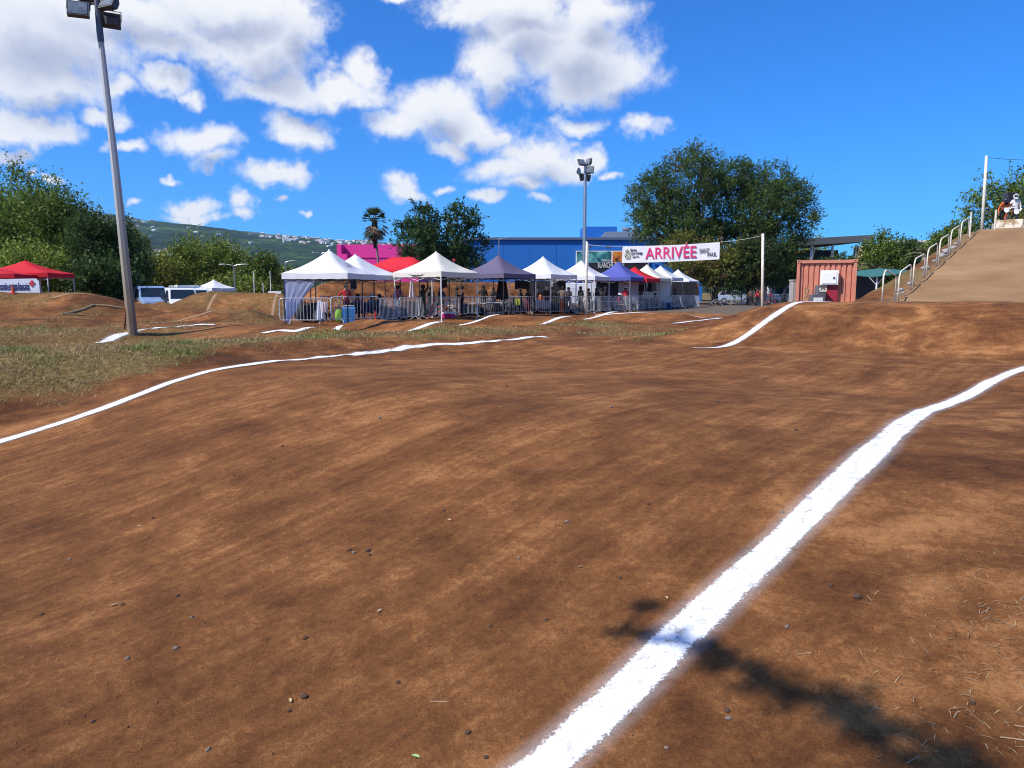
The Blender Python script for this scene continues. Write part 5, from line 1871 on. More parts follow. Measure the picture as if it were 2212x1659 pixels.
for sx in (-1, 1):
    for z in (.06, h - .06):
        b = MB(); b.box((sx * (w / 2 - .06), L / 2, z), (.10, L - .32, .11)); b.build('long_rail', M_CONT, ct)
# electric box and red panel on it
def cl(u, v):
    p = at(u, v, Yc - .05) - ct.location; return p
e0, e1 = cl(1774, 584), cl(1808, 615)
eb = thing('electric_box', 'white electric box mounted on the container end wall', 'box', ct.location + Vector(((e0.x + e1.x) / 2 - .06, -.16 - .40 * (e0.x + e1.x) / 2, e1.z)), -R(22))
ew, eh = e1.x - e0.x, e0.z - e1.z
b = MB(); b.box((0, 0, eh / 2), (ew, .2, eh)); b.build('case', M_WHITE, eb)
b = MB(); b.box((0, -.115, eh * .47), (ew * .80, .03, eh * .78)); dr = b.build('door', M_WHITE, eb)
b = MB(); b.box((ew * .26, -.14, eh * .47), (.07, .03, .08)); b.build('lock', M_DARK, dr)
r0, r1 = cl(1777, 616), cl(1806, 662)
b = MB(); b.box((0, 0, (r0.z - r1.z) / 2), (r1.x - r0.x, .05, r0.z - r1.z)); b.box((0, .035, (r0.z - r1.z) / 2), (r1.x - r0.x - .1, .03, r0.z - r1.z - .1))
tag(b.build('board', mat('crimson_board', (.30, .012, .03), .5), None, loc=ct.location + Vector(((r0.x + r1.x) / 2 - .03, -.07 - .40 * (r0.x + r1.x) / 2, r1.z)), rz=-R(22)), 'crimson board fixed below the white electric box', 'board')
# podium stood on its end, showing 3 and 1
pd = thing('podium', 'grey stepped podium stood on end, painted 3 and 1, against the container', 'podium', at(1764, 662, Yc - .75))
k = (Yc - .75) / 1597
def pq(u, v): return ((u - 1764) * k, (662 - v) * k)
pr = [pq(*q_) for q_ in ((1755, 664), (1757, 637), (1767, 636), (1769, 617), (1784, 617), (1780, 664))]
b = MB(); b.prism(pr, 'y', 0, .5); b.build('body', mat('podium_grey', (.11, .11, .12), .7), pd)
b = MB(); b.prism([pq(*q_) for q_ in ((1756, 658), (1757, 643), (1777, 643), (1776, 659))], 'y', -.012, .01); b.build('white_face', M_WHITE, pd)
lettering('3', .44, mat('cream_paint', (.72, .68, .52), .6), pd, ((1775 - 1764) * k, -.012, (662 - 627) * k), rot=(0, R(90), 0), bold=.015)
lettering('1', .3, M_DARK, pd, ((1767 - 1764) * k, -.03, (662 - 654) * k), rot=(0, R(90), 0), bold=.01)
# wooden poles leaning on the container
M_WOOD = mat('weathered_wood', (.34, .20, .10), .9, var=.25)
for i, (u0, u1, v1) in enumerate(((1733, 1741, 622), (1737, 1739, 620), (1736, 1747, 621), (1743, 1747, 624))):
    a = at(u0, 664, Yc - .55); c = at(u1, v1, Yc - .02)
    b = MB(); b.tube([(0, 0, 0), c - a], [.03, .022], 6); b.ell(c - a, (.024, .024, .02), 6, 4)
    tag(b.build('wooden_stake', M_WOOD, None, loc=a), 'thin weathered stake leaning against the container end', 'stake', 'stakes leaning on the container')
for i, (u0, u1, v) in enumerate(((1784, 1795, 655), (1790, 1800, 656))):
    a = at(u0, 658, Yc - .9); c = at(u1, v - 1 - i, Yc - .5)
    b = MB(); b.box(tuple((c - a) / 2), ((c - a).length, .09, .03), rot=(c - a).to_track_quat('X', 'Z').to_matrix())
    tag(b.build('plank', M_WOOD, None, loc=a + Vector((0, 0, .02))), 'short plank lying at the foot of the container', 'plank', 'planks at the foot of the container')
# grey concrete pillar left of the container
p = at(1720, 650, 35.5)
pl = thing('concrete_pillar', 'grey concrete service pillar at the left corner of the container', 'pillar', (p.x, 35.5, g1(p.x, 35.5)))
b = MB(); hp = at(1720, 604, 35.5).z - pl.location.z
b.box((0, 0, hp / 2 - .02), (.55, .5, hp - .08)); b.build('shaft', M_CONC, pl)
b = MB(); b.box((0, 0, hp - .03), (.6, .55, .06)); b.build('cap', M_CONC, pl)
b = MB(); b.box((0, -.27, .15), (.7, .12, .3)); b.build('plinth', M_CONC, pl)

# ------------------------------------------------------------------ start hill furniture
def hoop(s0, s1, idx=0):
    x0, y0 = xy(s0, RAMP_Q0 - .12); x1, y1 = xy(s1, RAMP_Q0 - .12)
    z0 = g1(x0, y0); z1 = g1(x1, y1)
    b = MB(); hgt = 1.05
    P = [(x0, y0, z0 - .1), (x0, y0, z0 + hgt - .2), (x0 + (x1 - x0) * .06, y0 + (y1 - y0) * .06, z0 + hgt - .05), (x0 + (x1 - x0) * .14, y0 + (y1 - y0) * .14, z0 + hgt + .04),
         (x1 - (x1 - x0) * .14, y1 - (y1 - y0) * .14, z1 + hgt - .12), (x1 - (x1 - x0) * .05, y1 - (y1 - y0) * .05, z1 + hgt - .14), (x1, y1, z1 + hgt - .25), (x1, y1, z1 - .1)]
    o = Vector((x0, y0, z0))
    b.tube([Vector(p) - o for p in P], .028, 7)
    b.tube([Vector(P[3]) - o + Vector((0, 0, -.42)), Vector(P[4]) - o + Vector((0, 0, -.42))], .016, 5) if False else None
    ob = b.build('railing_hoop', M_POST, None, smooth=True, loc=o)
    return tag(ob, ORD[idx] + ' white bent-tube railing hoop counted up from the foot of the start ramp', 'railing', 'railing hoops along the start ramp')


s = 27.6
for i in range(7):
    hoop(s, s + 1.62, i); s += 2.0
x, y = xy(s, RAMP_Q0 - .12)
b = MB(); b.tube([(0, 0, -.1), (0, 0, 1.15)], .04, 7); b.ell((0, 0, 1.15), (.045, .045, .03), 7, 4)
tag(b.build('railing_post', M_POST, None, loc=(x, y, g1(x, y))), 'single white post ending the ramp railing at the top', 'post')
for k in range(2):
    x, y = xy(RAMP_S1 - .2, -6.5 + k * 1.2)
    b = MB(); b.tube([(0, 0, -.1), (0, 0, 1.0)], .045, 7); b.ell((0, 0, 1.0), (.05, .05, .03), 7, 4)
    tag(b.build('gate_post', M_POST, None, loc=(x, y, g1(x, y))), 'short peeling white post beside the start gate', 'post', 'short posts beside the start gate')
# stones along the railing
for k in range(16):
    sx = rnd.uniform(29, 42.5); x, y = xy(sx, RAMP_Q0 - .25 - rnd.random() * .3)
    b = MB(); r0 = rnd.uniform(.06, .14); b.ell((0, 0, r0 * .3), (r0 * 1.3, r0, r0 * .7), 7, 5)
    b.v = [(px * rnd.uniform(.8, 1.2), py * rnd.uniform(.8, 1.2), pz) for px, py, pz in b.v]
    tag(b.build('kerb_stone', M_CONC, None, loc=(x, y, g1(x, y)), rz=rnd.random() * 3), 'rough stone along the railing edge of the start ramp', 'stone', 'stones along the ramp railing')
# start gate block
g0 = at(2146, 508, 38.2)
sg, qg = sq(g0.x, g0.y)
rzg = math.atan2(NY, NX)
gt = thing('start_gate', 'rusty white start gate panels at the top of the ramp', 'start gate', (g0.x, g0.y, float(ramp_z(sg)) + .02), rzg)
M_GATE = bpy.data.materials.new('rusty_gate_paint'); M_GATE.use_nodes = True
t = M_GATE.node_tree; bs = t.nodes['Principled BSDF']; bs.inputs['Roughness'].default_value = .6
tc = nn(t, 'ShaderNodeTexCoord'); nz = nn(t, 'ShaderNodeTexNoise'); nz.inputs['Scale'].default_value = 3.2; nz.inputs['Detail'].default_value = 6
lk(t, tc.outputs['Object'], nz.inputs['Vector'])
cr = nn(t, 'ShaderNodeValToRGB'); lk(t, nz.outputs['Fac'], cr.inputs[0])
e = cr.color_ramp.elements; e[0].position = .38; e[0].color = (.33, .19, .08, 1); e[1].position = .56; e[1].color = (.68, .62, .50, 1)
lk(t, cr.outputs[0], bs.inputs['Base Color'])
gh = .52
for k in range(6):
    b = MB(); x0 = k * 1.22
    b.prism([(0, 0), (0, gh), (.12, gh + .04), (.55, gh + .02), (.55, 0)], 'x', x0 + .02, x0 + 1.2)
    b.build('gate_panel', M_GATE if k == 0 else M_WHITE if k % 2 else M_GATE, gt)
    if k:
        b = MB(); b.box((x0 + .6, -.012, .16), (1.1, .012, .26)); b.build('grey_plate', M_GREYM, gt)
b = MB(); b.box((3.6, .75, gh * .5), (7.4, .4, gh - .06)); b.build('platform', M_CONC, gt)
# loudspeaker / black panel behind the riders
p = at(2180, 440, 42); zt = at(2180, 417, 42).z; zg = g1(p.x, 42)
sp_ = thing('loudspeaker', 'black loudspeaker on a stand behind the two riders at the start gate', 'loudspeaker', (p.x, 42, zg))
b = MB(); b.box((0, 0, zt - zg - .4), (.48, .42, .8), taper=(1.12, 1)); b.build('cabinet', M_DARK, sp_)
b = MB(); b.box((0, -.222, zt - zg - .4), (.42, .02, .7)); b.build('grille', mat('black_mesh', (.012, .012, .014), .8), sp_)
b = MB(); b.tube([(0, 0, 0), (0, 0, zt - zg - .8)], .03, 6)
for a in range(3):
    b.tube([(0, 0, .6), (math.cos(a * 2.1) * .45, math.sin(a * 2.1) * .45, 0)], .02, 5)
b.build('stand', M_DARK, sp_)


# ------------------------------------------------------------------ vehicles
def vehicle(label, cat, loc, rz, prof, width, body_m, glass, wheels, wr=.33, name='parked_car', group=None, lights=True, stripe=None):
    """prof: side outline (y forward negative, z); glass: list of side window polygons; wheels: y positions"""
    root = thing(name, label, cat, loc, rz, group)
    zc = max(z for y, z in prof)
    screens = {2.05: [(-1.70, 1.31, -1.20, 1.89)], 1.70: [(-1.06, 1.15, -.42, 1.57), (1.78, 1.58, 2.10, 1.18)], 1.45: [(-.92, .98, -.42, 1.33), (1.12, 1.33, 1.64, 1.03)], 2.2: [(-2.31, 1.30, -2.09, 2.02)]}.get(zc, [])
    b = MB(); n = len(prof)
    V = []
    for sx in (-1, 1):
        for (y, z) in prof:
            k = max(0.0, (z - zc * .52) / (zc * .48))
            V.append((sx * (width / 2 - .16 * k ** 1.3), y, z))
    F = [tuple(range(n)), tuple(range(2 * n - 1, n - 1, -1))]
    for i in range(n):
        j = (i + 1) % n
        F.append((i, j, n + j, n + i))
    b.add(V, F); body = b.build('body', body_m, root)
    bv = body.modifiers.new('bevel', 'BEVEL'); bv.width = .06; bv.segments = 2; bv.limit_method = 'ANGLE'
    for poly_ in glass:
        for sx in (-1, 1):
            b = MB()
            def wx(z): return sx * (width / 2 - .16 * max(0.0, (z - zc * .52) / (zc * .48)) ** 1.3 + .006)
            b.add([(wx(z), y, z) for y, z in poly_], [tuple(range(len(poly_)))])
            b.build('side_window', M_GLASS, root)
    for (ya, za, yb, zb_) in screens:
        n_ = Vector((0, -(zb_ - za), (yb - ya))); n_ = n_.normalized() if n_.z > 0 else -n_.normalized()
        o_ = n_ * .012
        wa = width / 2 - .16 * max(0.0, (za - zc * .52) / (zc * .48)) ** 1.3 - .10
        wb_ = width / 2 - .16 * max(0.0, (zb_ - zc * .52) / (zc * .48)) ** 1.3 - .12
        b = MB(); b.add([Vector((-wa, ya, za)) + o_, Vector((wa, ya, za)) + o_, Vector((wb_, yb, zb_)) + o_, Vector((-wb_, yb, zb_)) + o_], [(0, 1, 2, 3)])
        b.build('windscreen', M_GLASS, root)
    for y in wheels:
        for sx in (-1, 1):
            b = MB(); x = sx * (width / 2 - .10)
            b.tube([(x - .11, y, wr), (x + .11, y, wr)], wr, 18)
            wo = b.build('wheel', mat('tyre', (.02, .02, .02), .9), root)
            b = MB(); b.tube([(x + sx * .105, y, wr), (x + sx * .125, y, wr)], wr * .62, 14); b.build('rim', M_GALV, wo)
    y0 = min(y for y, z in prof); y1 = max(y for y, z in prof)
    for sx in (-1, 1):
        b = MB(); b.box((sx * width * .36, y0 + .05, zc * .42), (.32, .12, .17)); b.build('headlight', mat('headlight', (.7, .7, .68), .15), root)
        b = MB(); b.box((sx * width * .42, y1 - .04, zc * .5), (.16, .10, .35)); b.build('tail_light', mat('tail_light', (.45, .02, .02), .3), root)
    b = MB(); b.box((0, y0 + .03, .38), (width * .9, .14, .22)); b.build('bumper', M_DARK, root)
    return root


V_VAN = [(-2.6, .30), (-2.62, .85), (-2.45, 1.05), (-1.75, 1.25), (-1.15, 1.95), (-.9, 2.02), (2.55, 2.05), (2.65, 1.9), (2.65, .35)]
G_VAN = [[(-1.65, 1.28), (-1.15, 1.85), (-.45, 1.85), (-.45, 1.28)]]
V_SUV = [(-2.25, .35), (-2.3, .75), (-2.15, .95), (-1.15, 1.08), (-.35, 1.62), (.2, 1.70), (1.7, 1.66), (2.15, 1.1), (2.25, .9), (2.2, .38)]
G_SUV = [[(-.95, 1.1), (-.35, 1.55), (.35, 1.58), (.35, 1.1)], [(.42, 1.1), (.42, 1.58), (1.2, 1.57), (1.2, 1.1)], [(1.27, 1.1), (1.27, 1.57), (1.6, 1.55), (1.95, 1.12)]]
V_CAR = [(-2.0, .32), (-2.08, .62), (-1.9, .82), (-1.0, .92), (-.35, 1.38), (.2, 1.45), (1.0, 1.4), (1.75, .98), (2.0, .9), (2.02, .34)]
G_CAR = [[(-.85, .95), (-.35, 1.3), (.25, 1.36), (.25, .95)], [(.32, .95), (.32, 1.36), (.9, 1.32), (1.4, .98)]]
M_CW = mat('white_car_paint', (.72, .73, .75), .25, var=.04)
M_CS = mat('silver_car_paint', (.50, .55, .62), .25, metal=.5, var=.04)
M_CB = mat('pale_blue_van_paint', (.22, .32, .50), .3, var=.05)
M_CK = mat('dark_car_paint', (.02, .025, .04), .2, var=.04)


def vpos(u, Y, vtop, h):
    p = at(u, vtop, Y)
    return (p.x, Y, p.z - h)


vehicle('pale blue panel van half hidden behind the grassy mound', 'van', vpos(318, 50, 617, 2.05), R(40), V_VAN, 1.9, M_CB, G_VAN, (-1.7, 1.6), name='panel_van')
vehicle('dark low car between the blue van and the white vans', 'car', vpos(368, 50, 625, 1.45), R(40), V_CAR, 1.75, M_CK, G_CAR, (-1.3, 1.25))
vehicle('white panel van beside the dark car behind the mound', 'van', vpos(384, 50, 621, 2.05), R(36), V_VAN, 1.9, M_CW, G_VAN, (-1.7, 1.6), name='panel_van')
vehicle('white panel van next to the small far tent', 'van', vpos(414, 52, 622, 2.05), R(34), V_VAN, 1.9, M_CW, G_VAN, (-1.7, 1.6), name='panel_van')
vehicle('dark car in front of the small far white tent', 'car', vpos(442, 62, 622.5, 1.45), R(60), V_CAR, 1.75, M_CK, G_CAR, (-1.3, 1.25))
vehicle('dark car at the wood edge behind the leaning mast', 'car', vpos(272, 60, 623, 1.45), R(60), V_CAR, 1.75, M_CK, G_CAR, (-1.3, 1.25))
# motorhome roof with storage box
mh = thing('motorhome', 'white motorhome roof showing above the parked vans', 'motorhome', vpos(402, 57, 616, 2.9), R(40))
b = MB(); b.prism([(-2.9, .35), (-2.9, 1.1), (-2.3, 1.4), (-2.5, 2.2), (-2.2, 2.7), (2.9, 2.75), (2.95, .35)], 'x', -1.1, 1.1); b.build('body', M_CW, mh)
for y in (-1.9, 1.7):
    for sx in (-1, 1):
        b = MB(); b.tube([(sx * 1.0 - .1, y, .33), (sx * 1.0 + .1, y, .33)], .33, 16); b.build('wheel', mat('tyre', (.02, .02, .02), .9), mh)
for y in (-.5, 1.4):
    for sx in (-1, 1):
        b = MB(); b.box((sx * 1.105, y, 1.75), (.02, 1.0, .55)); b.build('side_window', M_GLASS, mh)
b = MB(); b.box((0, .6, 2.82), (1.6, 2.2, .16)); b.build('roof_box', M_WHITE, mh)

vehicle('silver estate car parked beyond the plaza fence', 'car', (at(1590, 650, 96).x, 96, .15), R(62), V_SUV, 1.85, M_CS, G_SUV, (-1.4, 1.35), wr=.36)
vehicle('white minibus parked behind the waiting riders', 'van', (at(1706, 650, 92).x, 92, .15), R(60), [(-2.5, .30), (-2.55, 1.0), (-2.35, 1.2), (-2.05, 2.1), (-1.8, 2.2), (2.6, 2.2), (2.65, .35)], 1.95, M_CW,
        [[(-1.95, 1.25), (-1.75, 2.0), (-1.2, 2.0), (-1.2, 1.25)], [(-1.05, 1.25), (-1.05, 2.0), (.2, 2.0), (.2, 1.25)], [(.35, 1.25), (.35, 2.0), (1.6, 2.0), (1.6, 1.25)]], (-1.6, 1.6), name='minibus')
# white van with blue roof among the tents
vehicle('white van parked behind the tents by the banner post', 'van', (at(1262, 650, 58).x, 58, .22), R(100), V_VAN, 1.9, M_CW, G_VAN, (-1.7, 1.6), name='panel_van')
vehicle('white lorry box side seen under the blue and cream tents', 'lorry', (at(1378, 650, 68).x, 68, .22), R(60), [(-3.0, .5), (-3.0, 2.5), (3.2, 2.5), (3.2, .5)], 2.1, M_CW, [], (-2, 2), name='box_lorry')

# mesh fence at the plaza
fc = thing('mesh_fence', 'dark wire mesh fence across the back of the plaza', 'fence', (at(1540, 650, 79).x, 79, .24))
wf = at(1730, 650, 79).x - fc.location.x
b = MB()
for i in range(int(wf / .22)):
    b.tube([(i * .22, 0, .1), (i * .22, 0, 1.1)], .008, 3, cap=False)
for z in (.1, .35, .6, .85, 1.1):
    b.tube([(0, 0, z), (wf, 0, z)], .009, 3, cap=False)
tag(b.build('wire_mesh', M_DARK, fc), kind='stuff')
for i in range(5):
    b = MB(); b.tube([(i * wf / 4, .02, 0), (i * wf / 4, .02, 1.2)], .03, 6); b.build('post', M_DARK, fc)
for k, (u, v) in enumerate(((1604, 575), (1637, 586))):
    p = at(u, v, 80); b = MB(); b.tube([(0, 0, 0), (0, 0, p.z - .2)], [.08, .07], 8); b.ell((0, 0, p.z - .2), (.08, .08, .04), 8, 4)
    tag(b.build('grey_pole', M_GALV, None, loc=(p.x, 80, .2)), ('tall grey pole rising behind the silver car', 'tall grey pole between the silver car and the white banner post')[k], 'pole')

# red cross banner by the rescue tents
rc = thing('rescue_banner', 'white banner with red cross and blue lettering below the red tents', 'banner', at(5, 628, 37.5))
k = 37.5 / 1597
b = MB(); b.prism([(-85 * k, -4 * k), (-85 * k, 23 * k), (74 * k, 26 * k), (80 * k, 20 * k), (80 * k, -4 * k)], 'y', 0, .04); b.build('panel', mat('shaded_banner', (.66, .70, .80), .7), rc)
M_NAVYT = mat('navy_print', (.025, .035, .16), .7)
lettering('croix-rouge', .47, M_NAVYT, rc, (28 * k, -.012, 9.5 * k), depth=.006, bold=.008).rotation_euler = (0, -R(2), 0)
lettering('française', .45, M_NAVYT, rc, (0, 0, 0), depth=.006)
LT = [o for o in children(rc) if o.name.startswith('lettering')]
fit(LT[0], -4 * k, 33 * k, 9.5 * k); fit(LT[1], 34.5 * k, 59 * k, 10 * k)
o = lettering('PARTOUT OÙ VOUS AVEZ BESOIN DE NOUS', .16, M_NAVYT, rc, (0, 0, 0), depth=.006); fit(o, -4 * k, 60 * k, 2.4 * k)
b = MB()
b.box((65 * k, -.02, 15.5 * k), (4.4 * k, .016, 13 * k)); b.box((65 * k, -.021, 15.5 * k), (12 * k, .016, 4.4 * k)); b.build('red_cross', mat('cross_red', (.55, .015, .04), .6), rc)
for x in (-40, 0, 40, 76):
    b = MB(); b.tube([(x * k, .07, -1.2), (x * k, .07, 22 * k)], .025, 6); b.build('stay', M_GALV, rc)
p = at(28, 628, 37.0)
b = MB(); b.tube([(0, 0, 0), (0, 0, .45)], [.10, .02], 10); b.box((0, 0, -.01), (.3, .3, .03))
tag(b.build('traffic_cone', mat('cone_orange', (.6, .08, .02), .6), None, loc=(p.x, p.y, g1(p.x, p.y) + .02)), 'small orange and white traffic cone before the rescue banner', 'cone')

# garden hose on the left bank
pts = [hit(a / 1.8445, c_ / 1.8445) for a, c_ in ((245, 1257), (330, 1240), (375, 1220), (430, 1222), (500, 1234))]
b = MB(); o0 = Vector((pts[0][0], pts[0][1], g1(*pts[0])))
P = []
for i in range(len(pts) - 1):
    for t_ in np.linspace(0, 1, 6, endpoint=False):
        x = pts[i][0] + (pts[i + 1][0] - pts[i][0]) * t_; y = pts[i][1] + (pts[i + 1][1] - pts[i][1]) * t_
        P.append(Vector((x, y, g1(x, y) + .04)) - o0)
b.tube(P, .05, 6)
tag(b.build('hose', mat('pale_hose', (.38, .30, .14), .6), None, loc=o0), 'pale yellow hose lying over the bank left of the leaning mast', 'hose')
p0 = hit(237 / 1.8445, 1257 / 1.8445); p1 = hit(340 / 1.8445, 1260 / 1.8445)
o0 = Vector((p0[0], p0[1], g1(*p0) + .03)); o1 = Vector((p1[0], p1[1], g1(*p1) + .03))
b = MB(); b.tube([(0, 0, 0), (o1 - o0) * .5 + Vector((0, 0, .03)), o1 - o0], .035, 6)
tag(b.build('wooden_stake', M_WOOD, None, loc=o0), 'pale pole lying on the ground at the foot of the hose', 'pole')

# ------------------------------------------------------------------ people
SKINS = {'brown': (.16, .075, .040), 'tan': (.36, .19, .12), 'dark': (.07, .035, .02), 'light': (.48, .29, .21)}


def make_body(J, E, Rr, bone_mat, mats, name):
    keys = list(J)
    me = bpy.data.meshes.new(name)
    me.from_pydata([tuple(J[k]) for k in keys], [(keys.index(a), keys.index(b_)) for a, b_ in E], [])
    o = bpy.data.objects.new(name, me); COL.objects.link(o)
    o.modifiers.new('skin', 'SKIN')
    for i, k in enumerate(keys):
        sv = me.skin_vertices[0].data[i]
        r = Rr[k.rstrip('LR')] if k.rstrip('LR') in Rr else Rr[k]
        sv.radius = r if isinstance(r, tuple) else (r, r)
        sv.use_root = (k == 'pel')
    o.modifiers.new('sub', 'SUBSURF').levels = 1
    dg = bpy.context.evaluated_depsgraph_get()
    out = bpy.data.meshes.new_from_object(o.evaluated_get(dg))
    bpy.data.objects.remove(o); bpy.data.meshes.remove(me)
    out.name = name
    out.materials.clear()
    for m in mats: out.materials.append(m)
    segs = [(np.array(J[a]), np.array(J[b_]), bone_mat.get((a, b_), bone_mat.get((a.rstrip('LR'), b_.rstrip('LR')), 0))) for a, b_ in E]
    cen = np.empty(len(out.polygons) * 3); out.polygons.foreach_get('center', cen); cen = cen.reshape(-1, 3)
    best = np.full(len(cen), 1e9); idx = np.zeros(len(cen), int)
    for a, c, m in segs:
        d = c - a; L2 = max(1e-9, d @ d)
        t = np.clip(((cen - a) @ d) / L2, 0, 1)
        ds = np.linalg.norm(cen - a - t[:, None] * d, axis=1)
        k = ds < best; best[k] = ds[k]; idx[k] = m
    out.polygons.foreach_set('material_index', idx.astype(np.int32))
    out.polygons.foreach_set('use_smooth', np.ones(len(cen), bool))
    return out


def fingers(b, wr, ha, side):
    wr = Vector(wr); ha = Vector(ha); d = (ha - wr).normalized()
    sd = d.cross(Vector((0, 0, 1)))
    if sd.length < .2: sd = d.cross(Vector((0, 1, 0)))
    sd.normalize(); nrm = sd.cross(d)
    for k, L in enumerate((.062, .075, .07, .055)):
        p = ha + sd * (k - 1.5) * .019
        q = p + d * L * .55 - nrm * .008; e = q + d * L * .4 - nrm * .03
        b.tube([p - d * .02, q, e], [.010, .009, .007], 5)
    p = wr + d * .03 + sd * .03 * side
    b.tube([p, p + d * .03 + sd * .025 * side, p + d * .065 + sd * .028 * side - nrm * .01], [.011, .010, .008], 5)


def person(label, loc, face, pose='stand', shirt=(.1, .1, .1), pants=(.03, .03, .035), skin='brown', hair=(.015, .012, .01), hat=None, h=1.74, lean=0.0, arms=None, long_sleeve=False, shorts=False, helmet=None, group=None, zoff=0.0, legs=None, long_hair=False):
    J = {'pel': (0, 0, .93), 'sp': (0, .01, 1.12), 'ch': (0, .01, 1.33), 'nk': (0, .01, 1.47), 'hd': (0, -.015, 1.585), 'cr': (0, -.005, 1.68)}
    side = {'sh': (.165, .01, 1.39), 'el': (.235, .03, 1.13), 'wr': (.25, -.05, .90), 'ha': (.25, -.08, .83), 'hip': (.09, 0, .89), 'kn': (.10, -.02, .49), 'an': (.10, .02, .085), 'to': (.115, -.15, .035)}
    drop = 0
    if pose == 'sit':
        drop = .45
        side.update(hip=(.09, 0, .89), kn=(.13, -.42, .93), an=(.13, -.40, .53), to=(.14, -.56, .485), el=(.22, -.06, 1.14), wr=(.14, -.30, 1.02), ha=(.10, -.36, 1.02))
    if pose == 'ride':
        drop = .08
        side.update(kn=(.14, -.20, .58), an=(.13, -.02, .27), to=(.14, -.16, .25), el=(.30, -.20, 1.20), wr=(.30, -.46, 1.06), ha=(.30, -.51, 1.04))
    if pose == 'walk':
        pass
    for k, p in side.items():
        for s_, sg in (('L', 1), ('R', -1)):
            J[k + s_] = (p[0] * sg, p[1], p[2])
    if pose == 'stand':
        J['knL'] = (.11, -.05, .49); J['anR'] = (-.13, .06, .085); J['toR'] = (-.15, -.11, .035)
    up = ('sp', 'ch', 'nk', 'hd', 'cr', 'shL', 'shR', 'elL', 'elR', 'wrL', 'wrR', 'haL', 'haR')
    if lean:
        ca, sa = math.cos(lean), math.sin(lean)
        for k in up:
            x, y, z = J[k]; y2 = y; z2 = z - .93
            J[k] = (x, y2 * ca - z2 * sa, .93 + y2 * sa + z2 * ca)
    if arms:
        for k, p in arms.items(): J[k] = p
    if legs:
        for k, p in legs.items(): J[k] = p
    kS = h / 1.74
    J = {k: (p[0] * kS, p[1] * kS, (p[2] - drop) * kS) for k, p in J.items()}
    E = [('pel', 'sp'), ('sp', 'ch'), ('ch', 'nk'), ('nk', 'hd'), ('hd', 'cr')]
    for s_ in 'LR':
        E += [('ch', 'sh' + s_), ('sh' + s_, 'el' + s_), ('el' + s_, 'wr' + s_), ('wr' + s_, 'ha' + s_), ('pel', 'hip' + s_), ('hip' + s_, 'kn' + s_), ('kn' + s_, 'an' + s_), ('an' + s_, 'to' + s_)]
    Rr = {'pel': (.15 * kS, .115 * kS), 'sp': (.135 * kS, .10 * kS), 'ch': (.155 * kS, .115 * kS), 'nk': .055 * kS, 'hd': (.088 * kS, .10 * kS), 'cr': (.07 * kS, .08 * kS), 'sh': .065 * kS, 'el': .046 * kS, 'wr': .034 * kS, 'ha': (.042 * kS, .022 * kS), 'hip': .098 * kS, 'kn': .062 * kS, 'an': .046 * kS, 'to': .038 * kS}
    def cm(pfx, c, rough=.85):
        return mat(f'{pfx}_{c[0]:.3f}_{c[1]:.3f}_{c[2]:.3f}', c, rough, var=.15, scale=9)
    mats = [cm('shirt', shirt), cm('trousers', pants), cm('skin', SKINS[skin], .55), cm('shoe', (.03, .03, .03))]
    bm_ = {('pel', 'sp'): 0, ('sp', 'ch'): 0, ('ch', 'nk'): 0, ('nk', 'hd'): 2, ('hd', 'cr'): 2, ('ch', 'sh'): 0, ('sh', 'el'): 0, ('el', 'wr'): 0 if long_sleeve else 2, ('wr', 'ha'): 2, ('pel', 'hip'): 1, ('hip', 'kn'): 1, ('kn', 'an'): 2 if shorts else 1, ('an', 'to'): 3}
    me = make_body(J, E, Rr, bm_, mats, 'body')
    # hands and face belong to the same body
    b = MB(); b.cur = 2
    for s_, sg in (('L', -1), ('R', 1)):
        fingers(b, J['wr' + s_], J['ha' + s_], sg)
    hd = Vector(J['hd']); cr_ = Vector(J['cr']); upv = (cr_ - Vector(J['nk'])).normalized()
    fw = Vector((0, -1, 0)); fw = (fw - upv * fw.dot(upv)).normalized(); rt = fw.cross(upv)
    b.ell(hd + fw * .10 * kS - upv * .005, (.016, .022, .028), 6, 4)
    for sg in (-1, 1):
        b.ell(hd + rt * sg * .088 * kS + upv * .01, (.014, .03, .038), 6, 4)
    o2 = b.mesh('tmp', mats, True)
    bmm = bmesh.new(); bmm.from_mesh(me); bmm.from_mesh(o2)
    bmm.to_mesh(me); bmm.free(); bpy.data.meshes.remove(o2)
    root = thing('person', label, 'person', loc, 0, group)
    root.location.z += zoff
    root.rotation_euler = (0, 0, face)
    o = bpy.data.objects.new('body', me); COL.objects.link(o); o.parent = root
    b = MB()
    for sg in (-1, 1):
        b.ell(hd + fw * .087 * kS + rt * sg * .034 + upv * .022, (.012, .008, .008), 6, 4)
    b.build('eyes', cm('eye', (.02, .015, .012), .3), root)
    b = MB(); b.box(hd + fw * .09 * kS - upv * .05, (.045, .012, .012)); b.build('mouth', cm('lip', (.22, .08, .07)), root)
    top = hd + upv * .035 * kS - fw * .012
    q = upv.to_track_quat('Z', 'Y').to_matrix()
    b = MB(); b.ell(top, (.104 * kS, .118 * kS, .105 * kS), 12, 6, rot=q, zmin=-.15)
    b.ell(hd - fw * .035 * kS, (.095 * kS, .085 * kS, .10 * kS), 10, 6, rot=q)
    if long_hair:
        b.tube([hd - fw * .05, hd - fw * .09 - upv * .12, hd - fw * .10 - upv * .26], [.09, .085, .04], 8)
    b.build('hair', cm('hair', hair), root, smooth=True)
    if hat:
        b = MB(); b.ell(top + upv * .008, (.112 * kS, .124 * kS, .105 * kS), 12, 6, rot=q, zmin=.0)
        c = top + fw * .13; b.box(c + upv * .0, (.17, .15, .015), rot=q @ Matrix.Rotation(R(8), 3, 'X'))
        b.build('cap', cm('cap', hat), root, smooth=False)
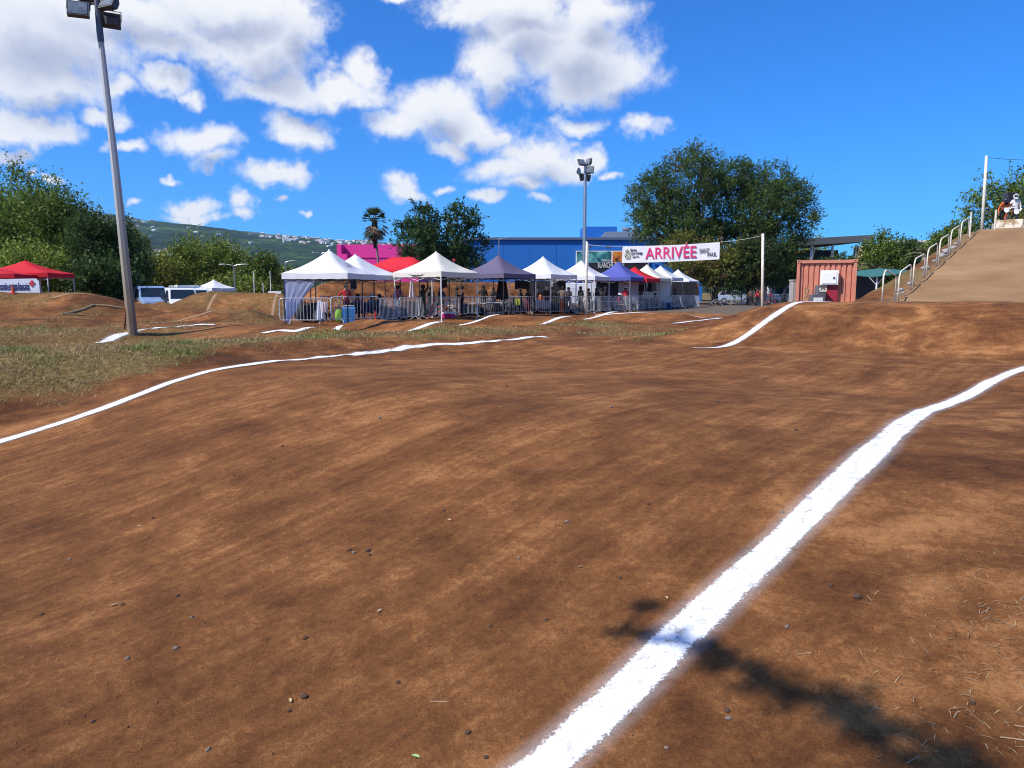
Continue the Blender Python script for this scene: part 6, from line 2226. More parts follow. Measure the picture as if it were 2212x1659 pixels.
    if helmet:
        b = MB(); b.ell(hd + upv * .03, (.135 * kS, .155 * kS, .15 * kS), 12, 9, rot=q)
        b.box(hd + fw * .16 - upv * .06, (.17, .10, .07), rot=q); b.box(hd + fw * .19 + upv * .12, (.2, .16, .015), rot=q @ Matrix.Rotation(R(-12), 3, 'X'))
        hm = b.build('helmet', cm('helmet', helmet, .3), root, smooth=False)
        b = MB(); b.box(hd + fw * .145 + upv * .03, (.17, .03, .06), rot=q); b.build('visor_opening', M_GLASS, hm)
    return root


def stand_at(u, Y, **kw):
    p = at(u, 650, Y)
    return (p.x, Y, g1(p.x, Y))


BLK = (.018, .018, .022); NAVY = (.02, .025, .06); BRN = (.10, .06, .045); GRY = (.16, .16, .17); REDS = (.55, .02, .04); PNK = (.50, .16, .22); ORG = (.62, .14, .02)
PI = math.pi
RAISE = {'elR': (-.26, -.12, 1.55), 'wrR': (-.22, -.14, 1.80), 'haR': (-.20, -.14, 1.88), 'elL': (.30, -.10, 1.20), 'wrL': (.42, -.25, 1.20), 'haL': (.47, -.30, 1.20)}
AKIMBO = {'elR': (-.36, .10, 1.16), 'wrR': (-.20, -.02, 1.00), 'haR': (-.16, -.05, .98)}
REST = {'elL': (.22, -.24, 1.12), 'wrL': (.12, -.44, 1.06), 'haL': (.08, -.50, 1.05), 'elR': (-.22, -.24, 1.12), 'wrR': (-.12, -.44, 1.06), 'haR': (-.08, -.50, 1.05)}
FOLD = {'elL': (.24, -.10, 1.14), 'wrL': (.02, -.20, 1.18), 'haL': (-.06, -.20, 1.19), 'elR': (-.24, -.10, 1.14), 'wrR': (-.02, -.21, 1.14), 'haR': (.06, -.21, 1.13)}

person('person in a red shirt and red shorts standing under the first white tent', stand_at(748, 35.5), R(25), arms=AKIMBO, shirt=REDS, pants=(.5, .03, .04), skin='light', shorts=True)
person('seated person in a dusty pink shirt with long dark hair behind the blue cool box', stand_at(773, 33.8), R(170), 'sit', shirt=(.34, .12, .14), pants=BLK, long_hair=True)
person('seated person with a pale cap and grey shirt under the second white tent', stand_at(803, 34.8), R(150), 'sit', shirt=GRY, pants=(.12, .02, .03), hat=(.40, .36, .40))
person('seated person in black beside the third barrier', stand_at(820, 34.9), R(200), 'sit', shirt=BLK, pants=BLK)
person('person in a pink shirt with a hand on the hip under the cream tent', stand_at(860, 38.5), R(160), arms=AKIMBO, shirt=PNK, pants=BLK)
person('person in black reaching up to the cream tent frame', stand_at(914, 37.2), R(130), arms=RAISE, shirt=BLK, pants=BLK, skin='dark', long_sleeve=True)
person('person in black standing close to a companion beside the motorbike', stand_at(987, 40.8), R(100), shirt=BLK, pants=BLK, skin='dark', h=1.66)
person('person in dark brown leaning to a companion beside the motorbike', stand_at(998, 41.0), R(-80), arms=FOLD, shirt=BRN, pants=BLK, skin='dark')
person('broad person in a black jacket between the cream and purple tents', stand_at(1044, 43.2), R(10), shirt=BLK, pants=NAVY, skin='dark', h=1.78, arms={'elR': (-.34, -.02, 1.16), 'wrR': (-.36, -.16, .96), 'haR': (-.36, -.2, .9)}, long_sleeve=True)
person('small child in dark clothes under the purple tent', stand_at(1107, 45.4), R(10), shirt=BRN, pants=BLK, h=1.32)
person('boy in a black shirt standing at the barrier of the purple tent', stand_at(1140, 45.6), R(-30), shirt=BLK, pants=(.16, .02, .03), h=1.58)
person('seated person in grey behind the barrier of the purple tent', stand_at(1062, 44.7), R(40), 'sit', shirt=GRY, pants=BLK)
person('child in an orange shirt behind the man with the white cap', stand_at(1169, 47.4), R(-20), shirt=ORG, pants=BLK, h=1.38)
person('man with a white cap leaning on the barrier', stand_at(1181, 46.2), R(-8), shirt=BRN, pants=BLK, hat=(.75, .74, .72), lean=.32, arms={'elL': (.24, -.42, 1.05), 'wrL': (.14, -.50, 1.06), 'haL': (.10, -.56, 1.06), 'elR': (-.24, -.42, 1.05), 'wrR': (-.10, -.50, 1.06), 'haR': (-.05, -.56, 1.06)}, long_sleeve=True)
person('man in a brown shirt seen from behind under the plain white tent', stand_at(1215, 47.8), R(165), shirt=(.16, .11, .08), pants=NAVY, arms={'elL': (.38, -.08, 1.25), 'wrL': (.55, -.16, 1.14), 'haL': (.61, -.2, 1.12)})
person('seated person in a mustard shirt beside the man in brown', stand_at(1201, 47.4), R(-10), 'sit', shirt=(.34, .22, .03), pants=BLK, hat=(.12, .03, .05))
person('slim man in black standing by the banner post', stand_at(1254, 48.6), R(-50), shirt=BLK, pants=BLK, skin='brown')
person('stocky person in a brown top behind the banner post', stand_at(1271, 49.8), R(30), shirt=(.26, .15, .11), pants=BLK, skin='tan', h=1.62)
person('man in a dark shirt under the white tent behind the banner post', stand_at(1308, 51.6), R(-120), shirt=BLK, pants=NAVY, skin='dark')
person('person in a red shirt and white cap seen from behind under the blue tent', stand_at(1351, 53.0), R(175), shirt=REDS, pants=(.16, .10, .08), hat=(.75, .75, .74), skin='tan')
person('seated person in red beside the blue tent barrier', stand_at(1338, 52.4), R(60), 'sit', shirt=REDS, pants=(.3, .2, .15), skin='tan', hat=(.7, .7, .7))
person('seated person in a dusky pink top under the cream tent of the row', stand_at(1415, 58.2), R(20), 'sit', shirt=(.30, .15, .15), pants=BLK)
person('person in dark clothes standing under the far white tents', stand_at(1440, 60.5), R(70), shirt=NAVY, pants=BLK, skin='dark')
# person on the berm behind the cream tent
p = at(981, 600, 55.5)
person('person in a red cap and black top standing on the berm behind the cream tent', (p.x, 55.5, g1(p.x, 55.5)), R(20), shirt=BLK, pants=BLK, hat=REDS, h=1.74)


# ------------------------------------------------------------------ bikes
def torus(b, c, R0, r0, n=22, m=6):
    c = Vector(c)
    pts = [c + Vector((0, math.cos(2 * math.pi * i / n) * R0, math.sin(2 * math.pi * i / n) * R0)) for i in range(n)]
    b.tube(pts, r0, m, close=True)


def bike(label, loc, rz, col, plate=None, roll=0.0, group=None):
    root = thing('bmx_bike', label, 'bicycle', loc, rz, group)
    root.rotation_euler = (0, roll, rz)
    fm_ = mat(f'frame_{col[0]:.2f}_{col[1]:.2f}_{col[2]:.2f}', col, .3, var=.04)
    wb = .47; wr = .255
    for y in (-wb, wb):
        b = MB(); torus(b, (0, y, wr), wr - .022, .022); w = b.build('wheel', mat('tyre', (.02, .02, .02), .9), root, smooth=True)
        b = MB(); torus(b, (0, y, wr), wr - .055, .011, 22, 4)
        b.build('rim', M_GALV, w)
        b = MB()
        for k in range(12):
            a = k * math.pi / 6
            b.tube([(0, y, wr), (0, y + math.cos(a) * (wr - .055), wr + math.sin(a) * (wr - .055))], .003, 3, cap=False)
        b.tube([(-.05, y, wr), (.05, y, wr)], .022, 7)
        b.build('spokes', M_GALV, w)
    b = MB()
    bb_, st, hd0, hd1 = (0, .12, .29), (0, .22, .56), (0, -.33, .66), (0, -.37, .56)
    for a, c, r in ((bb_, st, .016), (st, hd0, .018), (bb_, hd1, .021), (hd0, hd1, .023)):
        b.tube([a, c], r, 7)
    for sx in (-1, 1):
        b.tube([bb_, (sx * .05, wb, wr)], .011, 5); b.tube([st, (sx * .05, wb, wr)], .010, 5)
    b.build('frame', fm_, root, smooth=True)
    b = MB(); b.tube([hd1, (0, -.40, .53)], .02, 6)
    for sx in (-1, 1): b.tube([(0, -.395, .545), (sx * .055, -.41, .5), (sx * .055, -wb, wr)], .015, 6)
    b.build('fork', fm_, root)
    b = MB(); b.tube([(0, -.33, .66), (0, -.36, .74)], .022, 6)
    b.tube([(-.36, -.30, .96), (-.22, -.34, .93), (-.10, -.37, .76), (.10, -.37, .76), (.22, -.34, .93), (.36, -.30, .96)], .013, 6); b.tube([(-.18, -.35, .88), (.18, -.35, .88)], .009, 5)
    hb_ = b.build('handlebar', M_GALV, root)
    for sx in (-1, 1):
        b = MB(); b.tube([(sx * .25, -.33, .937), (sx * .37, -.298, .962)], .018, 6); b.build('grip', M_DARK, hb_)
    b = MB(); b.tube([st, (0, .25, .63)], .013, 6); b.ell((0, .26, .645), (.055, .12, .025), 9, 6); b.build('saddle', M_DARK, root)
    b = MB(); b.tube([(.05, .12, .29), (.05, .0, .20)], .011, 5); b.tube([(-.05, .12, .29), (-.05, .24, .38)], .011, 5); b.box((.10, .0, .2), (.1, .08, .02)); b.box((-.10, .24, .38), (.1, .08, .02))
    b.tube([(.045, .12, .29), (.055, .12, .29)], .08, 14); b.build('crank', M_DARK, root)
    if plate:
        b = MB(); b.prism([(-.11, .70), (-.12, .90), (.12, .90), (.11, .70), (0, .64)], 'y', -.405, -.395); b.build('number_plate', mat('plate', plate, .5), root)
    return root


def bike_at(label, u, Y, rz, col, **kw):
    p = at(u, 650, Y)
    return bike(label, (p.x, Y, g1(p.x, Y)), rz, col, **kw)


bike_at('black bicycle leaning under the first white tent', 716, 33.6, R(80), (.02, .02, .02))
bike_at('dark bicycle parked under the second white tent', 742, 35.6, R(100), (.03, .03, .04))
bike_at('blue and white bike behind the third barrier', 840, 36.6, R(70), (.35, .40, .5))
bike_at('white and red bike standing under the cream tent', 950, 39.2, R(75), (.70, .10, .08), plate=(.75, .75, .75))
bike_at('white bike with a white number plate behind the cream tent leg', 966, 40.2, R(60), (.72, .72, .74), plate=(.75, .75, .75))
bike_at('pale bike behind the barrier of the purple tent', 1072, 44.9, R(85), (.45, .46, .48))
bike_at('white bike before the boy in the black shirt', 1102, 45.5, R(95), (.6, .6, .62))
bike_at('pale green bike behind the barrier of the plain white tent', 1188, 47.0, R(88), (.35, .42, .40))
bike_at('black bike leaning on the barrier of the blue tent', 1352, 52.3, R(80), (.02, .02, .02))
bike_at('white bike beside the barrier of the red tent', 1378, 54.6, R(70), (.65, .65, .66))

# riders waiting near the container
for lab, bl, u, Y, rz, sh, col, hel in (
    ('rider in black and red with a dark helmet, nearest the white banner post', 'red bike under the rider beside the white banner post', 1664, 69, R(70), (.26, .02, .04), (.4, .02, .03), (.03, .02, .02)),
    ('rider in black on a dark bike left of the concrete pillar', 'dark bike under the rider left of the concrete pillar', 1693, 67, R(105), BLK, (.02, .02, .02), (.02, .02, .025)),
    ('rider in red standing over a bike left of the white banner post', 'black bike under the red rider left of the white banner post', 1634, 71, R(75), REDS, (.05, .05, .05), (.15, .05, .05))):
    p = at(u, 650, Y)
    l3 = (p.x, Y, g1(p.x, Y))
    bike(bl, l3, rz, col, plate=(.7, .7, .7))
    person(lab, (l3[0] - math.sin(rz) * .10, l3[1] + math.cos(rz) * .10, l3[2]), rz, 'ride', shirt=sh, pants=BLK, helmet=hel, lean=.25, long_sleeve=True, zoff=.02, h=1.62,
           legs={'knL': (.16, -.16, .56), 'anL': (.24, -.06, .165), 'toL': (.26, -.22, .115), 'knR': (-.16, -.2, .6), 'anR': (-.12, 0, .30), 'toR': (-.13, -.14, .28)})
for lab, u, Y, sh, fa, hgt in (('person in a dark top standing behind the waiting riders', 1621, 73, BRN, R(-20), 1.7), ('person in an orange and black top beside the white banner post', 1642, 72, ORG, R(40), 1.72), ('person in black walking in front of the white minibus', 1709, 69, BLK, R(80), 1.55),
                         ('person in black under the tree beside the last tent', 1538, 73, BLK, R(60), 1.74)):
    person(lab, stand_at(u, Y), fa, shirt=sh, pants=BLK, skin='brown', h=hgt)
bike_at('white and blue bicycle leaning in the shade of the yellow-green tree', 1546, 72, R(95), (.4, .45, .55))
bike_at('black bicycle parked against the plaza fence', 1704, 71, R(85), (.03, .03, .03))

# riders on the start gate
sg_, qg_ = sq(*at(2172, 480, 39.6)[:2])
p = at(2170, 480, 39.4); zr_ = float(ramp_z(sq(p.x, p.y)[0])) + .05
bike('orange bike with a yellow number plate on the start gate', (p.x, p.y, zr_ + .35), R(-25), (.6, .10, .02), plate=(.75, .55, .05))
person('rider in an orange jersey crouched over the bars at the start gate', (p.x + .05, p.y + .2, zr_ + .35), R(-25), 'ride', shirt=ORG, pants=BLK, helmet=(.02, .02, .025), lean=.75, long_sleeve=True, h=1.66)
p = at(2193, 480, 40.2)
bike('black bike behind the orange rider at the start gate', (p.x, p.y, zr_ + .35), R(-30), (.02, .02, .02), plate=(.1, .1, .1))
person('rider in a white jersey and white helmet upright at the start gate', (p.x, p.y + .1, zr_ + .35), R(-30), shirt=(.62, .60, .62), pants=BLK, helmet=(.75, .75, .76), long_sleeve=True, h=1.74, arms={'elR': (-.26, -.12, 1.14), 'wrR': (-.24, -.30, 1.0), 'haR': (-.24, -.36, .98)})
# the raised deck they stand on
dk_ = MB(); x0, y0 = xy(43.1, -6.9); dk_.box((4.2, 2.1, .10), (8.6, 4.2, .5))
tag(dk_.build('start_deck', M_CONC, None, loc=(at(2146, 500, 38.9).x, at(2146, 500, 38.9).y, zr_ + .07), rz=rzg), 'concrete deck behind the start gate panels', 'deck')

# onlookers in the shade, told apart only by where they stand
crowd = [('onlooker in dark clothes standing in the shade of the purple tent', 'onlookers under the purple tent', [(1066, 45.6), (1088, 46.4), (1124, 47.2)]),
         ('onlooker in dark clothes standing in the shade of the plain white tent', 'onlookers under the plain white tent', [(1160, 47.8), (1192, 48.6), (1228, 48.4)]),
         ('onlooker in dark clothes standing in the shade of the white tent by the banner post', 'onlookers under the white tent by the banner post', [(1288, 51.2), (1298, 52.0)]),
         ('onlooker in dark clothes standing in the shade of the far tents', 'onlookers under the far tents', [(1374, 57.2), (1384, 58.0), (1427, 60.0), (1458, 63.2), (1476, 64.6)]),
         ('onlooker in dark clothes standing under the cream tent', 'onlookers under the cream tent', [(930, 39.8), (953, 41.0)])]
op = None
ck = random.Random(8)
for lab, grp, spots_ in crowd:
    for u, Y in spots_:
        l3 = stand_at(u, Y)
        if op is None:
            op = person(lab, l3, R(20), shirt=(.035, .03, .04), pants=BLK, skin='dark', arms=FOLD, group=grp); o = op
        else:
            o = dup(op, l3, ck.uniform(-2.5, 2.5))
        k = ck.uniform(.92, 1.04); o.scale = (k, k, k)
        tag(o, lab, 'person', grp)

# ------------------------------------------------------------------ camp furniture and odds and ends
def chair(label, u, Y, rz, col, group=None):
    p = at(u, 650, Y)
    root = thing('camping_chair', label, 'chair', (p.x, Y, g1(p.x, Y)), rz, group)
    m = mat(f'canvas_{col[0]:.2f}_{col[1]:.2f}_{col[2]:.2f}', col, .9, var=.15)
    b = MB(); b.add([(-.26, -.24, .44), (.26, -.24, .44), (.26, .22, .40), (-.26, .22, .40), (0, 0, .37)], [(0, 1, 4), (1, 2, 4), (2, 3, 4), (3, 0, 4)]); b.build('seat', m, root)
    b = MB(); V = []
    for j in range(4):
        for i in range(4):
            V.append((-.26 + .52 * i / 3, .24 + .05 * math.sin(math.pi * i / 3) + .04 * j, .42 + .46 * j / 3))
    b.add(V, [(j * 4 + i, j * 4 + i + 1, j * 4 + i + 5, j * 4 + i + 4) for j in range(3) for i in range(3)]); b.build('backrest', m, root)
    for sx in (-1, 1):
        b = MB(); b.tube([(sx * .28, -.28, 0), (sx * .28, .24, .44), (sx * .28, .34, .9)], .011, 5); b.build('leg', M_DARK, root)
        b = MB(); b.tube([(sx * .28, .28, 0), (sx * .28, -.26, .62)], .011, 5); b.build('leg', M_DARK, root)
        b = MB(); b.tube([(sx * .28, -.28, .62), (sx * .28, .28, .60)], .016, 5); b.build('armrest', m, root)
    b = MB(); b.tube([(-.28, -.28, .02), (.28, .28, .4)], .009, 4); b.tube([(.28, -.28, .02), (-.28, .28, .4)], .009, 4); b.build('cross_brace', M_DARK, root)
    return root


for lab, u, Y, a, c in (('black camping chair under the first white tent', 690, 33.0, 160, (.02, .02, .02)), ('black camping chair carrying the person in dusty pink', 773, 33.9, 170, (.02, .02, .022)), ('dark blue camping chair under the pale cap', 803, 34.9, 150, (.02, .03, .08)),
                        ('black camping chair behind the third barrier', 820, 35.0, 200, (.02, .02, .02)), ('red round-backed chair under the cream tent', 877, 37.6, 200, (.30, .03, .02)), ('dark green camping chair behind the cream tent barrier', 895, 38.0, 170, (.03, .06, .05)),
                        ('grey camping chair at the purple tent', 1062, 44.8, 40, (.2, .2, .21)), ('black camping chair under the purple tent', 1120, 46.0, 180, (.02, .02, .02)), ('black camping chair beside the plain white tent', 1201, 47.5, -10, (.02, .02, .02)),
                        ('black camping chair beside the blue tent barrier', 1338, 52.5, 60, (.02, .02, .02)), ('dark camping chair under the row cream tent', 1415, 58.3, 20, (.03, .03, .05)), ('black camping chair under the red tent of the row', 1388, 55.6, 180, (.02, .02, .02))):
    chair(lab, u, Y, R(a), c)


def table(label, u, Y, rz, w=1.6, d=.65, h=.72, top=None):
    p = at(u, 650, Y)
    root = thing('folding_table', label, 'table', (p.x, Y, g1(p.x, Y)), rz)
    b = MB(); b.box((0, 0, h), (w, d, .04)); b.build('tabletop', top or mat('grey_plastic', (.34, .35, .37), .6), root)
    for sx in (-1, 1):
        for sy in (-1, 1):
            b = MB(); b.tube([(sx * (w / 2 - .12), sy * (d / 2 - .06), 0), (sx * (w / 2 - .2), sy * (d / 2 - .1), h - .02)], .014, 5); b.build('leg', M_GALV, root)
        b = MB(); b.tube([(sx * (w / 2 - .15), -d / 2 + .08, .3), (sx * (w / 2 - .15), d / 2 - .08, .3)], .010, 4); b.build('stretcher', M_GALV, root)
    return root


table('grey folding table under the first white tent', 790, 35.6, R(-10))
table('long grey folding table under the cream and purple tents', 1020, 42.6, R(-33), 2.4)
table('grey folding table under the purple tent', 1080, 44.4, R(-33), 1.8)
table('pale folding table under the plain white tent', 1196, 46.8, R(-20), 1.8)
table('folding table at the blue tent barrier', 1318, 51.0, R(-40), 1.5, top=M_WHITE)
table('small dark table under the last tents', 1462, 62.5, R(-40), 1.4)


def cooler(label, u, Y, rz, col, lid, w=.5, d=.36, h=.42):
    p = at(u, 650, Y)
    root = thing('cool_box', label, 'cool box', (p.x, Y, g1(p.x, Y)), rz)
    b = MB(); b.box((0, 0, h / 2), (w * .94, d * .94, h), taper=(1.06, 1.06)); b.build('body', mat(f'cool_{col[0]:.2f}{col[2]:.2f}', col, .5), root)
    b = MB(); b.box((0, 0, h + .04), (w * 1.02, d * 1.02, .08), taper=(.94, .94)); b.build('lid', mat(f'coollid_{lid[0]:.2f}{lid[2]:.2f}', lid, .5), root)
    b = MB(); b.tube([(-w * .5, 0, h * .8), (-w * .4, -.02, h + .14), (w * .4, -.02, h + .14), (w * .5, 0, h * .8)], .012, 5); b.build('handle', M_WHITE, root)
    return root


cooler('bright blue cool box standing behind the second barrier', 753, 31.9, R(10), (.03, .20, .50), (.10, .30, .60), .55, .38, .62)
cooler('pink and white cool box in front of the motorbike', 968, 39.0, R(-30), (.62, .03, .22), (.72, .72, .72), .62, .36, .22)
cooler('dark blue cool box beside the far barriers', 1444, 58.3, R(-40), (.02, .08, .2), (.03, .12, .3), .55, .4, .45)


def bag(label, u, Y, rz, col, s=(.5, .3, .34), name='sports_bag', z=0.0):
    p = at(u, 650, Y)
    root = thing(name, label, 'bag', (p.x, Y, g1(p.x, Y) + z), rz)
    m = mat(f'bag_{col[0]:.2f}_{col[1]:.2f}_{col[2]:.2f}', col, .85, var=.2)
    b = MB(); n = 8; V = []
    b.ell((0, 0, s[2] * .5), (s[0] * .55, s[1] * .55, s[2] * .5), 12, 8)
    b.v = [(x * (1.08 if abs(x) < s[0] * .4 else 1), y * 1.05, max(0.0, z_ * 1.02)) for x, y, z_ in b.v]
    b.build('body', m, root, smooth=True)
    b = MB(); b.tube([(-s[0] * .25, -s[1] * .2, s[2] * .85), (-s[0] * .12, -s[1] * .1, s[2] * 1.15), (s[0] * .12, -s[1] * .1, s[2] * 1.15), (s[0] * .25, -s[1] * .2, s[2] * .85)], .014, 5); b.build('handle', M_DARK, root)
    b = MB(); b.box((0, -s[1] * .5, s[2] * .42), (s[0] * .5, .06, s[2] * .4)); b.build('pocket', m, root)
    return root


for lab, u, Y, a, c, s_ in (('lime green bag behind the second barrier', 732, 32.4, 10, (.20, .42, .03), (.34, .3, .62)), ('black sports bag under the first tent curtain', 660, 33.6, 20, (.02, .02, .02), (1.0, .5, .75)), ('black backpack beside the first tent leg', 684, 32.6, 70, (.025, .022, .03), (.45, .3, .55)),
                            ('black sports bag piled behind the third barrier', 836, 35.2, 40, (.02, .02, .025), (.7, .4, .6)), ('dark green crate-like bag under the cream tent', 897, 38.2, 60, (.05, .10, .09), (.6, .4, .75)), ('black sports bag below the purple tent table', 1035, 43.0, 10, (.02, .02, .025), (.9, .5, .5)),
                            ('dark navy sports bag at the purple tent barrier', 1090, 45.2, 20, (.03, .03, .05), (.8, .4, .5)), ('black sports bag under the plain white tent', 1210, 47.2, 30, (.02, .02, .02), (.9, .5, .45)), ('black backpack beside the blue tent', 1328, 51.8, 0, (.02, .02, .02), (.5, .35, .6)),
                            ('black sports bag under the red tent of the row', 1402, 56.4, 0, (.02, .02, .02), (1.2, .6, .8)), ('black sports bag under the white tents at the end of the row', 1455, 61.5, 0, (.02, .02, .03), (1.2, .7, .8))):
    bag(lab, u, Y, R(a), c, s_)

# hanging cloths
def hanging(label, u, v, Y, w, h, col, name='towel', seed=0, top_w=1.0):
    p = at(u, v, Y)
    b = MB(); nU, nV = 8, 8; V = []
    for j in range(nV + 1):
        for i in range(nU + 1):
            a = i / nU - .5; c = j / nV
            V.append((a * w * (top_w + (1 - top_w) * c), .05 * math.sin(a * 14 + seed) * (.3 + c), -c * h - .03 * math.cos(a * 9 + seed) * c))
    F = [(j * (nU + 1) + i, j * (nU + 1) + i + 1, (j + 1) * (nU + 1) + i + 1, (j + 1) * (nU + 1) + i) for j in range(nV) for i in range(nU)]
    b.add(V, F)
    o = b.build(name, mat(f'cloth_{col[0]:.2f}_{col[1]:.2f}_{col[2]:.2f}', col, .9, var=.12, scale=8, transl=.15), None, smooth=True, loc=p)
    return tag(o, label, 'cloth')


hanging('white jersey hung on the first barrier', 690, 649, 30.95, .42, .78, (.72, .74, .80), 'jersey', 1, .45)
hanging('white and pink towel hung beside the white jersey', 700, 652, 30.9, .22, .45, (.75, .62, .62), 'towel', 2)
hanging('orange flag lying over the barrier by the plain white tent', 1214, 647, 45.9, .35, 1.0, (.72, .16, .02), 'flag', 4, .5)
hanging('grey towel on the barrier of the plain white tent', 1172, 649, 45.6, .9, .5, (.40, .44, .50), 'towel', 5)
hanging('black jacket hanging in the purple tent', 1085, 607, 42.0, .75, 1.05, (.015, .015, .018), 'jacket', 6, .6)
hanging('black bag hanging from the cream tent corner', 932 + 28, 597, 36.6, .3, .55, (.02, .02, .022), 'jacket', 7, .7)
hanging('white and red pennant sign hanging in the cream tent', 889, 606, 36.4, .32, .85, (.70, .55, .55), 'pennant', 8, .35)
hanging('white tarpaulin slung behind the blue tent', 1330, 604, 55.5, 3.4, 1.9, (.62, .66, .70), 'tarpaulin', 9)
hanging('white tarpaulin slung behind the red and cream tents of the row', 1400, 606, 59.5, 3.6, 2.0, (.70, .71, .72), 'tarpaulin', 10)
for k, (u, w_) in enumerate(((1385, .5), (1394, .4), (1404, .4), (1412, .55))):
    hanging(('black trousers', 'black jersey', 'dark jersey', 'black and white jersey')[k] + ' hung in line under the cream tent of the row', u, 609, 58.6, w_, .75, (.02, .02, .025) if k != 3 else (.2, .2, .22), 'jersey', 11 + k, .7)
hanging('dark red jersey hung under the last white tent', 1499, 612, 66.4, .5, 1.3, (.20, .02, .03), 'jersey', 16, .8)
hanging('orange jersey hung under the last white tent', 1505, 615, 66.6, .4, 1.0, (.45, .18, .05), 'jersey', 17, .8)
hanging('striped helmet cover hanging in the first tent', 764, 605, 33.2, .28, .4, (.05, .06, .12), 'jacket', 18, .8)
hanging('yellow vest on the barrier before the boy in black', 1118, 645, 45.2, .35, .4, (.55, .62, .03), 'vest', 19)
hanging('added dark sheet for the shade at the back of the plain white tent', 1180, 606, 49.5, 2.6, 1.9, (.025, .025, .03), 'shade_sheet', 20)  # this and the next three: dark sheets added to deepen shade behind the tents
hanging('added dark sheet for the shade at the back of the blue tent', 1312, 606, 53.6, 1.6, 1.9, (.03, .032, .04), 'shade_sheet', 21)
hanging('added dark sheet for the shade behind the far white tents', 1465, 609, 64.5, 3.2, 2.0, (.02, .024, .03), 'shade_sheet', 22)
hanging('added dark sheet for the shade at the back of the purple tent', 1128, 606, 45.0, .9, .5, (.02, .02, .03), 'shade_sheet', 23)

# red and white tape behind the tents
M_TAPE = bpy.data.materials.new('striped_tape'); M_TAPE.use_nodes = True
t = M_TAPE.node_tree; bs = t.nodes['Principled BSDF']
tc = nn(t, 'ShaderNodeTexCoord'); wv = nn(t, 'ShaderNodeTexWave'); wv.inputs['Scale'].default_value = 1.6; lk(t, tc.outputs['Object'], wv.inputs['Vector'])
cr = nn(t, 'ShaderNodeValToRGB'); cr.color_ramp.interpolation = 'CONSTANT'; cr.color_ramp.elements[0].color = (.62, .06, .03, 1); cr.color_ramp.elements[1].position = .5; cr.color_ramp.elements[1].color = (.75, .72, .68, 1)
lk(t, wv.outputs['Fac'], cr.inputs[0]); lk(t, cr.outputs[0], bs.inputs['Base Color'])
for k, (u0, v0, Y0, u1, v1, Y1) in enumerate(((690, 641, 38.5, 860, 640, 41), (868, 641, 41, 1090, 642, 48))):
    a = at(u0, v0, Y0); c = at(u1, v1, Y1)
    b = MB(); V = []
    for i in range(25):
        q = a.lerp(c, i / 24) - a; q.z -= .08 * math.sin(math.pi * i / 24)
        V += [q, q + Vector((0, 0, .07))]
    b.add(V, [(2 * i, 2 * i + 2, 2 * i + 3, 2 * i + 1) for i in range(24)])
    tag(b.build('barrier_tape', M_TAPE, None, loc=a), ('red and white tape strung behind the first two white tents', 'red and white tape strung behind the cream and purple tents')[k], 'tape')

# motorbike-like bike rack and white pennant pole
b = MB(); a = at(925, 690, 37.6); c = at(938, 650, 38.2)
b.tube([(0, 0, 0), c - a], .035, 6); b.box(tuple(c - a), (.1, .06, .2))
tag(b.build('striped_pole', mat('red_white_pole', (.60, .12, .10), .6), None, loc=(a.x, a.y, g1(a.x, a.y) + .03)), 'red and white pole leaning on the barrier below the cream tent', 'pole')
b = MB(); b.tube([(0, 0, 0), (0, 0, .32)], [.045, .04], 10); b.tube([(0, 0, .32), (0, 0, .40)], [.02, .018], 8)
p = at(811, 690, 31.6)
tag(b.build('bottle', mat('red_bottle', (.6, .05, .05), .3), None, loc=(p.x, p.y, g1(p.x, p.y))), 'red bottle standing at the joint of the second and third barriers', 'bottle')

# ------------------------------------------------------------------ stones, twigs, leaves on the near track
M_STONE = mat('dark_stone', (.13, .070, .040), .95, var=.35, scale=30, bump=.6)
M_STONE2 = mat('pale_stone', (.26, .20, .16), .95, var=.3, scale=30, bump=.5)
M_TWIG = mat('dry_twig', (.34, .23, .14), .9, var=.25, scale=20)
M_DRYL = mat('dry_leaf', (.60, .44, .22), .8, var=.2, scale=40)


def stone_mesh(seed, m):
    b = MB(); rr = random.Random(seed)
    b.ell((0, 0, .25), (1, .85, .62), 9, 6)
    o = []
    for x, y, z in b.v:
        k = 1 + .32 * (fbm(np.array(x * 1.3 + seed * 3.1), np.array(y * 1.3 + z * 1.7), 7 + seed, 2))
        o.append((x * k, y * k, z * k))
    b.v = [(float(x), float(y), float(z)) for x, y, z in o]
    return b.mesh('stone', m)


SM = [stone_mesh(i, M_STONE if i % 3 else M_STONE2) for i in range(6)]
marks = [(275, 1425, .022), (385, 1290, .018), (265, 1307, .02), (380, 1405, .022), (660, 1383, .022), (755, 1190, .024), (765, 1195, .02), (795, 1193, .03), (797, 1203, .022), (415, 1335, .018), (657, 1507, .028), (625, 1540, .018), (1120, 1210, .016), (1853, 1294, .032),
         (1795, 1268, .02), (1700, 1360, .018), (2100, 1520, .018), (1570, 1538, .02), (1573, 1558, .02), (610, 966, .022), (960, 1105, .02), (1225, 1130, .022), (1060, 1355, .016), (1180, 1340, .016), (1690, 1110, .022), (1010, 1590, .02), (1050, 1640, .016), (1440, 1620, .014), (1340, 1250, .016),
         (1095, 835, .03), (1320, 880, .03), (1550, 870, .03), (1720, 930, .026), (820, 905, .03), (505, 1030, .02), (330, 1120, .02), (150, 1210, .02), (90, 1330, .02), (200, 1560, .016), (450, 1620, .018), (860, 1480, .018), (1400, 1090, .02)]
rs = random.Random(3)
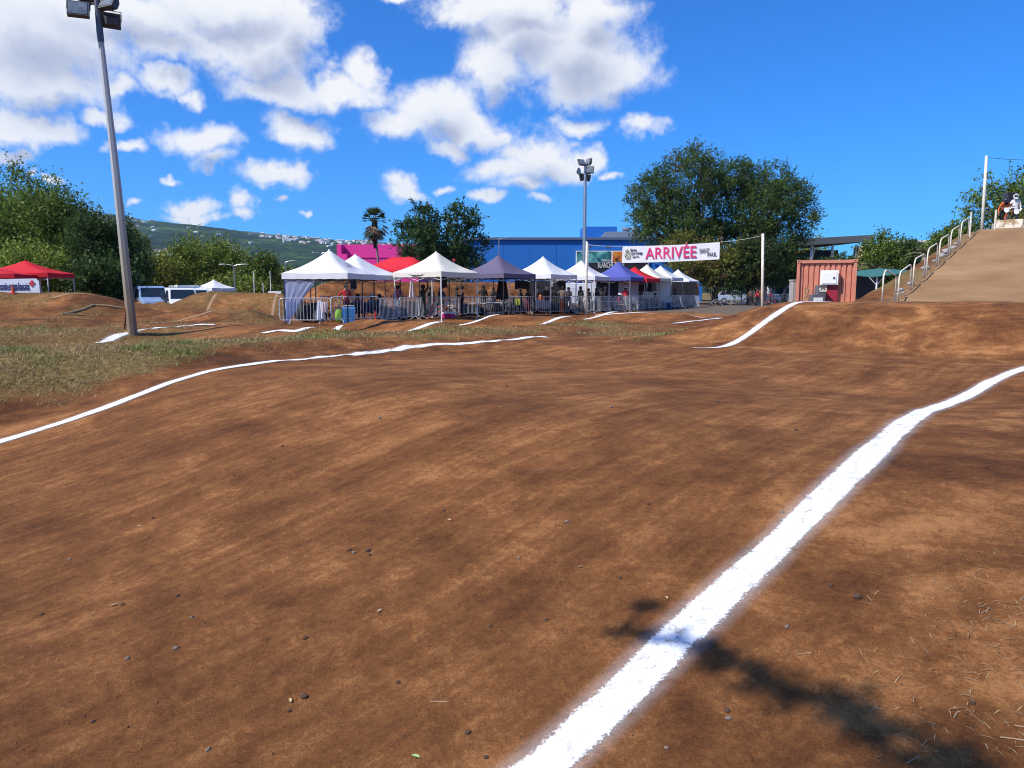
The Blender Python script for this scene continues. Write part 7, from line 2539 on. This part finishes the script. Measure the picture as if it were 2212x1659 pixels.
for i, (u, v, r0) in enumerate(marks):
    x, y = hit(u, v)
    o = bpy.data.objects.new('stone', SM[i % 6]); COL.objects.link(o)
    o.location = (x, y, g1(x, y)); o.scale = (r0, r0, r0 * .9); o.rotation_euler = (0, 0, rs.random() * 6)
    tag(o, 'pale pebble lying loose on the packed track' if i % 3 == 0 and i % 6 in (0, 3) else 'small dark stone lying loose on the packed track', 'stone', 'pale pebbles on the near track' if i % 3 == 0 and i % 6 in (0, 3) else 'dark stones on the near track')
for i, (u, v, L, a, f) in enumerate(((930, 1520, .22, -.3, 0), (1720, 1418, .20, -.1, 1), (2205, 1300, .25, .6, 1), (2060, 1560, .14, .5, 0), (1880, 1545, .10, .2, 1), (2190, 1580, .5, -.5, 0), (2160, 1600, .45, -.4, 0), (1660, 1030, .12, .1, 0), (1150, 1020, .2, .1, 0), (400, 870, .3, .3, 1), (2120, 1330, .18, .3, 0), (1960, 1690, .2, .3, 1))):
    x, y = hit(u, min(v, 1655)); z = g1(x, y) + .006
    b = MB(); d = Vector((math.cos(a), math.sin(a), 0)); n_ = Vector((-d.y, d.x, 0))
    b.tube([(0, 0, 0), d * L * .4 + n_ * .015 + Vector((0, 0, .008)), d * L + n_ * rs.uniform(-.03, .03)], [.004, .0035, .002], 5)
    if f:
        b.tube([d * L * .35 + Vector((0, 0, .004)), d * L * .6 + n_ * .05 + Vector((0, 0, .015)), d * L * .75 + n_ * .09], [.003, .0025, .0015], 5)
    tag(b.build('twig', M_TWIG, None, loc=(x, y, z)), 'forked dry twig lying on the bare earth' if f else 'straight dry twig lying on the bare earth', 'twig', 'forked twigs on the earth' if f else 'straight twigs on the earth')
for i, (u, v, s_) in enumerate(((247, 1310, .035), (820, 1322, .03), (627, 1520, .028), (898, 1638, .03), (970, 1125, .03), (905, 1168, .024), (1035, 960, .03), (1080, 880, .03), (700, 1020, .025), (1255, 1230, .024), (1440, 1295, .022), (300, 1140, .025))):
    x, y = hit(u, v)
    b = MB(); g = i == 3
    b.add([(-s_, 0, .004), (-s_ * .3, -s_ * .35, .008), (s_ * .5, -s_ * .3, .010), (s_, 0, .006), (s_ * .5, s_ * .3, .012), (-s_ * .3, s_ * .35, .010), (0, 0, .003)], [(0, 1, 6), (1, 2, 6), (2, 3, 6), (3, 4, 6), (4, 5, 6), (5, 0, 6)])
    tag(b.build('fallen_leaf', mat('green_leaf', (.25, .38, .10), .6) if g else M_DRYL, None, loc=(x, y, g1(x, y) + .003), rz=rs.random() * 6), 'single green leaf fallen on the track' if g else 'pale dry leaf fallen on the track', 'leaf', None if g else 'dry leaves on the track')

# crumbs of earth: too many to count
def crumbs():
    n = 5200
    r = rng.random(n)
    Y = 2.2 + 15 * r ** 1.6; X = (rng.random(n) * 2 - 1) * .78 * Y
    s, q = sq(X, Y)
    Z = gz(X, Y)
    size = .003 + .007 * rng.random(n) ** 3 * (1 + Y * .05)
    V = []; F = []
    base = np.array([(1, 0, 0), (-.5, .8, 0), (-.5, -.8, 0), (0, 0, .9), (.1, .1, -.4)])
    for i in range(n):
        a = rng.random() * 6.28; ca, sa = math.cos(a), math.sin(a)
        o = len(V)
        for p in base * (size[i] * rng.uniform(.7, 1.3, (5, 1))):
            V.append((X[i] + p[0] * ca - p[1] * sa, Y[i] + p[0] * sa + p[1] * ca, Z[i] + p[2] + size[i] * .2))
        F += [(o, o + 1, o + 3), (o + 1, o + 2, o + 3), (o + 2, o, o + 3), (o, o + 2, o + 4), (o + 2, o + 1, o + 4), (o + 1, o, o + 4)]
    me = bpy.data.meshes.new('earth_crumbs'); me.from_pydata(V, [], F); me.materials.append(mat('earth_crumb', (.20, .095, .042), .95, var=.4, scale=3))
    o = bpy.data.objects.new('earth_crumbs', me); COL.objects.link(o)
    tag(o, 'loose crumbs of earth strewn over the packed track', 'crumbs', kind='stuff')


crumbs()


# dry grass on the banks
def grass():
    N = 560000
    # candidates over the banks, denser near the camera
    Y = 11 + 40 * rng.random(N) ** 1.5
    X = -1.05 * Y * .72 + rng.random(N) * Y * 1.15
    m = grass_mask(X, Y) * (.35 + .65 * ss(-.25, .2, fbm(X * 1.3, Y * 1.3, 41, 4)))
    s, q = sq(X, Y)
    m = m * np.clip(1.1 - Y / 75, .2, 1)
    # a scatter of straw on the dark earth below the grass
    m = np.maximum(m, .05 * ss(-15.6, -16.4, q) * (1 - ss(-18, -19, q)) * (s < 20))
    k = rng.random(N) < m * .5
    X, Y, q, s = X[k], Y[k], q[k], s[k]
    Z = gz(X, Y)
    n = len(X)
    g = ss(-.05, .35, fbm(X * .7, Y * .7, 43, 3) + .25 * np.exp(-((q + 19.5) / 1.0) ** 2))
    L = (.022 + .040 * rng.random(n)) * (1 + .7 * g) * (1 + Y * .010)
    a = rng.random(n) * 2 * np.pi; ln = .5 + .9 * rng.random(n)
    dx, dy = np.cos(a), np.sin(a)
    w = (.004 + .004 * rng.random(n)) * (1 + Y * .06)
    P0 = np.stack([X - dy * w, Y + dx * w, Z - .005], 1); P1 = np.stack([X + dy * w, Y - dx * w, Z - .005], 1)
    P2 = np.stack([X + dx * L * ln, Y + dy * L * ln, Z + L], 1)
    V = np.stack([P0, P1, P2], 1).reshape(-1, 3)
    me = bpy.data.meshes.new('dry_grass')
    me.vertices.add(3 * n); me.vertices.foreach_set('co', V.ravel())
    me.loops.add(3 * n); me.loops.foreach_set('vertex_index', np.arange(3 * n, dtype=np.int32))
    me.polygons.add(n); me.polygons.foreach_set('loop_start', np.arange(0, 3 * n, 3, dtype=np.int32))
    me.update(calc_edges=True)
    r1 = rng.random((n, 1))
    straw = np.array([[.36, .26, .125]]) * (.55 + .75 * r1); green = np.array([[.16, .215, .05]]) * (.6 + .8 * r1)
    gg = np.clip(g * 1.1 - .15 + .3 * (rng.random(n) - .5), 0, 1)[:, None]
    C = straw * (1 - gg) + green * gg
    at_ = me.attributes.new('tint', 'FLOAT_COLOR', 'FACE')
    at_.data.foreach_set('color', np.concatenate([C, np.ones((n, 1))], 1).astype(np.float32).ravel())
    me.materials.append(M_LEAF)
    o = bpy.data.objects.new('dry_grass', me); COL.objects.link(o)
    tag(o, 'short dry grass on the bank between the straights', 'grass', kind='stuff')
    print('grass blades', n)


grass()


# more gear heaped in the shade behind the barriers
gear = [('black kit bag heaped behind the barriers of the cream tent', 'kit bags behind the cream tent barriers', [(848, 36.3), (866, 37.0), (884, 37.9), (905, 38.6), (924, 39.6), (944, 40.4)]),
        ('black kit bag heaped behind the barriers of the purple tent', 'kit bags behind the purple tent barriers', [(1006, 42.4), (1022, 43.0), (1048, 44.2), (1078, 45.2), (1098, 45.9), (1118, 46.2), (1132, 46.4)]),
        ('black kit bag heaped behind the barriers of the plain white tent', 'kit bags behind the plain white tent barriers', [(1158, 46.8), (1176, 47.2), (1194, 47.6), (1222, 48.0), (1236, 48.2), (1262, 48.6), (1284, 49.8), (1300, 50.6)]),
        ('black kit bag heaped behind the barriers of the far tents', 'kit bags behind the far tent barriers', [(1362, 54.2), (1372, 55.0), (1392, 56.6), (1420, 58.8), (1432, 59.8), (1446, 60.8), (1466, 62.6), (1480, 63.8), (1494, 65.0)])]
proto = None
for lab, grp, spots_ in gear:
    for (u, Y) in spots_:
        p = at(u, 650, Y)
        if proto is None:
            proto = bag(lab, u, Y, 0, (.02, .02, .023), (.95, .55, .62)); o = proto
        else:
            o = dup(proto, (0, 0, 0), 0)
        o.location = (p.x, Y, g1(p.x, Y)); o.rotation_euler = (0, 0, rs.random() * 3)
        k = rs.uniform(.8, 1.35); o.scale = (k, k, rs.uniform(.8, 1.3))
        tag(o, lab, 'bag', grp)


# straw and dry stalks on the trodden earth at the right
def straw():
    b = MB()
    for i in range(420):
        u = rs.uniform(1850, 2330); v = rs.uniform(1180, 1655)
        if rs.random() > (u - 1800) / 420:
            continue
        x, y = hit(u, v); z = g1(x, y)
        a = rs.uniform(0, 6.28); L = rs.uniform(.03, .11); w = rs.uniform(.0012, .0025)
        d = Vector((math.cos(a), math.sin(a), 0)); n_ = Vector((-d.y, d.x, 0)) * w
        p = Vector((x, y, z + .004)); e = p + d * L + Vector((0, 0, rs.uniform(.0, .018))); m_ = p.lerp(e, .5) + Vector((0, 0, .008))
        b.add([p - n_, p + n_, m_ + n_, m_ - n_, e], [(0, 1, 2, 3), (3, 2, 4)])
    o = b.build('dry_straw', mat('straw', (.42, .30, .16), .9, var=.3, scale=12), None)
    tag(o, 'dry straw strewn on the trodden earth outside the chalk line', 'straw', kind='stuff')


straw()
